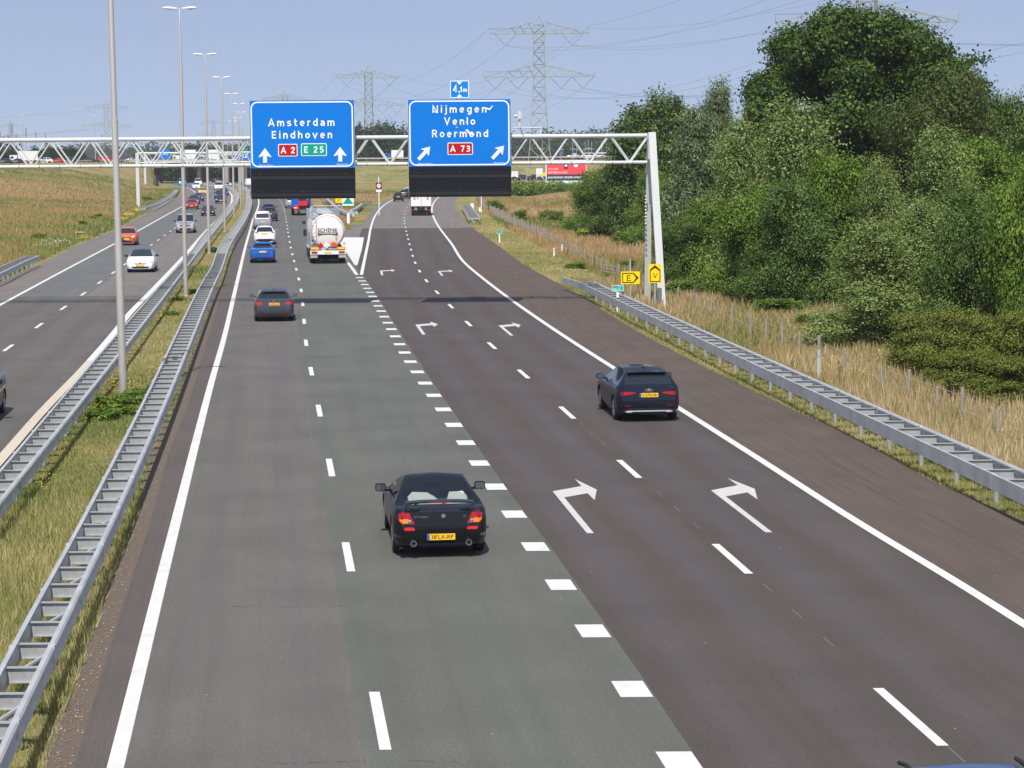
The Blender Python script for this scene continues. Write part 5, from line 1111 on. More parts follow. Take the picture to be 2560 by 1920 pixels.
for s_ in (1, -1): b = MB(); b.add([(s_*hw*.73, yb_+.20, 1.02), (s_*hw*.73, yb_+.40, 1.03), (s_*hw*.70, yb_+.42, .90), (s_*hw*.69, yb_+.12, .88), (s_*hw*.67, yb_+.20, 1.02), (s_*hw*.67, yb_+.40, 1.03), (s_*hw*.64, yb_+.42, .90), (s_*hw*.63, yb_+.12, .88)], [(0, 1, 2, 3), (4, 5, 6, 7), (0, 1, 5, 4), (1, 2, 6, 5), (2, 3, 7, 6), (3, 0, 4, 7)]); b.build('spoiler_foot', PNT['black'], sp_)
b = MB(); b.box((0, yb_+.152, 1.028), (.42, .012, .016)); b.build('brake_strip', tailm, sp_)
patch(bv, [(-hw*.62, .575), (hw*.62, .575), (hw*.62, .583), (-hw*.62, .583)], -1, under, 'panel_gap', r, .004, 1)
patch(bv, [(-hw*.64, .862), (hw*.64, .862), (hw*.64, .872), (-hw*.64, .872)], -1, under, 'panel_gap', r, .004, 1)
for s_ in (1, -1): patch(bv, mir([(hw*.50, .655), (hw*.645, .862), (hw*.633, .866), (hw*.49, .655)], s_), -1, under, 'panel_gap', r, .003, 1)
patch(bv, [(-hw*.66, .265), (hw*.66, .265), (hw*.74, .285), (-hw*.74, .285)], -1, PNT['dark'], 'bumper_lip', r, .03, 1)
h = bv[0].ray_cast(Vector((0, -6, .80)), Vector((0, 1, 0))); text('2.7 coupe', 'badge_text', r, -hw*.42, .775, h[0].y-.012, capH=.035, width=.26, m=chrome, bold=.01); text('V6', 'badge_text', r, hw*.50, .775, h[0].y-.006, capH=.035, width=.05, m=chrome, bold=.01)
b = MB(); b.lathe((.05, h[0].y-.012, .80), [(0, 0), (.04, 0), (.045, .01)], 14, 'y'); b.build('badge', chrome, r)
# interior seen through the rear window
intm = mat('interior_dark', (.06, .07, .085), .8); intl = mat('parcel_light', (.50, .50, .44), .7)
b = MB(); b.box((0, .0, .60), (1.38, 2.7, .5)); b.build('cabin_floor', intm, r)
b = MB(); b.add([(-.54, -1.60, .93), (.08, -1.60, .93), (-.05, -1.30, 1.03), (-.18, -1.18, 1.09), (-.46, -1.14, 1.10), (-.56, -1.3, 1.03)], [(0, 1, 2, 3, 4, 5)]); b.add([(.14, -1.60, .93), (.57, -1.60, .93), (.57, -1.28, 1.03), (.50, -1.16, 1.10), (.24, -1.16, 1.09)], [(0, 1, 2, 3, 4)]); b.build('parcel_shelf', intl, r)
for s_ in (1, -1): b = MB(); b.box((s_*.37, -.1, .86), (.46, .16, .5)); b.lathe((s_*.37, -.12, 1.12), [(0, -.05), (.13, -.04), (.14, .08), (.08, .12), (0, .13)], 10); b.build('seat', intm, r, 'auto')
b = MB(); b.tube((-.46, -1.93, .985), (-.20, -1.66, 1.0), .010, n=5); b.build('rear_wiper', plast, r)
# --- black hatchback
r, I = rearcar('hatch', 'blackblue', 'hatchback', 1611, 1047, Off(LE, 1.85), 'black-blue five-door hatchback in the right exit lane', [(.40, .815), (.60, .775), (.85, .755), (.88, .82), (.84, .855), (.55, .85), (.42, .835)], detail=2, lampmat=tailm, valance=(.19, .40), refl=[(.50, .455), (.80, .455), (.80, .48), (.50, .48)], plate_z=.76, txt='S-274-XR', N=72)
hw = I['hw']; bv = I['bvh']
patch(bv, [(-hw*.66, .275), (hw*.66, .275), (hw*.76, .30), (hw*.66, .33), (-hw*.66, .33), (-hw*.76, .30)], -1, mat('satin_trim', (.6, .6, .62), .35), 'diffuser_trim', r, .02, 2)
patch(bv, [(-hw*.50, .275), (hw*.50, .275), (hw*.56, .287), (hw*.5, .298), (-hw*.5, .298), (-hw*.56, .287)], -1, plast, 'diffuser_slot', r, .026, 1)
h = bv[0].ray_cast(Vector((0, -6, .90)), Vector((0, 1, 0)))
for k in range(4): b = MB(); x = (k-1.5)*.052; A = [(x+.035*math.cos(a), .895+.035*math.sin(a)) for a in np.linspace(0, 6.283, 15)[:-1]]; B_ = [(x+.025*math.cos(a), .895+.025*math.sin(a)) for a in np.linspace(0, 6.283, 15)[:-1]]; b.ring(A, B_, h[0].y-.014-.002*k, h[0].y-.002); b.build('emblem_ring', chrome, r)
patch(bv, [(-hw*.52, .565), (hw*.52, .565), (hw*.54, .572), (-hw*.54, .572)], -1, under, 'panel_gap', r, .004, 1)
b = MB(); b.add([(-.03, -1.15, 1.452), (.03, -1.15, 1.452), (0, -1.28, 1.455), (0, -1.27, 1.53), (0, -1.22, 1.50)], [(0, 1, 4), (1, 2, 3, 4), (2, 0, 4, 3)]); b.build('roof_antenna', PNT['blackblue'], r)
# --- grey estate
r, I = rearcar('estate', 'grey', 'estate_car', 685.5, 801, lane1, 'metallic grey estate car in the left lane, just before the gantry shadow', [(.56, .78), (.90, .775), (.93, .86), (.90, .90), (.62, .885), (.57, .84)], detail=2, lampmat=tailb, refl=[(.46, .42), (.78, .42), (.78, .45), (.46, .45)], plate_z=.80, valance=(.20, .36), txt='8-SXX-68')
bv = I['bvh']; hw = I['hw']; patch(bv, [(-hw*.52, .60), (hw*.52, .60), (hw*.58, .665), (-hw*.58, .665)], -1, plast, 'plate_recess', r, .008, 1)
b = MB(); b.add([(-.03, -1.25, 1.43), (.03, -1.25, 1.43), (0, -1.40, 1.43), (0, -1.39, 1.51), (0, -1.34, 1.48)], [(0, 1, 4), (1, 2, 3, 4), (2, 0, 4, 3)]); b.build('roof_antenna', PNT['dark'], r)
# --- other receding cars
hl = [(.50, .79), (.88, .75), (.92, .84), (.86, .875), (.52, .86)]
r, I = rearcar('hatch', 'blue', 'hatchback', 656.8, 656.5, lane1, 'bright blue hatchback in the left lane between the estate and the white car', [(.44, .85), (.70, .80), (.92, .78), (.92, .90), (.50, .895)], lampmat=taild, plate_z=.80, refl=[(.50, .36), (.90, .36), (.90, .39), (.50, .39)], valance=(.16, .37))
patch(I['bvh'], [(-.50, .62), (.50, .62), (.52, .68), (-.52, .68)], -1, PNT['navy'], 'plate_recess', r, .006, 1)
rearcar('suv', 'white', 'crossover', 662.5, 611, lane1, 'white crossover with red lamps right in front of the blue hatchback', [(.52, .98), (.86, .96), (.92, 1.02), (.88, 1.09), (.60, 1.08), (.52, 1.03)], plate_z=.93, valance=(.22, .50))
rearcar('mpv', 'silver', 'minivan', 656.8, 572.5, Off(L0, 1.6), 'silver van with tall red lamps on the white line, ahead of the white crossover', [(.86, .78), (.97, .80), (.97, 1.12), (.87, 1.10)], 'van', plate_z=.80, valance=(.22, .38), wiper=False, brake3=False, lampmat=tailb)
rearcar('suv', 'teal', 'crossover', 674.6, 552.8, Off(L0, 1.9), 'dark teal crossover right beside the silver van', [(.50, .99), (.88, .98), (.92, 1.08), (.55, 1.07)], plate_z=.88)
rearcar('estate', 'navy', 'estate_car', 671.5, 538, Off(L0, 1.9), 'dark blue car whose roof shows over the teal crossover', hl)
rearcar('suv', 'silver', 'crossover', 729, 520.5, lane2, 'pale silver car in the middle lane left of the blue and red lorry', [(.55, .98), (.88, .96), (.92, 1.06), (.6, 1.07)], plate_z=.85)
exl = Off(LE, -1.8)
rearcar('small', 'dark', 'hatchback', 996, 503.5, exl, 'small dark hatchback leaving on the exit road, left of the board edge', [(.72, .92), (.93, .90), (.93, 1.10), (.80, 1.12)], plate_z=.78, lampmat=tailb)
rearcar('suv', 'black', 'crossover', 1011, 497, exl, 'black car just ahead of the small dark hatchback on the exit road', hl)
rearcar('suv', 'white', 'crossover', 1020, 490.5, exl, 'white car whose roof peeks out at the edge of the Nijmegen board', hl)
rearcar('suv', 'dark', 'crossover', 538, 456.5, Off(L0, 2), 'dark crossover far away under the bridge between the lamp posts', hl)
rearcar('van', 'white', 'delivery_van', 622, 465.5, Off(LM, 2), 'white van far away beside the left edge of the Amsterdam board', [(.86, .8), (.96, .8), (.96, 1.1), (.87, 1.1)], 'van', rearglass=False, sideglass=False)
# --- car at the bottom right corner, only its roof in view
T = TYPES['hatch']; g = G(2405, 1899, 1.45); s_ = math.atan2(-LE.sl(20), 1); d_ = Vector((-math.sin(s_), math.cos(s_), 0)); o_ = Vector((g[0], g[1], 0))-d_*(T['r1']-.5+.01)*T['L']
r, I = car('hatchback', 'steelblue', (o_.x, o_.y, .003), s_, None or 0, None, GRP, 1) if False else car('hatchback', 'hatch', 'steelblue', (o_.x, o_.y, .003), s_, 'steel blue car cut by the bottom right corner, only its roof in view', 'car', GRP, 2); rearfit(r, I, [(a*I['hw'], z) for a, z in hl])
for q in (1, -1): b = MB(); P_ = [(q*.60, -1.3, 1.36), (q*.59, -.6, 1.415), (q*.58, .0, 1.425), (q*.60, .18, 1.40)]; [b.tube(u, v, .024, n=6) for u, v in zip(P_, P_[1:])]; b.build('roof_rail', plast, r, 'auto')
# --- oncoming traffic
oR = Off(OD, -1.75); oL = Off(OD, 1.85)
r, I = frontcar('hatch', 'white', 'hatchback', 353, 680, oL, 'white hatchback with dark roof coming towards the camera beside the nearest lamp post', roof='navy', detail=2, fit=dict(lamp=[(.50, .60), (.78, .62), (.83, .74), (.70, .72), (.50, .64)], grille=[(-.36, .55), (.36, .55), (.42, .60), (-.42, .60)], lower=[(-.48, .28), (.48, .28), (.60, .39), (-.60, .39)], plate_z=.47))
r, I = frontcar('small', 'orange', 'hatchback', 318, 613, Off(OD, -1.9), 'orange small car with black bumper partly hidden by the nearest lamp post', fit=dict(lamp=[(.42, .68), (.68, .72), (.72, .86), (.60, .84), (.45, .76)], plate_z=.56))
patch(I['bvh'], [(-.80, .24), (.80, .24), (.80, .60), (.5, .62), (-.5, .62), (-.80, .60)], 1, plast, 'front_bumper', r, .004, 2)
r, I = frontcar('mpv', 'silver', 'van', 464, 582, Off(OD, 1.3), 'silver van coming towards the camera behind the second lamp post', 'van', fit=dict(lamp=[(.60, .90), (.90, .92), (.92, 1.02), (.62, .98)], grille=[(-.40, .66), (.40, .66), (.62, .82), (-.62, .82)], plate_z=.5))
patch(I['bvh'], [(-.92, .24), (.92, .24), (.92, .50), (-.92, .50)], 1, plast, 'front_bumper', r, .004, 2)
frontcar('coupe', 'dark', 'sports_car', 520, 540, oL, 'dark low sporty car with bright lamps behind the third lamp post')
frontcar('hatch', 'red', 'hatchback', 479.6, 523, oR, 'dark red car right of the second lamp post')
frontcar('estate', 'dark', 'estate_car', 485, 510.5, oR, 'dark car close behind the dark red car')
frontcar('hatch', 'grey', 'hatchback', 496, 503.5, oR, 'grey car third in line behind the dark red car')
frontcar('sedan', 'yellow', 'saloon_car', 507, 487.5, oR, 'car with pale yellow bonnet in the far bend')
frontcar('suv', 'white', 'crossover', 491, 473.5, oR, 'white car right of the blue van in the far bend')
frontcar('mpv', 'white', 'van', 496, 463.5, oR, 'white van just behind the white car in the far bend', 'van')
frontcar('van', 'lightblue', 'delivery_van', 456, 464, Off(OD, -2.2), 'light blue delivery van coming out from under the bridge', 'van', sideglass=False)
frontcar('mpv', 'white', 'van', 546.5, 475, oL, 'white van behind the line of dark cars left of the fifth lamp post', 'van')
frontcar('estate', 'navy', 'estate_car', 552, 508.5, oL, 'dark blue car first in line behind the fourth lamp post')
frontcar('suv', 'dark', 'crossover', 549, 498, oL, 'dark car second in line behind the fourth lamp post')
frontcar('hatch', 'dark', 'hatchback', 560, 489, oL, 'dark car third in line, half hidden by the fourth lamp post')
frontcar('suv', 'dark', 'crossover', -100, 1062, Off(OD, 1.8), 'dark car cut by the left photo edge, its front wheel in view', detail=2)
for (x, y, k, c_, lab) in ((422, 446, 'hatch', 'white', 'tiny white car on the side road under the bridge'), (559, 470, 'estate', 'silver', 'tiny silver car beyond the rail under the bridge')):
    g = G(x, y); r, I = car('hatchback', k, c_, (g[0], g[1], .0), R(80), lab, 'car', GRP, 0)
# --- traffic on the crossing road
for (x, k, c_, s_, lab, nm, ct) in ((9, 'hatch', 'navy', 1, 'dark car on the crossing road at the left photo edge', 'hatchback', 'car'), (41, 'sedan', 'purple', 1, 'dark purple car on the crossing road left of the box lorry', 'saloon_car', 'car'), (111, 'suv', 'white', 1, 'white car on the crossing road right of the box lorry', 'crossover', 'car'), (142, 'sedan', 'redbright', 1, 'red car on the crossing road above the truss', 'saloon_car', 'car'), (175, 'hatch', 'navy', 1, 'dark car on the crossing road beside the green marker', 'hatchback', 'car'), (228, 'estate', 'navy', -1, 'dark blue estate on the crossing road before the dark-roofed building', 'estate_car', 'car'), (267, 'mpv', 'redbright', -1, 'bright red van on the crossing road left of the nearest lamp post', 'van', 'van'), (331, 'coupe', 'white', -1, 'white low car on the crossing road left of the second gantry post', 'sports_car', 'car'), (385, 'suv', 'dark', 1, 'dark car on the crossing road above the left end of the bridge', 'crossover', 'car'), (503, 'suv', 'steelblue', 1, 'dark blue car on the bridge between the two white lorries', 'crossover', 'car'), (563, 'mpv', 'dark', 1, 'dark van on the bridge right of the white lorries', 'van', 'van')):
    q = deckp(x, -3.0); r, I = car(nm, k, c_, (q[0], q[1], ZD+.01), R(90)*s_+R(12), lab, ct, 'traffic on the crossing road', 0)
# ---------------------------------------------------------------- lorries
def wheels(rt, L, ys_, r=.5, hw=1.05):
    for y in ys_:
        for s_ in (1, -1): wheel(rt, s_*hw, y, r, .34, s_, False)
def boxlorry(loc, rz, label, Lb=7., h=3.6, zb2=1.05, wd=2.5, group=None, rear=True, body='white', cat='lorry', name='lorry', cabh=2.6):
    rt = thing(name, label, cat, loc, rz, group); bm_ = PNT[body]
    b = MB(); b.box((0, 0, (h+zb2)/2), (wd, Lb, h-zb2)); b.build('cargo_box', mat('box_white', (.70, .70, .69), .5), rt, 'auto')
    b = MB(); b.box((0, Lb/2+1.15, cabh/2+.35), (wd-.2, 1.9, cabh-.7)); b.build('cab', bm_, rt); b = MB(); b.box((0, Lb/2+2.11, cabh*.68+.1), (wd-.5, .03, .8)); b.box((0, Lb/2+1.5, cabh*.68+.1), (wd-.18, .8, .6)); b.build('cab_window', glass, rt)
    b = MB(); b.box((0, 1.0, .80), (.9, Lb+3, .3)); b.build('chassis', under, rt)
    wheels(rt, Lb, (-Lb*.30, -Lb*.30+1.3 if Lb > 9 else -Lb*.30, Lb/2+1.1) if Lb > 9 else (-Lb*.28, Lb/2+1.1))
    if rear:
        y = -Lb/2
        b = MB(); b.box((0, y-.02, (h+zb2)/2), (.03, .02, h-zb2-.1)); b.build('door_seam', under, rt)
        b = MB(); b.box((0, y+.02, .62), (wd-.1, .12, .14)); b.build('bumper_bar', under, rt)
        for s_ in (1, -1): b = MB(); b.box((s_*(wd/2-.30), y-.05, .74), (.42, .04, .13)); b.build('tail_lamp', tailm, rt)
        b = MB(); b.box((0, y-.06, .78), (.52, .02, .115)); b.build('number_plate', platem, rt)
    return rt
q = deckp(70, -3.5); boxlorry((q[0], q[1], ZD), R(90)+R(14), 'white box lorry on the crossing road at the far left', Lb=5.2, h=3.35, zb2=.9, wd=2.2, cabh=2.3, group='traffic on the crossing road')
q = deckp(471, -3.5); boxlorry((q[0], q[1], ZD-.4), R(90), 'left of two white lorries on the bridge', Lb=4.6, h=4.0, group='traffic on the crossing road', zb2=.9, rear=False, cabh=2.4)
q = deckp(533, -3.5); boxlorry((q[0], q[1], ZD-.4), R(90), 'right of two white lorries on the bridge', Lb=4.0, h=4.0, group='traffic on the crossing road', zb2=.9, rear=False, cabh=2.4)
l_, rz = place(exl, 1053, 538.5, 12., 1.6); l_, rz = place(Off(LE, 1.55), 1053, 538.5, 12., 1.6)
rt = boxlorry(l_, rz, 'white lorry on the exit road, its top hidden by the Nijmegen board', Lb=12., h=3.9, zb2=1.18, group=GRP)
for x, z, c_ in ((-.82, 2.25, tailo), (.82, 2.25, tailo), (-.40, 2.3, galv)): b = MB(); b.box((x, -6.03, z), (.20 if c_ == tailo else .16, .02, .45)); b.box((x, -6.04, z), (.10, .02, .2)); b.build('door_sticker', mat('sticker_orange', (.55, .16, .06), .6) if c_ == tailo else galv2, rt)
b = MB(); b.box((0, -6.03, 1.12), (2.45, .05, .14)); b.build('sill', under, rt); b = MB(); b.box((0, -5.9, .45), (2.3, .03, .35)); b.build('mud_flap', plast, rt); b = MB(); b.box((0, -6.06, 1.0), (.3, .03, .12)); b.build('light_bar', tailm, rt)
for x_, y_, lab in ((1288.6, 444, 'small white van on the slip road left of the billboard'), (1351, 441, 'small white lorry on the slip road behind the pylon foot')):
    q = D(x_, y_, 560); h_ = 3.0 if x_ > 1300 else 2.3; rt = boxlorry((q[0], 560, 1.0), R(-10), lab, Lb=3.2, h=h_, zb2=.5, wd=1.9 if x_ < 1300 else 1.7, group='traffic on the slip road', cat='van' if x_ < 1300 else 'lorry', cabh=1.9, name='delivery_van' if x_ < 1300 else 'lorry')
q = D(1311, 443, 560); car('hatchback', 'hatch', 'grey', (q[0], 560, 1.0), R(-70), 'small grey car on the slip road behind the white van', 'car', 'traffic on the slip road', 0)
q = D(1345, 443, 560); car('hatchback', 'hatch', 'dark', (q[0], 562, 1.0), R(-70), 'small dark car on the slip road beside the white lorry', 'car', 'traffic on the slip road', 0)
for i, (x_, c_, k) in enumerate(((1432, 'silver', 'suv'), (1448, 'dark', 'hatch'), (1468, 'white', 'mpv'), (1484, 'red', 'hatch'), (1500, 'silver', 'mpv'), (1512, 'white', 'suv'), (1524, 'dark', 'mpv'), (1534, 'yellow', 'hatch'))):
    q = deckp(x_, -3); car('far_car', k, c_, (q[0], q[1], ZD+.01), R(90), ['silver', 'dark', 'white', 'red', 'pale silver', 'white high', 'dark high', 'yellowish'][i]+' speck of a car on the crossing road above the billboard', 'car', 'traffic on the crossing road', 0)
q = deckp(994, -3); rt = boxlorry((q[0], q[1], ZD), R(90), 'blue lorry on the crossing road left of the Nijmegen board', Lb=3.6, h=3.1, group='traffic on the crossing road', zb2=.9, rear=False, cabh=2.2, body='blue'); rt.children[0].data.materials[0] = PNT['blue']
# --- the tanker
l_, rz = place(lane2, 819, 657, 11.0, 1.4); rt = thing('tanker_lorry', 'cream road tanker with ladder and orange hazard plate in the middle lane', 'tanker lorry', l_, rz, GRP)
cream = mat('tank_cream', (.76, .73, .66), .3, 0, .03, 1, coat=.6); alu = mat('tank_aluminium', (.62, .63, .62), .35, .6, .1, 3); redl = mat('tank_stripe', (.42, .03, .05), .5)
Lt = 11.0; R_ = 1.20; zc = 2.26; y0 = -Lt/2
b = MB(); b.lathe((0, 0, zc), [(0, y0-.22), (R_*.35, y0-.20), (R_*.7, y0-.12), (R_*.93, y0-.02), (R_, y0+.10), (R_, Lt/2-.1), (R_*.9, Lt/2+.1), (0, Lt/2+.25)], 48, 'y'); b.build('tank', cream, rt, 'auto')
for y in (y0+.35, -2.5, 0, 2.5, Lt/2-.3): b = MB(); b.lathe((0, 0, zc), [(R_, y-.05), (R_+.02, y-.05), (R_+.02, y+.05), (R_, y+.05)], 48, 'y'); b.build('tank_band', alu, rt, 'auto')
b = MB(); n = 60; A = []; B_ = []
for i in range(n): a = 2*math.pi*i/n; A.append((math.cos(a), math.sin(a)))
vs = [(c*R_*.925, y0-.035, zc+s*R_*.925) for c, s in A]+[(c*R_*.90, y0-.055, zc+s*R_*.90) for c, s in A]
b.add(vs, [(i, (i+1) % n, n+(i+1) % n, n+i) for i in range(n) if not (.02 < ((i/n+.0) % 1) < .0)]); b.build('red_ring', redl, rt)
tx = text('SCHENK', 'lettering', rt, .0, zc-.02, y0-.235, capH=.25, width=1.38, m=mat('letter_grey', (.05, .055, .06), .6), bold=.012)
b = MB(); b.prism([(-.69, zc-.22), (.69, zc-.22), (.69, zc-.08), (-.69, zc-.08)], y0-.235, y0-.215); o = b.build('name_bar', blackm, rt); text('TANKTRANSPORT', 'lettering', o, 0, zc-.185, y0-.238, capH=.075, width=1.2, m=whitem, bold=.02)
def diamond(cx_, cz, r_, m, y, nm): b = MB(); b.prism([(cx_, cz-r_), (cx_+r_, cz), (cx_, cz+r_), (cx_-r_, cz)], y-.02, y); return b.build(nm, m, rt)
yp = y0-.26; diamond(-.50, zc-.96, .20, tailb, yp, 'hazard_diamond'); d_ = diamond(-.10, zc-.97, .21, whitem, yp-.01, 'hazard_diamond'); diamond(-.32, zc-1.24, .20, galv, yp-.03, 'hazard_diamond'); text('2', 'symbol', d_, -.10, zc-1.06, yp-.035, capH=.14, m=platet)
b = MB(); b.box((.40, yp-.01, zc-.90), (.42, .02, .30)); o = b.build('hazard_plate', mat('hazard_orange', (.85, .14, .01), .5), rt); text('33', 'plate_text', o, .40, zc-.875, yp-.024, capH=.10, width=.2, m=platet); text('1203', 'plate_text', o, .40, zc-1.03, yp-.024, capH=.10, width=.32, m=platet); b = MB(); b.box((.40, yp-.022, zc-.90), (.42, .005, .012)); b.build('divider', platet, o)
b = MB(); b.box((.58, y0-.20, zc-.43), (.10, .01, .14)); b.build('sticker', mat('sticker_ochre', (.45, .28, .08), .6), rt)
b = MB(); b.tube((-.80, y0-.32, .95), (-.80, y0-.32, zc+1.15), .016, n=6); b.tube((-1.14, y0-.32, .95), (-1.14, y0-.32, zc+1.15), .016, n=6)
for i in range(11): b.tube((-1.14, y0-.32, 1.0+i*.25), (-.80, y0-.32, 1.0+i*.25), .010, n=5)
b.build('ladder', galv2, rt)
b = MB()
for u, v in (((-1.18, y0-.05, .9), (-1.18, y0-.05, 3.65)), ((-1.18, y0+.3, 3.72), (-1.0, y0+.3, 4.02)), ((-1.0, y0+.3, 4.02), (1.0, y0+.3, 4.02)), ((1.0, y0+.3, 4.02), (1.18, y0+.3, 3.5)), ((-1.18, y0-.05, 3.65), (-1.18, y0+.3, 3.72)), ((-.98, y0+.4, 3.75), (-.98, Lt/2-.5, 3.75)), ((.9, y0+.4, 3.75), (.9, Lt/2-.5, 3.75))): b.tube(u, v, .035, n=6)
b.build('top_rail', alu, rt)
b = MB(); b.box((-.1, 0, zc+R_+.03), (1.1, Lt-1.4, .05)); b.box((-.78, -1, zc+R_-.18), (.5, Lt-3, .06), Matrix.Rotation(R(-32), 3, 'Y'))
for i in range(9): b.box((-.1, y0+1.+i*1.05, zc+R_+.10), (.8, .5, .12))
b.build('walkway', alu, rt, 'auto')
b = MB(); b.box((0, .2, 1.0), (1.6, Lt-.2, .22)); b.box((0, y0-.12, 1.05), (2.3, .12, .12)); b.build('chassis', galv2, rt)
b = MB(); b.box((0, y0-.30, .80), (2.46, .10, .26)); bb = b.build('rear_beam', whitem, rt, 'auto')
for s_ in (1, -1):
    b = MB(); b.box((s_*.95, y0-.37, .82), (.42, .04, .13)); b.build('tail_lamp', tailm, rt)
    b = MB(); b.box((s_*.92, y0-.36, 1.09), (.60, .03, .21)); b.build('marker_board', mat('marker_red', (.75, .09, .04), .5), rt); b = MB(); b.box((s_*.92, y0-.38, 1.09), (.52, .02, .14)); b.build('marker_field', mat('marker_yellow', (.80, .50, .02), .5), rt)
    b = MB(); b.box((s_*.98, y0-.28, .52), (.5, .12, .18)); b.build('lamp_bracket', galv2, rt); b = MB(); b.lathe((s_*1.12, y0-.15, 1.42), [(0, -.1), (.11, -.08), (.11, .08)], 10, 'y'); b.build('valve', alu, rt)
b = MB(); b.box((0, y0-.36, .80), (.52, .015, .115)); b.build('number_plate', platem, rt)
b = MB(); b.box((0, y0+.3, .45), (2.1, .06, .5)); b.build('mud_flap', under, rt)
for y in (y0+1.4, y0+2.7, y0+4.0, Lt/2-1.6, Lt/2+1.9):
    for s_ in (1, -1): wheel(rt, s_*1.06, y, .51, .36, s_, False)
b = MB(); b.box((0, Lt/2+1.9, 2.1), (2.46, 2.2, 2.9)); b.build('cab', PNT['silver'], rt); b = MB(); b.lathe((-1.42, Lt/2+1.6, 2.5), [(0, -.1), (.14, -.1), (.14, .1)], 8, 'y'); b.box((-1.36, Lt/2+1.5, 1.75), (.24, .1, .5)); b.build('wing_mirror', plast, rt)
b = MB(); b.tube((-1.28, y0+4.5, 1.05), (-1.28, 1.5, 1.05), .1, n=8); b.box((-1.18, -.5, .75), (.06, 3., .7)); b.build('side_guard', alu, rt)
# --- blue and red lorry with truck-mounted forklift
l_, rz = place(lane2, 753.5, 538, 9., 1.4); rt = thing('forklift_lorry', 'blue and red lorry carrying a forklift at its tail, ahead of the tanker', 'lorry', l_, rz, GRP)
y0 = -4.5; ukb = PNT['blue']
b = MB(); b.box((-.78, -1., 2.35), (.95, 7., 2.7)); b.build('blue_curtain', ukb, rt); b = MB(); b.box((.75, -.6, 2.6), (1.0, 6., 2.2)); b.build('flag_panel', paint('flag_blue', (.02, .05, .28)), rt)
b = MB()
for (a, c, e, f, m_) in (): pass
for p_, m_ in (([(.25, 3.0), (.25, 2.7), (1.25, 3.5), (1.25, 3.7), (1.1, 3.7)], redm), ([(.25, 2.65), (.25, 2.3), (1.25, 3.1), (1.25, 3.4)], whitem), ([(.5, 1.9), (.75, 1.9), (1.0, 2.5), (.8, 2.5)], whitem), ([(.8, 1.9), (.92, 1.9), (1.15, 2.5), (1.05, 2.5)], redm), ([(.25, 3.3), (.6, 3.7), (.25, 3.7)], whitem)):
    b = MB(); b.prism(p_, -3.64, -3.61); b.build('flag_stripe', m_, rt)
b = MB(); b.box((.1, y0+.4, 1.55), (1.3, .7, .6)); b.box((-.55, y0+.2, 1.0), (.55, .5, .7)); b.build('forklift_body', PNT['redbright'], rt, 'auto'); b = MB(); b.box((.2, y0+.5, 2.4), (.9, .6, 1.2)); b.build('forklift_cab', glass, rt)
for s_ in (1, -1): wheel(rt, s_*.55+.2, y0+.1, .42, .35, s_, False)
for y in (y0+1.6, y0+2.9, 3.0): [wheel(rt, s_*1.06, y, .51, .36, s_, False) for s_ in (1, -1)]
b = MB(); b.box((0, 0, .9), (2.3, 8.6, .35)); b.build('chassis', under, rt); b = MB(); b.box((-.75, y0-.05, .95), (.55, .05, .35)); b.build('marker_board', tailb, rt); b = MB(); b.box((-.75, y0-.08, .98), (.4, .02, .12)); b.build('marker_field', whitem, rt); b = MB(); b.box((0, 4.2, 2.0), (2.45, 1.9, 2.9)); b.build('cab', ukb, rt)
# ---------------------------------------------------------------- grass
def attrmat(name, stops, trans=.35, rough=.6, nscale=None, gloss=.0):
    m = bpy.data.materials.new(name); m.use_nodes = True; n = m.node_tree; n.nodes.clear(); o = n.nodes.new('ShaderNodeOutputMaterial')
    a = n.nodes.new('ShaderNodeAttribute'); a.attribute_name = 'rnd'; c = ramp(n, a.outputs['Fac'], stops)
    if nscale:
        t = n.nodes.new('ShaderNodeTexCoord'); z = noise(n, t.outputs['Object'], nscale, 3); c = mixc(n, 1., c, ramp(n, z, [(.3, (.62, .66, .6)), (.7, (1.3, 1.25, 1.15))]), 'MULTIPLY')
    d = n.nodes.new('ShaderNodeBsdfDiffuse'); n.links.new(c, d.inputs[0]); t2 = n.nodes.new('ShaderNodeBsdfTranslucent'); n.links.new(mixc(n, 1., c, (1.1, 1.15, .6), 'MULTIPLY'), t2.inputs[0])
    x = n.nodes.new('ShaderNodeMixShader'); x.inputs[0].default_value = trans; n.links.new(d.outputs[0], x.inputs[1]); n.links.new(t2.outputs[0], x.inputs[2]); last = x.outputs[0]
    if gloss:
        g = n.nodes.new('ShaderNodeBsdfGlossy'); g.inputs['Roughness'].default_value = .45; y = n.nodes.new('ShaderNodeMixShader'); y.inputs[0].default_value = gloss; n.links.new(last, y.inputs[1]); n.links.new(g.outputs[0], y.inputs[2]); last = y.outputs[0]
    n.links.new(last, o.inputs[0]); return m
def fastmesh(name, V, nper, m, rnd, parent=None, faces_per=1):
    """V: (count, nper, 3) polygons"""
    cnt = len(V); me = bpy.data.meshes.new(name); me.vertices.add(cnt*nper); me.vertices.foreach_set('co', V.reshape(-1).astype(np.float32))
    me.loops.add(cnt*nper); me.loops.foreach_set('vertex_index', np.arange(cnt*nper, dtype=np.int32)); me.polygons.add(cnt)
    me.polygons.foreach_set('loop_start', (np.arange(cnt)*nper).astype(np.int32)); me.update(calc_edges=True)
    at = me.attributes.new('rnd', 'FLOAT', 'FACE'); at.data.foreach_set('value', rnd.astype(np.float32)); me.materials.append(m); me.validate()
    o = bpy.data.objects.new(name, me); return link(o, parent)
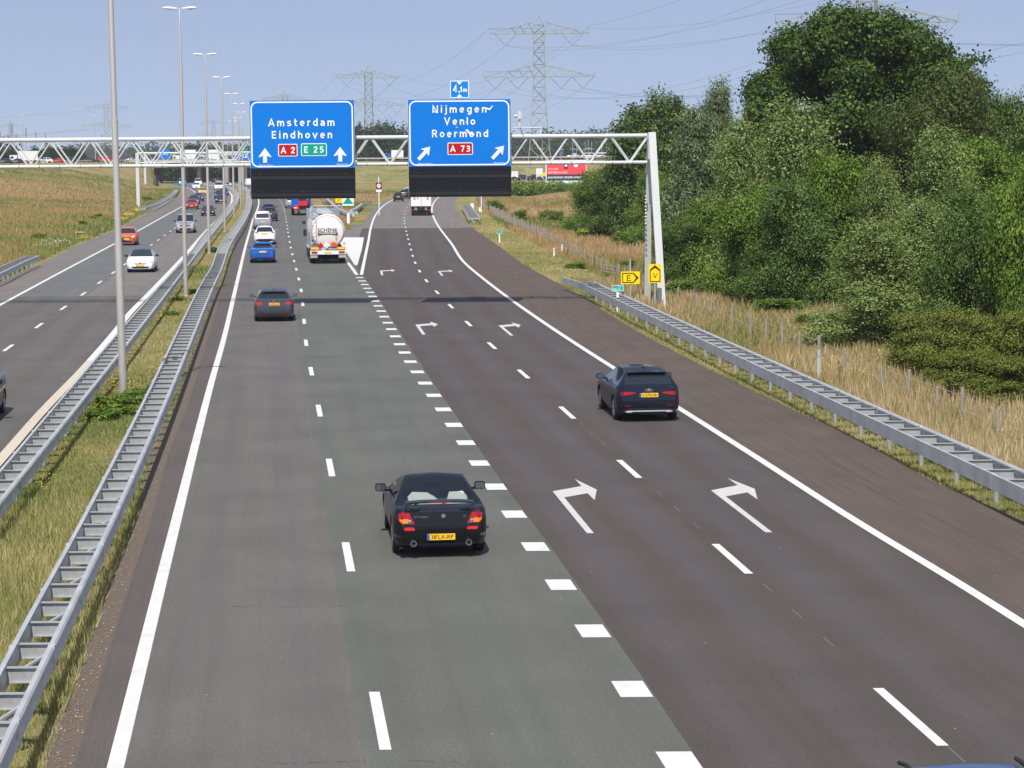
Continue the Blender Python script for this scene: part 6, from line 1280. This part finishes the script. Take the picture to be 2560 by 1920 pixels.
def blades(name, X, Y, h, w, m, rnd, lean=.35):
    n = len(X); Z = H(X, Y); a = RNG.uniform(0, 2*math.pi, n); dx, dy = np.cos(a)*w/2, np.sin(a)*w/2*.3
    lx, ly = RNG.normal(0, lean, n)*h, RNG.normal(0, lean, n)*h
    V = np.zeros((n, 3, 3)); V[:, 0] = np.stack([X-dx-w*.3, Y-dy, Z-.03], 1); V[:, 1] = np.stack([X+dx+w*.3, Y+dy, Z-.03], 1); V[:, 2] = np.stack([X+lx, Y+ly, Z+h], 1)
    return tag(fastmesh(name, V, 3, m, rnd), kind='stuff')
g_green = attrmat('grass_verge', [(0, (.085, .13, .032)), (.4, (.20, .225, .075)), (.75, (.37, .33, .15)), (1, (.50, .41, .23))], .3)
g_straw = attrmat('grass_straw', [(0, (.08, .125, .032)), (.28, (.20, .205, .075)), (.6, (.35, .27, .14)), (.85, (.42, .29, .18)), (1, (.52, .44, .28))], .3)
g_red = attrmat('grass_reddish', [(0, (.085, .14, .035)), (.30, (.21, .22, .072)), (.52, (.33, .25, .11)), (.75, (.37, .205, .105)), (1, (.45, .34, .21))], .3)
def strip(A, B, y0, y1, n, p=1.6):
    u = RNG.uniform(0, 1, n); e = 1-p; Y = (y0**e+(y1**e-y0**e)*u)**(1/e); a, b = A.x(Y), B.x(Y); return a+(b-a)*RNG.uniform(0, 1, n), Y
def pn(X, Y, s, ph=0):
    r = np.random.default_rng(int(100+ph*10+s*100)); o = np.zeros(len(X))
    for k in range(14): a = r.uniform(0, 6.28); f = s*2**r.uniform(-1.2, 1.6); o += np.sin((X*math.cos(a)+Y*.55*math.sin(a))*f+r.uniform(0, 6.28))/(f/s)**.6
    return np.clip(.5+o*.13, 0, 1)
# median
X, Y = strip(Off(OR_, .5), Off(LLE, -.34), 12, 150, 165000, 1.9); k = pn(X, Y, .9); k2 = pn(X, Y, .35, 2)
inr = ((X > GA2.x(Y)) & (X < GB2.x(Y))) | ((X > GA1.x(Y)) & (X < GB1.x(Y)))
hh = RNG.uniform(.05, .13, len(X))*(1+1.5*(k2 > .72))*np.where(inr, .8, 1); blades('grass', X, Y, hh, .008+Y*.00035, g_green, np.clip(.25+.5*k+RNG.normal(0, .2, len(X)), 0, 1))
# mown right verge in front of and behind the rail
X, Y = strip(Off(LRE, .05), Off(GB3, .9), 18, 125, 60000, 1.9); blades('grass', X, Y, RNG.uniform(.05, .12, len(X)), .008+Y*.00035, g_green, np.clip(.6+.5*(pn(X, Y, .8, 1)-.5)+RNG.normal(0, .17, len(X)), 0, 1))
X, Y = strip(Off(LRE, .05), Off(LRE, 3.2), 100, 330, 36000, 1.6); blades('grass', X, Y, RNG.uniform(.06, .13, len(X)), .01+Y*.0004, g_green, np.clip(.72+.3*(pn(X, Y, .8, 1)-.5)+RNG.normal(0, .15, len(X)), 0, 1))
# tall dry meadow
X, Y = strip(Off(GB3, .9), Off(LF, 16), 34, 130, 130000, 1.7); k = pn(X, Y, .5); blades('grass', X, Y, RNG.uniform(.18, .55, len(X))*(.6+.6*k), .012+Y*.0004, g_straw, np.clip(.35+.55*k+RNG.normal(0, .22, len(X)), 0, 1), .25)
X, Y = strip(Off(LRE, 3.4), Off(LRE, 44), 105, 420, 120000, 1.4); k = pn(X, Y, .22); blades('grass', X, Y, RNG.uniform(.2, .6, len(X))*(.7+.6*k), .014+Y*.00045, g_red, np.clip(.15+.8*k+RNG.normal(0, .2, len(X)), 0, 1), .25)
# left meadow
X, Y = strip(Off(OE, -46), Off(OE, -.4), 100, 520, 130000, 1.3); k = pn(X, Y, .13); e = np.clip((OE.x(Y)-X)/5, 0, 1); blades('grass', X, Y, RNG.uniform(.15, .5, len(X))*(.7+.6*k), .014+Y*.00045, g_red, np.clip((.15+.65*k+RNG.normal(0, .2, len(X)))*(.3+.7*e), 0, 1), .25)
# fork
X, Y = strip(Off(LG1, 2.5), Off(LG2, -2.5), 222, 470, 26000, 1.3); k = pn(X, Y, .2); blades('grass', X, Y, RNG.uniform(.1, .45, len(X)), .014+Y*.00045, g_red, np.clip(.2+.7*k+RNG.normal(0, .2, len(X)), 0, 1), .25)
# flowers: ragwort clumps and white umbels
def clumps(pts, name, m, lab, n0=60, r=.3, hgt=.5, size=.02, kind='stuff'):
    Vs = []
    for (px, py, nn) in pts:
        g = G(px, py); c = RNG.normal(0, 1, (nn, 3))*[r, r, .10]+[g[0], g[1], hgt]; s = size*(1+g[1]/70)
        for p in c: a = RNG.uniform(0, 3.14); Vs.append([(p[0]-s*math.cos(a), p[1]-s*math.sin(a), p[2]), (p[0]+s*math.cos(a), p[1], p[2]-s*.6), (p[0]+s*.6, p[1]+s*math.sin(a), p[2]+s), (p[0]-s*.6, p[1], p[2]+s*1.1)])
    return tag(fastmesh(name, np.array(Vs), 4, m, np.zeros(len(Vs))), kind='stuff')
ym = mat('flower_yellow', (.72, .50, .03), .8); wm_ = mat('flower_white', (.75, .73, .65), .8)
clumps([(268, 975, 60), (330, 985, 24), (215, 1040, 90), (245, 975, 30), (170, 1078, 50), (80, 1245, 24), (70, 1240, 16), (375, 805, 36), (300, 970, 24), (2130, 930, 36), (2160, 960, 36), (2080, 920, 30), (2190, 1060, 20), (2560, 1120, 30), (2530, 1110, 24), (2400, 1010, 26), (2320, 925, 26), (345, 530, 170), (300, 552, 110), (322, 541, 120), (1462, 585, 40), (1236, 568, 30), (215, 600, 60)], 'flowers', ym, '', hgt=.30, size=.009, r=.42)
clumps([(150, 612, 40), (140, 618, 24), (2230, 905, 24), (2310, 930, 24), (1480, 640, 20), (130, 622, 16)], 'flowers', wm_, '', hgt=.40, size=.009, r=.8)
# gravel stones, bits of litter
n = 3400; X, Y = strip(Off(LLE, -.42), Off(LLE, -.02), 13, 60, n, 2.0); s = RNG.uniform(.004, .012, n); V = np.stack([np.stack([X+a*s, Y+c*s, np.full(n, .006)+e*s], 1) for a, c, e in ((-1, -1, 0), (1, -.8, 0), (.9, 1, .8), (-.8, .9, .8))], 1)
tag(fastmesh('gravel', V, 4, attrmat('stones', [(0, (.10, .075, .055)), (.7, (.20, .16, .13)), (1, (.40, .35, .30))], .0), RNG.uniform(0, 1, n)), kind='stuff')
# ---------------------------------------------------------------- trees
lf_oak = attrmat('leaf_oak', [(0, (0.0105, 0.024, 0.0037)), (0.5, (0.0545, 0.0998, 0.0151)), (0.85, (0.1021, 0.1601, 0.0278)), (1, (0.1856, 0.2436, 0.0638))], 0.13, gloss=.015)
lf_birch = attrmat('leaf_birch', [(0, (0.0413, 0.0638, 0.0165)), (0.5, (0.1914, 0.2552, 0.0719)), (0.85, (0.2784, 0.348, 0.116)), (1, (0.3944, 0.4408, 0.2204))], 0.22, gloss=.012)
lf_willow = attrmat('leaf_willow', [(0, (0.0413, 0.0638, 0.0263)), (0.5, (0.1566, 0.2088, 0.0928)), (0.9, (0.232, 0.29, 0.1508)), (1, (0.348, 0.3944, 0.2552))], 0.22, gloss=.015)
lf_mid = attrmat('leaf_mid', [(0, (0.024, 0.0495, 0.006)), (0.5, (0.116, 0.1914, 0.0255)), (0.85, (0.1914, 0.2784, 0.0441)), (1, (0.29, 0.3596, 0.0812))], 0.18, gloss=.012)
lf_dark = attrmat('leaf_dark', [(0, (0.015, 0.033, 0.006)), (0.5, (0.0742, 0.1253, 0.0255)), (0.85, (0.1276, 0.1914, 0.0441)), (1, (0.2088, 0.2668, 0.0928))], 0.14, gloss=.015)
lf_syc = attrmat('leaf_sycamore', [(0, (0.0165, 0.0285, 0.0075)), (0.5, (0.0719, 0.1044, 0.0278)), (0.88, (0.1276, 0.1508, 0.0487)), (1, (0.1972, 0.1276, 0.0522))], 0.14)
lf_bram = attrmat('leaf_bramble', [(0, (0.0351, 0.0585, 0.0105)), (0.5, (0.1448, 0.181, 0.038)), (0.85, (0.2352, 0.2262, 0.0633)), (1, (0.3257, 0.2262, 0.0814))], 0.2)
lf_weed = attrmat('leaf_weed', [(0, (.06, .11, .018)), (.5, (.15, .23, .045)), (.85, (.24, .32, .075)), (1, (.38, .36, .13))], .35)
lf_far = attrmat('leaf_far', [(0, (.016, .030, .014)), (.6, (.038, .062, .028)), (1, (.068, .095, .045))], .2)
lf_bright = attrmat('leaf_bright', [(0, (.08, .15, .01)), (.6, (.17, .28, .02)), (1, (.28, .38, .05))], .4)
bark = mat('bark', (.11, .085, .065), .9, 0, .3, 6, .5); barkb = mat('bark_birch', (.42, .38, .33), .85, 0, .4, 5, .3)
def crown(blobs, n, leaf, droop=0., up=0., shell=.45, clump=.0, hollow=True, asp=1.5):
    """leaf-sized quads spread through a union of ellipsoids; returns vertices and a tone per leaf"""
    B = np.array(blobs, float); w = (B[:, 3]*B[:, 4]+B[:, 4]*B[:, 5]+B[:, 3]*B[:, 5]); bi = RNG.choice(len(B), n, p=w/w.sum()); b = B[bi]
    d = RNG.normal(0, 1, (n, 3)); d /= np.linalg.norm(d, axis=1)[:, None]
    r = 1-np.abs(RNG.normal(0, shell, n)).clip(0, .97)+RNG.normal(0, .06, n)
    # twig clusters: pull leaves towards nearby attractors so gaps open up
    P = b[:, :3]+d*b[:, 3:6]*r[:, None]
    if clump > 0:
        kn = max(8, n//26); ai = RNG.choice(n, kn); A = P[ai]; q = RNG.integers(0, kn, n)
        P2 = A[q]+RNG.normal(0, 1, (n, 3))*clump*np.array([1, 1, .75]); d2 = d[ai][q]; P2 = P2+d2*(np.abs(RNG.normal(0, 1, kn))*clump*.85)[q][:, None]; use = RNG.uniform(0, 1, n) < .82; P = np.where(use[:, None], P2, P); d = np.where(use[:, None], d2, d)
    nrm = d+RNG.normal(0, .55, (n, 3))+np.array([0, 0, .35]); nrm /= np.linalg.norm(nrm, axis=1)[:, None]
    t = np.cross(nrm, RNG.normal(0, 1, (n, 3))+np.array([0, 0, up-droop*2.5])); t /= np.linalg.norm(t, axis=1)[:, None]+1e-9
    if droop or up: t2 = np.array([0, 0, -1.*droop+up])+RNG.normal(0, .4, (n, 3)); t2 -= nrm*(t2*nrm).sum(1)[:, None]; t = t2/(np.linalg.norm(t2, axis=1)[:, None]+1e-9)
    s = np.cross(nrm, t); L = leaf*RNG.uniform(.6, 1.35, n); a = (t*L[:, None]*asp/1.5*.75); c = s*(L*.42)[:, None]
    V = np.stack([P-a, P+c-a*.1, P+a, P-c-a*.1], 1)
    cl = q if clump > 0 else bi; cn = RNG.normal(0, 1, cl.max()+1)[cl]; bn = RNG.normal(0, 1, len(B))[bi]
    tone = np.clip(.47+.13*RNG.normal(0, 1, n)+.12*cn+.12*bn, 0, 1); return V, tone
def trunkmesh(h, r, limbs, m, parent, spread=.34):
    b = MB(); z = 0; p = Vector((0, 0, -.5)); k = 5; pts = [p]
    for i in range(k): p = p+Vector((random.uniform(-.06, .06)*h/k, random.uniform(-.06, .06)*h/k, (h*.8+.5)/k)); pts.append(p)
    for i in range(k): b.tube(pts[i], pts[i+1], r*(1-i/k*.8), r*(1-(i+1)/k*.8), 9)
    for i in range(limbs):
        a = random.uniform(0, 6.28); j = random.randint(1, k-1); q = pts[j]; e = q+Vector((math.cos(a), math.sin(a), random.uniform(.5, 1.1)))*h*random.uniform(.18, .32)*spread*2; mid = q.lerp(e, .5)+Vector((0, 0, h*.02))
        b.tube(q, mid, r*.4, r*.25, 6); b.tube(mid, e, r*.25, r*.06, 6)
    return b.build('trunk', m, parent, 'auto')
def blobset(kind, n):
    o = []
    for i in range(n):
        if kind == 'oak': a = random.uniform(0, 6.28); f = math.sqrt(random.random()); z = random.uniform(.22, .95); rr = (1-abs(z-.50)**1.7*2.3)*.44*f; s = random.uniform(.10, .17); o.append((rr*math.cos(a), rr*math.sin(a), z-.03, s, s, s*.75))
        if kind == 'birch': z = random.uniform(.06, .96); a = random.uniform(0, 6.28); rr = (.30*(1-z)**.6+.02)*random.uniform(.2, 1); s = random.uniform(.05, .10)*(1.3-z*.7); o.append((rr*math.cos(a), rr*math.sin(a), z, s, s, s*1.7))
        if kind == 'willow': z = random.uniform(.10, .98); a = random.uniform(0, 6.28); rr = .26*math.sin(math.pi*min(z*.9+.12, 1))*random.uniform(.1, 1); s = random.uniform(.04, .085); o.append((rr*math.cos(a), rr*math.sin(a), z, s, s, s*1.9))
        if kind == 'bush': z = random.uniform(.0, .85); a = random.uniform(0, 6.28); rr = (.52*(1-z*z*.75))*math.sqrt(random.random()); s = random.uniform(.10, .18); o.append((rr*math.cos(a), rr*math.sin(a), z, s, s, s*.8))
        if kind == 'poplar': z = random.uniform(.05, .97); a = random.uniform(0, 6.28); rr = .36*math.sin(math.pi*min(.18+z*.75, 1))**.8*math.sqrt(random.random()); s = random.uniform(.06, .12); o.append((rr*math.cos(a), rr*math.sin(a), z, s, s, s*1.5))
    return o
CR = {}
def crownproto(key, kind, nb, n, leaf, m, scale, **kw):
    """unit-height crown built at its true scale so leaves keep a real size"""
    B = [tuple(v*scale for v in b) for b in blobset(kind, nb)]; V, tone = crown(B, n, leaf, **kw); o = fastmesh('crown', V, 4, m, tone); me = o.data; C.objects.unlink(o); bpy.data.objects.remove(o); CR[key] = (me, scale)
crownproto('birch', 'birch', 60, 80000, .09, lf_birch, 10, droop=.7, clump=.28, shell=.5)
crownproto('willow', 'willow', 60, 60000, .105, lf_willow, 10, up=.8, clump=.24, shell=.5, asp=2.2)
crownproto('bush', 'bush', 46, 75000, .11, lf_mid, 7, clump=.26, shell=.4)
crownproto('bushd', 'bush', 46, 75000, .12, lf_dark, 8, clump=.28, shell=.4)
crownproto('poplar', 'poplar', 60, 40000, .20, lf_dark, 12, up=.6, clump=.36, shell=.42)
crownproto('oakm', 'oak', 44, 42000, .22, lf_oak, 14, clump=.42, shell=.35)
crownproto('syc', 'oak', 34, 50000, .14, lf_syc, 11, clump=.42, shell=.3)
crownproto('far', 'bush', 30, 7000, .55, lf_far, 12, clump=.8, shell=.35)
crownproto('bram', 'bush', 40, 45000, .07, lf_bram, 3, up=.3, clump=.15, shell=.5)
crownproto('weed', 'bush', 16, 2600, .055, lf_weed, .7, up=.5, clump=.06, shell=.5)
crownproto('mbush', 'bush', 20, 6000, .11, lf_weed, 1.8, up=.3, clump=.14, shell=.5)
crownproto('bright', 'birch', 20, 5000, .14, lf_bright, 5, clump=.2)
TN = 0
def tree(name, key, px, Y, topy, wpx, label, cat='tree', base=None, m=bark, tr=.22, group=None, rot=None, depth=1.):
    global TN
    p = on(px, Y, 0); zb2 = gz(p[0], p[1]) if base is None else base; zt2 = D(px, topy, Y)[2]; h = zt2-zb2; sc = F_PX/Y
    me, s0 = CR[key]; rt = thing(name, label, cat, (p[0], p[1], zb2), 0, group)
    o = bpy.data.objects.new('crown', me); link(o, rt)
    co_ = np.empty(len(me.vertices)*3, np.float32); me.vertices.foreach_get('co', co_); co_ = co_.reshape(-1, 3); z1 = np.percentile(co_[:, 2], 99.9); wx = np.percentile(np.abs(co_[:, :2]), 98.)*2
    k = h/z1; kw = (wpx/sc)/wx; o.scale = (kw, kw*depth, k); o.rotation_euler = (0, 0, random.uniform(0, 6.28) if rot is None else rot)
    trunkmesh(h*.9, tr*max(.35, h/10), 7, m, rt)
    return rt
# the big oak gets its own crown
px, Yk = 2165, 150.; p = on(px, Yk, 0); zb2 = .8
rt = thing('oak_tree', 'huge dark green oak dominating the right of the skyline, in front of the near pylon', 'oak', (p[0], p[1], zb2))
def w2l(x, y): q = D(x, y, Yk); return q[0]-p[0], q[2]-zb2
bl_ = []
for (x, y, r) in ((2105, 85, 62), (2040, 120, 58), (2180, 110, 66), (2260, 100, 60), (2230, 62, 40), (1965, 140, 48), (1990, 200, 62), (1930, 235, 62), (2080, 200, 85), (2180, 220, 85), (2280, 190, 75), (2350, 180, 55), (2390, 240, 60), (2330, 270, 80), (1900, 300, 50), (1960, 330, 70), (2060, 310, 85), (2170, 330, 90), (2270, 340, 90), (2380, 330, 70), (2425, 300, 45), (2435, 215, 25), (2395, 420, 75), (2290, 450, 90), (2180, 450, 90), (2080, 420, 80), (1990, 420, 70), (2110, 540, 85), (2240, 560, 90), (2370, 540, 90), (2140, 60, 34), (2065, 62, 26), (1975, 95, 24), (2440, 150, 14), (2330, 130, 34), (2300, 120, 40)):
    lx, lz = w2l(x, y); rr = r/F_PX*Yk
    for _ in range(4):
        dy = random.uniform(-1, 1)*max(0, 5.0-abs(lz-9)*.25); q = rr*random.uniform(.5, .85); bl_.append((lx+random.uniform(-.4, .4)*rr, dy, lz+random.uniform(-.4, .4)*rr*.8, q, q, q*.8))
V, tone = crown(bl_, 260000, .18, clump=.34, shell=.26); fastmesh('crown', V, 4, lf_oak, tone, rt)
trunkmesh(11, .55, 9, bark, rt, .32)
TR = [
 ('sycamore_tree', 'syc', 2345, 143, 165, 300, 'brownish green sycamore with layered boughs in front of the right half of the oak', .9),
 ('poplar_tree', 'poplar', 1637, 215, 226, 210, 'rounded dark green tree standing alone left of the wood, above the gantry post', .22),
 ('willow_tree', 'willow', 1800, 172, 200, 150, 'thin airy pale willow top rising left of the oak', .15),
 ('willow_tree', 'willow', 1895, 166, 200, 120, 'second pale willow top just touching the left edge of the oak', .15),
 ('willow_tree', 'willow', 1745, 150, 268, 170, 'grey green willow right behind the gantry post', .15),
 ('birch_tree', 'birch', 1850, 128, 300, 230, 'olive birch left of the tallest light green birch', .14),
 ('birch_tree', 'birch', 1985, 118, 252, 330, 'tall light green birch under the left part of the oak', .15),
 ('birch_tree', 'birch', 2345, 108, 318, 280, 'light green birch with drooping twigs under the sycamore', .15),
 ('birch_tree', 'birch', 2200, 105, 395, 190, 'smaller pale birch left of the drooping birch under the sycamore', .13),
 ('shrub_tree', 'bushd', 2480, 150, 225, 260, 'grey green leafy tree at the right edge behind the oak', .3),
 ('shrub_tree', 'bush', 2500, 122, 345, 300, 'mid green tree at the right edge below the sycamore', .3),
 ('shrub_tree', 'bushd', 2420, 98, 460, 260, 'very dark leafy tree between the drooping birch and the right edge', .3),
 ('pine_shrub', 'bushd', 1700, 125, 545, 150, 'dark needle-like shrub close behind the gantry post foot', .2),
 ('shrub', 'bush', 1790, 127, 500, 250, 'bright mid green shrub right of the V sign', .2),
 ('shrub', 'bush', 1900, 113, 460, 270, 'large mid green shrub at the left front of the wood', .2),
 ('shrub', 'bushd', 2010, 107, 440, 270, 'dark green shrub in the middle of the wood front', .2),
 ('shrub', 'bush', 2090, 108, 380, 260, 'round green shrub under the dark hollow of the oak', .2),
 ('shrub', 'bushd', 1950, 108, 600, 250, 'low dark shrub at the foot of the wood before the dry grass', .2),
 ('weeping_birch', 'birch', 2185, 86, 555, 330, 'olive weeping birch reaching the ground in front of the wood', .12),
 ('birch_tree', 'birch', 2300, 92, 500, 260, 'second olive birch right beside the weeping birch', .12),
 ('shrub_tree', 'bushd', 2450, 84, 500, 270, 'dark green leafy tree right of the weeping birch', .25),
 ('shrub_tree', 'bush', 2570, 80, 390, 240, 'green tree cut by the right photo edge above the brambles', .25),
 ('shrub_tree', 'bushd', 2270, 112, 520, 260, 'dark shrub filling the gap between the two front birches', .25),
 ('shrub_tree', 'bushd', 2690, 90, 330, 300, 'dark tree just outside the right photo edge', .25),
 ('shrub', 'bushd', 1560, 218, 415, 190, 'dark bushy shrub on the meadow left of the gantry post', .2),
 ('shrub', 'bush', 1490, 235, 420, 150, 'green bush covering the right part of the billboard', .2),
 ('shrub', 'bush', 1650, 205, 420, 150, 'green bush behind the gantry post legs', .2),
 ('young_tree', 'bright', 1655, 165, 430, 46, 'small bright yellow green young tree right behind the gantry post', .08)]
for (nm, key, px, Y_, ty, w, lab, tr) in TR: tree(nm, key, px, Y_, ty, w, lab, 'shrub' if 'shrub' in nm and 'tree' not in nm else 'tree', tr=tr, m=barkb if key == 'birch' else bark)
for (px, Y_, ty, w, lab) in ((2300, 74, 778, 160, 'yellow green bramble mound before the dark trees'), (2385, 72, 770, 170, 'rounded bramble mound below the dark trees on the right'), (2465, 71, 790, 160, 'leafy bramble mound with reddish tips on the right'), (2550, 70, 775, 170, 'bramble thicket at the right photo edge above the fence'), (2370, 69, 885, 120, 'low olive bramble clump nearer the fence'), (2440, 66, 872, 170, 'broad green bramble clump nearer the fence on the right'), (2530, 64, 890, 170, 'lowest olive bramble clump near the right photo edge'), (2060, 95, 780, 120, 'low undergrowth patch at the foot of the wood'), (1960, 103, 745, 120, 'bright green low undergrowth at the front edge of the wood'), (1860, 112, 712, 110, 'narrow strip of low green undergrowth left of the front shrubs'), (1700, 114, 695, 90, 'low scrub at the left foot of the wood beside the V sign')):
    tree('bramble_bush', 'bram' if px > 2180 else 'mbush', px, Y_, ty, w, lab, 'bush', tr=.05)
for (px, py, w, hgt, lab) in ((1440, 670, 60, 16, 'small green bush in the reddish meadow beside the fence'), (1300, 545, 40, 22, 'green bush in the meadow hollow'), (1375, 540, 60, 16, 'low green scrub patch on the reddish slope'), (1560, 595, 60, 18, 'grey green bush in the meadow left of the gantry leg'), (1450, 583, 30, 14, 'small bush in the middle of the reddish meadow'), (95, 597, 36, 14, 'dark little bush in the dry grass near the left edge'), (210, 562, 30, 11, 'small dark green bush left of the nearest lamp post'), (245, 545, 26, 12, 'small green plant patch in the left meadow'), (366, 502, 26, 12, 'small bush right beside the second gantry post'), (235, 548, 18, 8, 'tiny weed tuft beside the left meadow plant patch'), (1245, 530, 55, 30, 'tall green weeds in the meadow hollow below the Nijmegen board'), (1570, 665, 40, 16, 'small weed tuft below the gate')):
    g = G(px, py); tree('meadow_bush', 'mbush', px, g[1], py-hgt, w, lab, 'bush', tr=.03)
for i, (px, py) in enumerate(((330, 1008), (285, 1018), (350, 1000), (255, 1050), (478, 735), (448, 752), (430, 790), (530, 630), (300, 1040))):
    g = G(px, py); k = 60 if py > 900 else 26; tree('weed_clump', 'weed', px, g[1], py-k*.5, k*1.5, ('leafy weeds at the foot of the nearest lamp post' if py > 900 else 'leafy weeds at the foot of the second lamp post' if py > 700 else 'leafy weeds at the foot of the third lamp post'), 'weeds', base=-.02, tr=.01, group='weeds round the lamp post feet')
# far trees: left group, hedge behind the bridge, woods
for i, (px, Y_, ty, w) in enumerate(((-40, 720, 350, 120), (20, 700, 361, 90), (62, 690, 372, 70), (98, 700, 364, 80), (128, 690, 358, 60), (152, 710, 370, 70), (176, 700, 362, 60), (200, 705, 375, 50), (215, 712, 388, 34))):
    tree('roadside_tree', 'far', px, Y_, ty, w, ('dark tree of the row behind the crossing road at the far left'), 'tree', base=2., tr=.2, group='row of trees behind the crossing road')
for i, (px, Y_, ty, w, z) in enumerate(((312, 980, 374, 24, 0), (235, 1300, 370, 60, 0), (262, 1350, 372, 50, 0), (350, 1250, 378, 50, 0), (372, 1100, 374, 60, 0), (400, 1050, 376, 50, 0), (450, 900, 364, 50, 0), (478, 880, 356, 60, 0), (505, 900, 352, 60, 0), (530, 900, 362, 50, 0), (575, 1000, 368, 70, 0), (620, 1000, 372, 60, 0), (420, 900, 374, 50, 0))):
    tree('far_tree', 'far', px, Y_, ty, w, 'round lone tree on the horizon left of the second gantry' if i == 0 else 'far hazy tree on the skyline left of the Amsterdam board', 'tree', tr=.2, group=None if i == 0 else 'far trees left of the boards')
def wood(name, px0, px1, Y0, Y1, topf, n, leaf, lab, m=lf_far, z0=0., pr=6):
    bs = []
    for i in range(int(n)):
        px = random.uniform(px0, px1); Y_ = random.uniform(Y0, Y1); x = on(px, Y_)[0]; zt3 = D(px, topf(px), Y_)[2]*random.uniform(.86, 1.0); r = random.uniform(.5, 1)*pr
        for q in (1., .7, .4): bs.append((x+random.uniform(-2, 2), Y_, z0+(zt3-z0-r*.7)*q, r, r, r*.9))
    V, tone = crown(bs, 60*len(bs)+20000, leaf, clump=leaf*1.8, shell=.2); return tag(fastmesh(name, V, 4, m, tone), kind='stuff')
wood('forest', 860, 1030, 760, 820, lambda p: 324+8*math.sin(p*.05)+(p-900)*.02, 60, .9, '', pr=7)
wood('forest', 1270, 1640, 1250, 1400, lambda p: 341+np.interp(p, [1270, 1310, 1340, 1400, 1640], [6, 22, 8, 2, -2]), 150, 1.5, '', pr=12)
wood('forest', 400, 880, 690, 720, lambda p: 401, 110, .6, '', pr=4)
wood('forest', 180, 900, 1900, 2100, lambda p: 379, 160, 2.4, '', pr=10)
wood('forest', 1020, 1290, 1250, 1350, lambda p: 348, 50, 1.5, '', pr=12)
wood('forest', -600, 0, 740, 800, lambda p: 362, 90, .9, '', pr=6)
wood('undergrowth', 1215, 1440, 440, 465, lambda p: 465+(1360-p)*.01, 70, .3, '', m=lf_mid, pr=.6)
# ---------------------------------------------------------------- summer haze
hz = bpy.data.materials.new('haze'); hz.use_nodes = True; n = hz.node_tree; n.nodes.clear(); o = n.nodes.new('ShaderNodeOutputMaterial'); v = n.nodes.new('ShaderNodeVolumePrincipled')
v.inputs['Color'].default_value = (.80, .87, .97, 1); v.inputs['Density'].default_value = .00012; v.inputs['Anisotropy'].default_value = .2; n.links.new(v.outputs[0], o.inputs['Volume'])
b = MB(); b.box((0, 3050, 29), (12000, 6400, 64)); h_ = b.build('haze', hz); h_['kind'] = 'stuff'
S.cycles.volume_bounces = 1
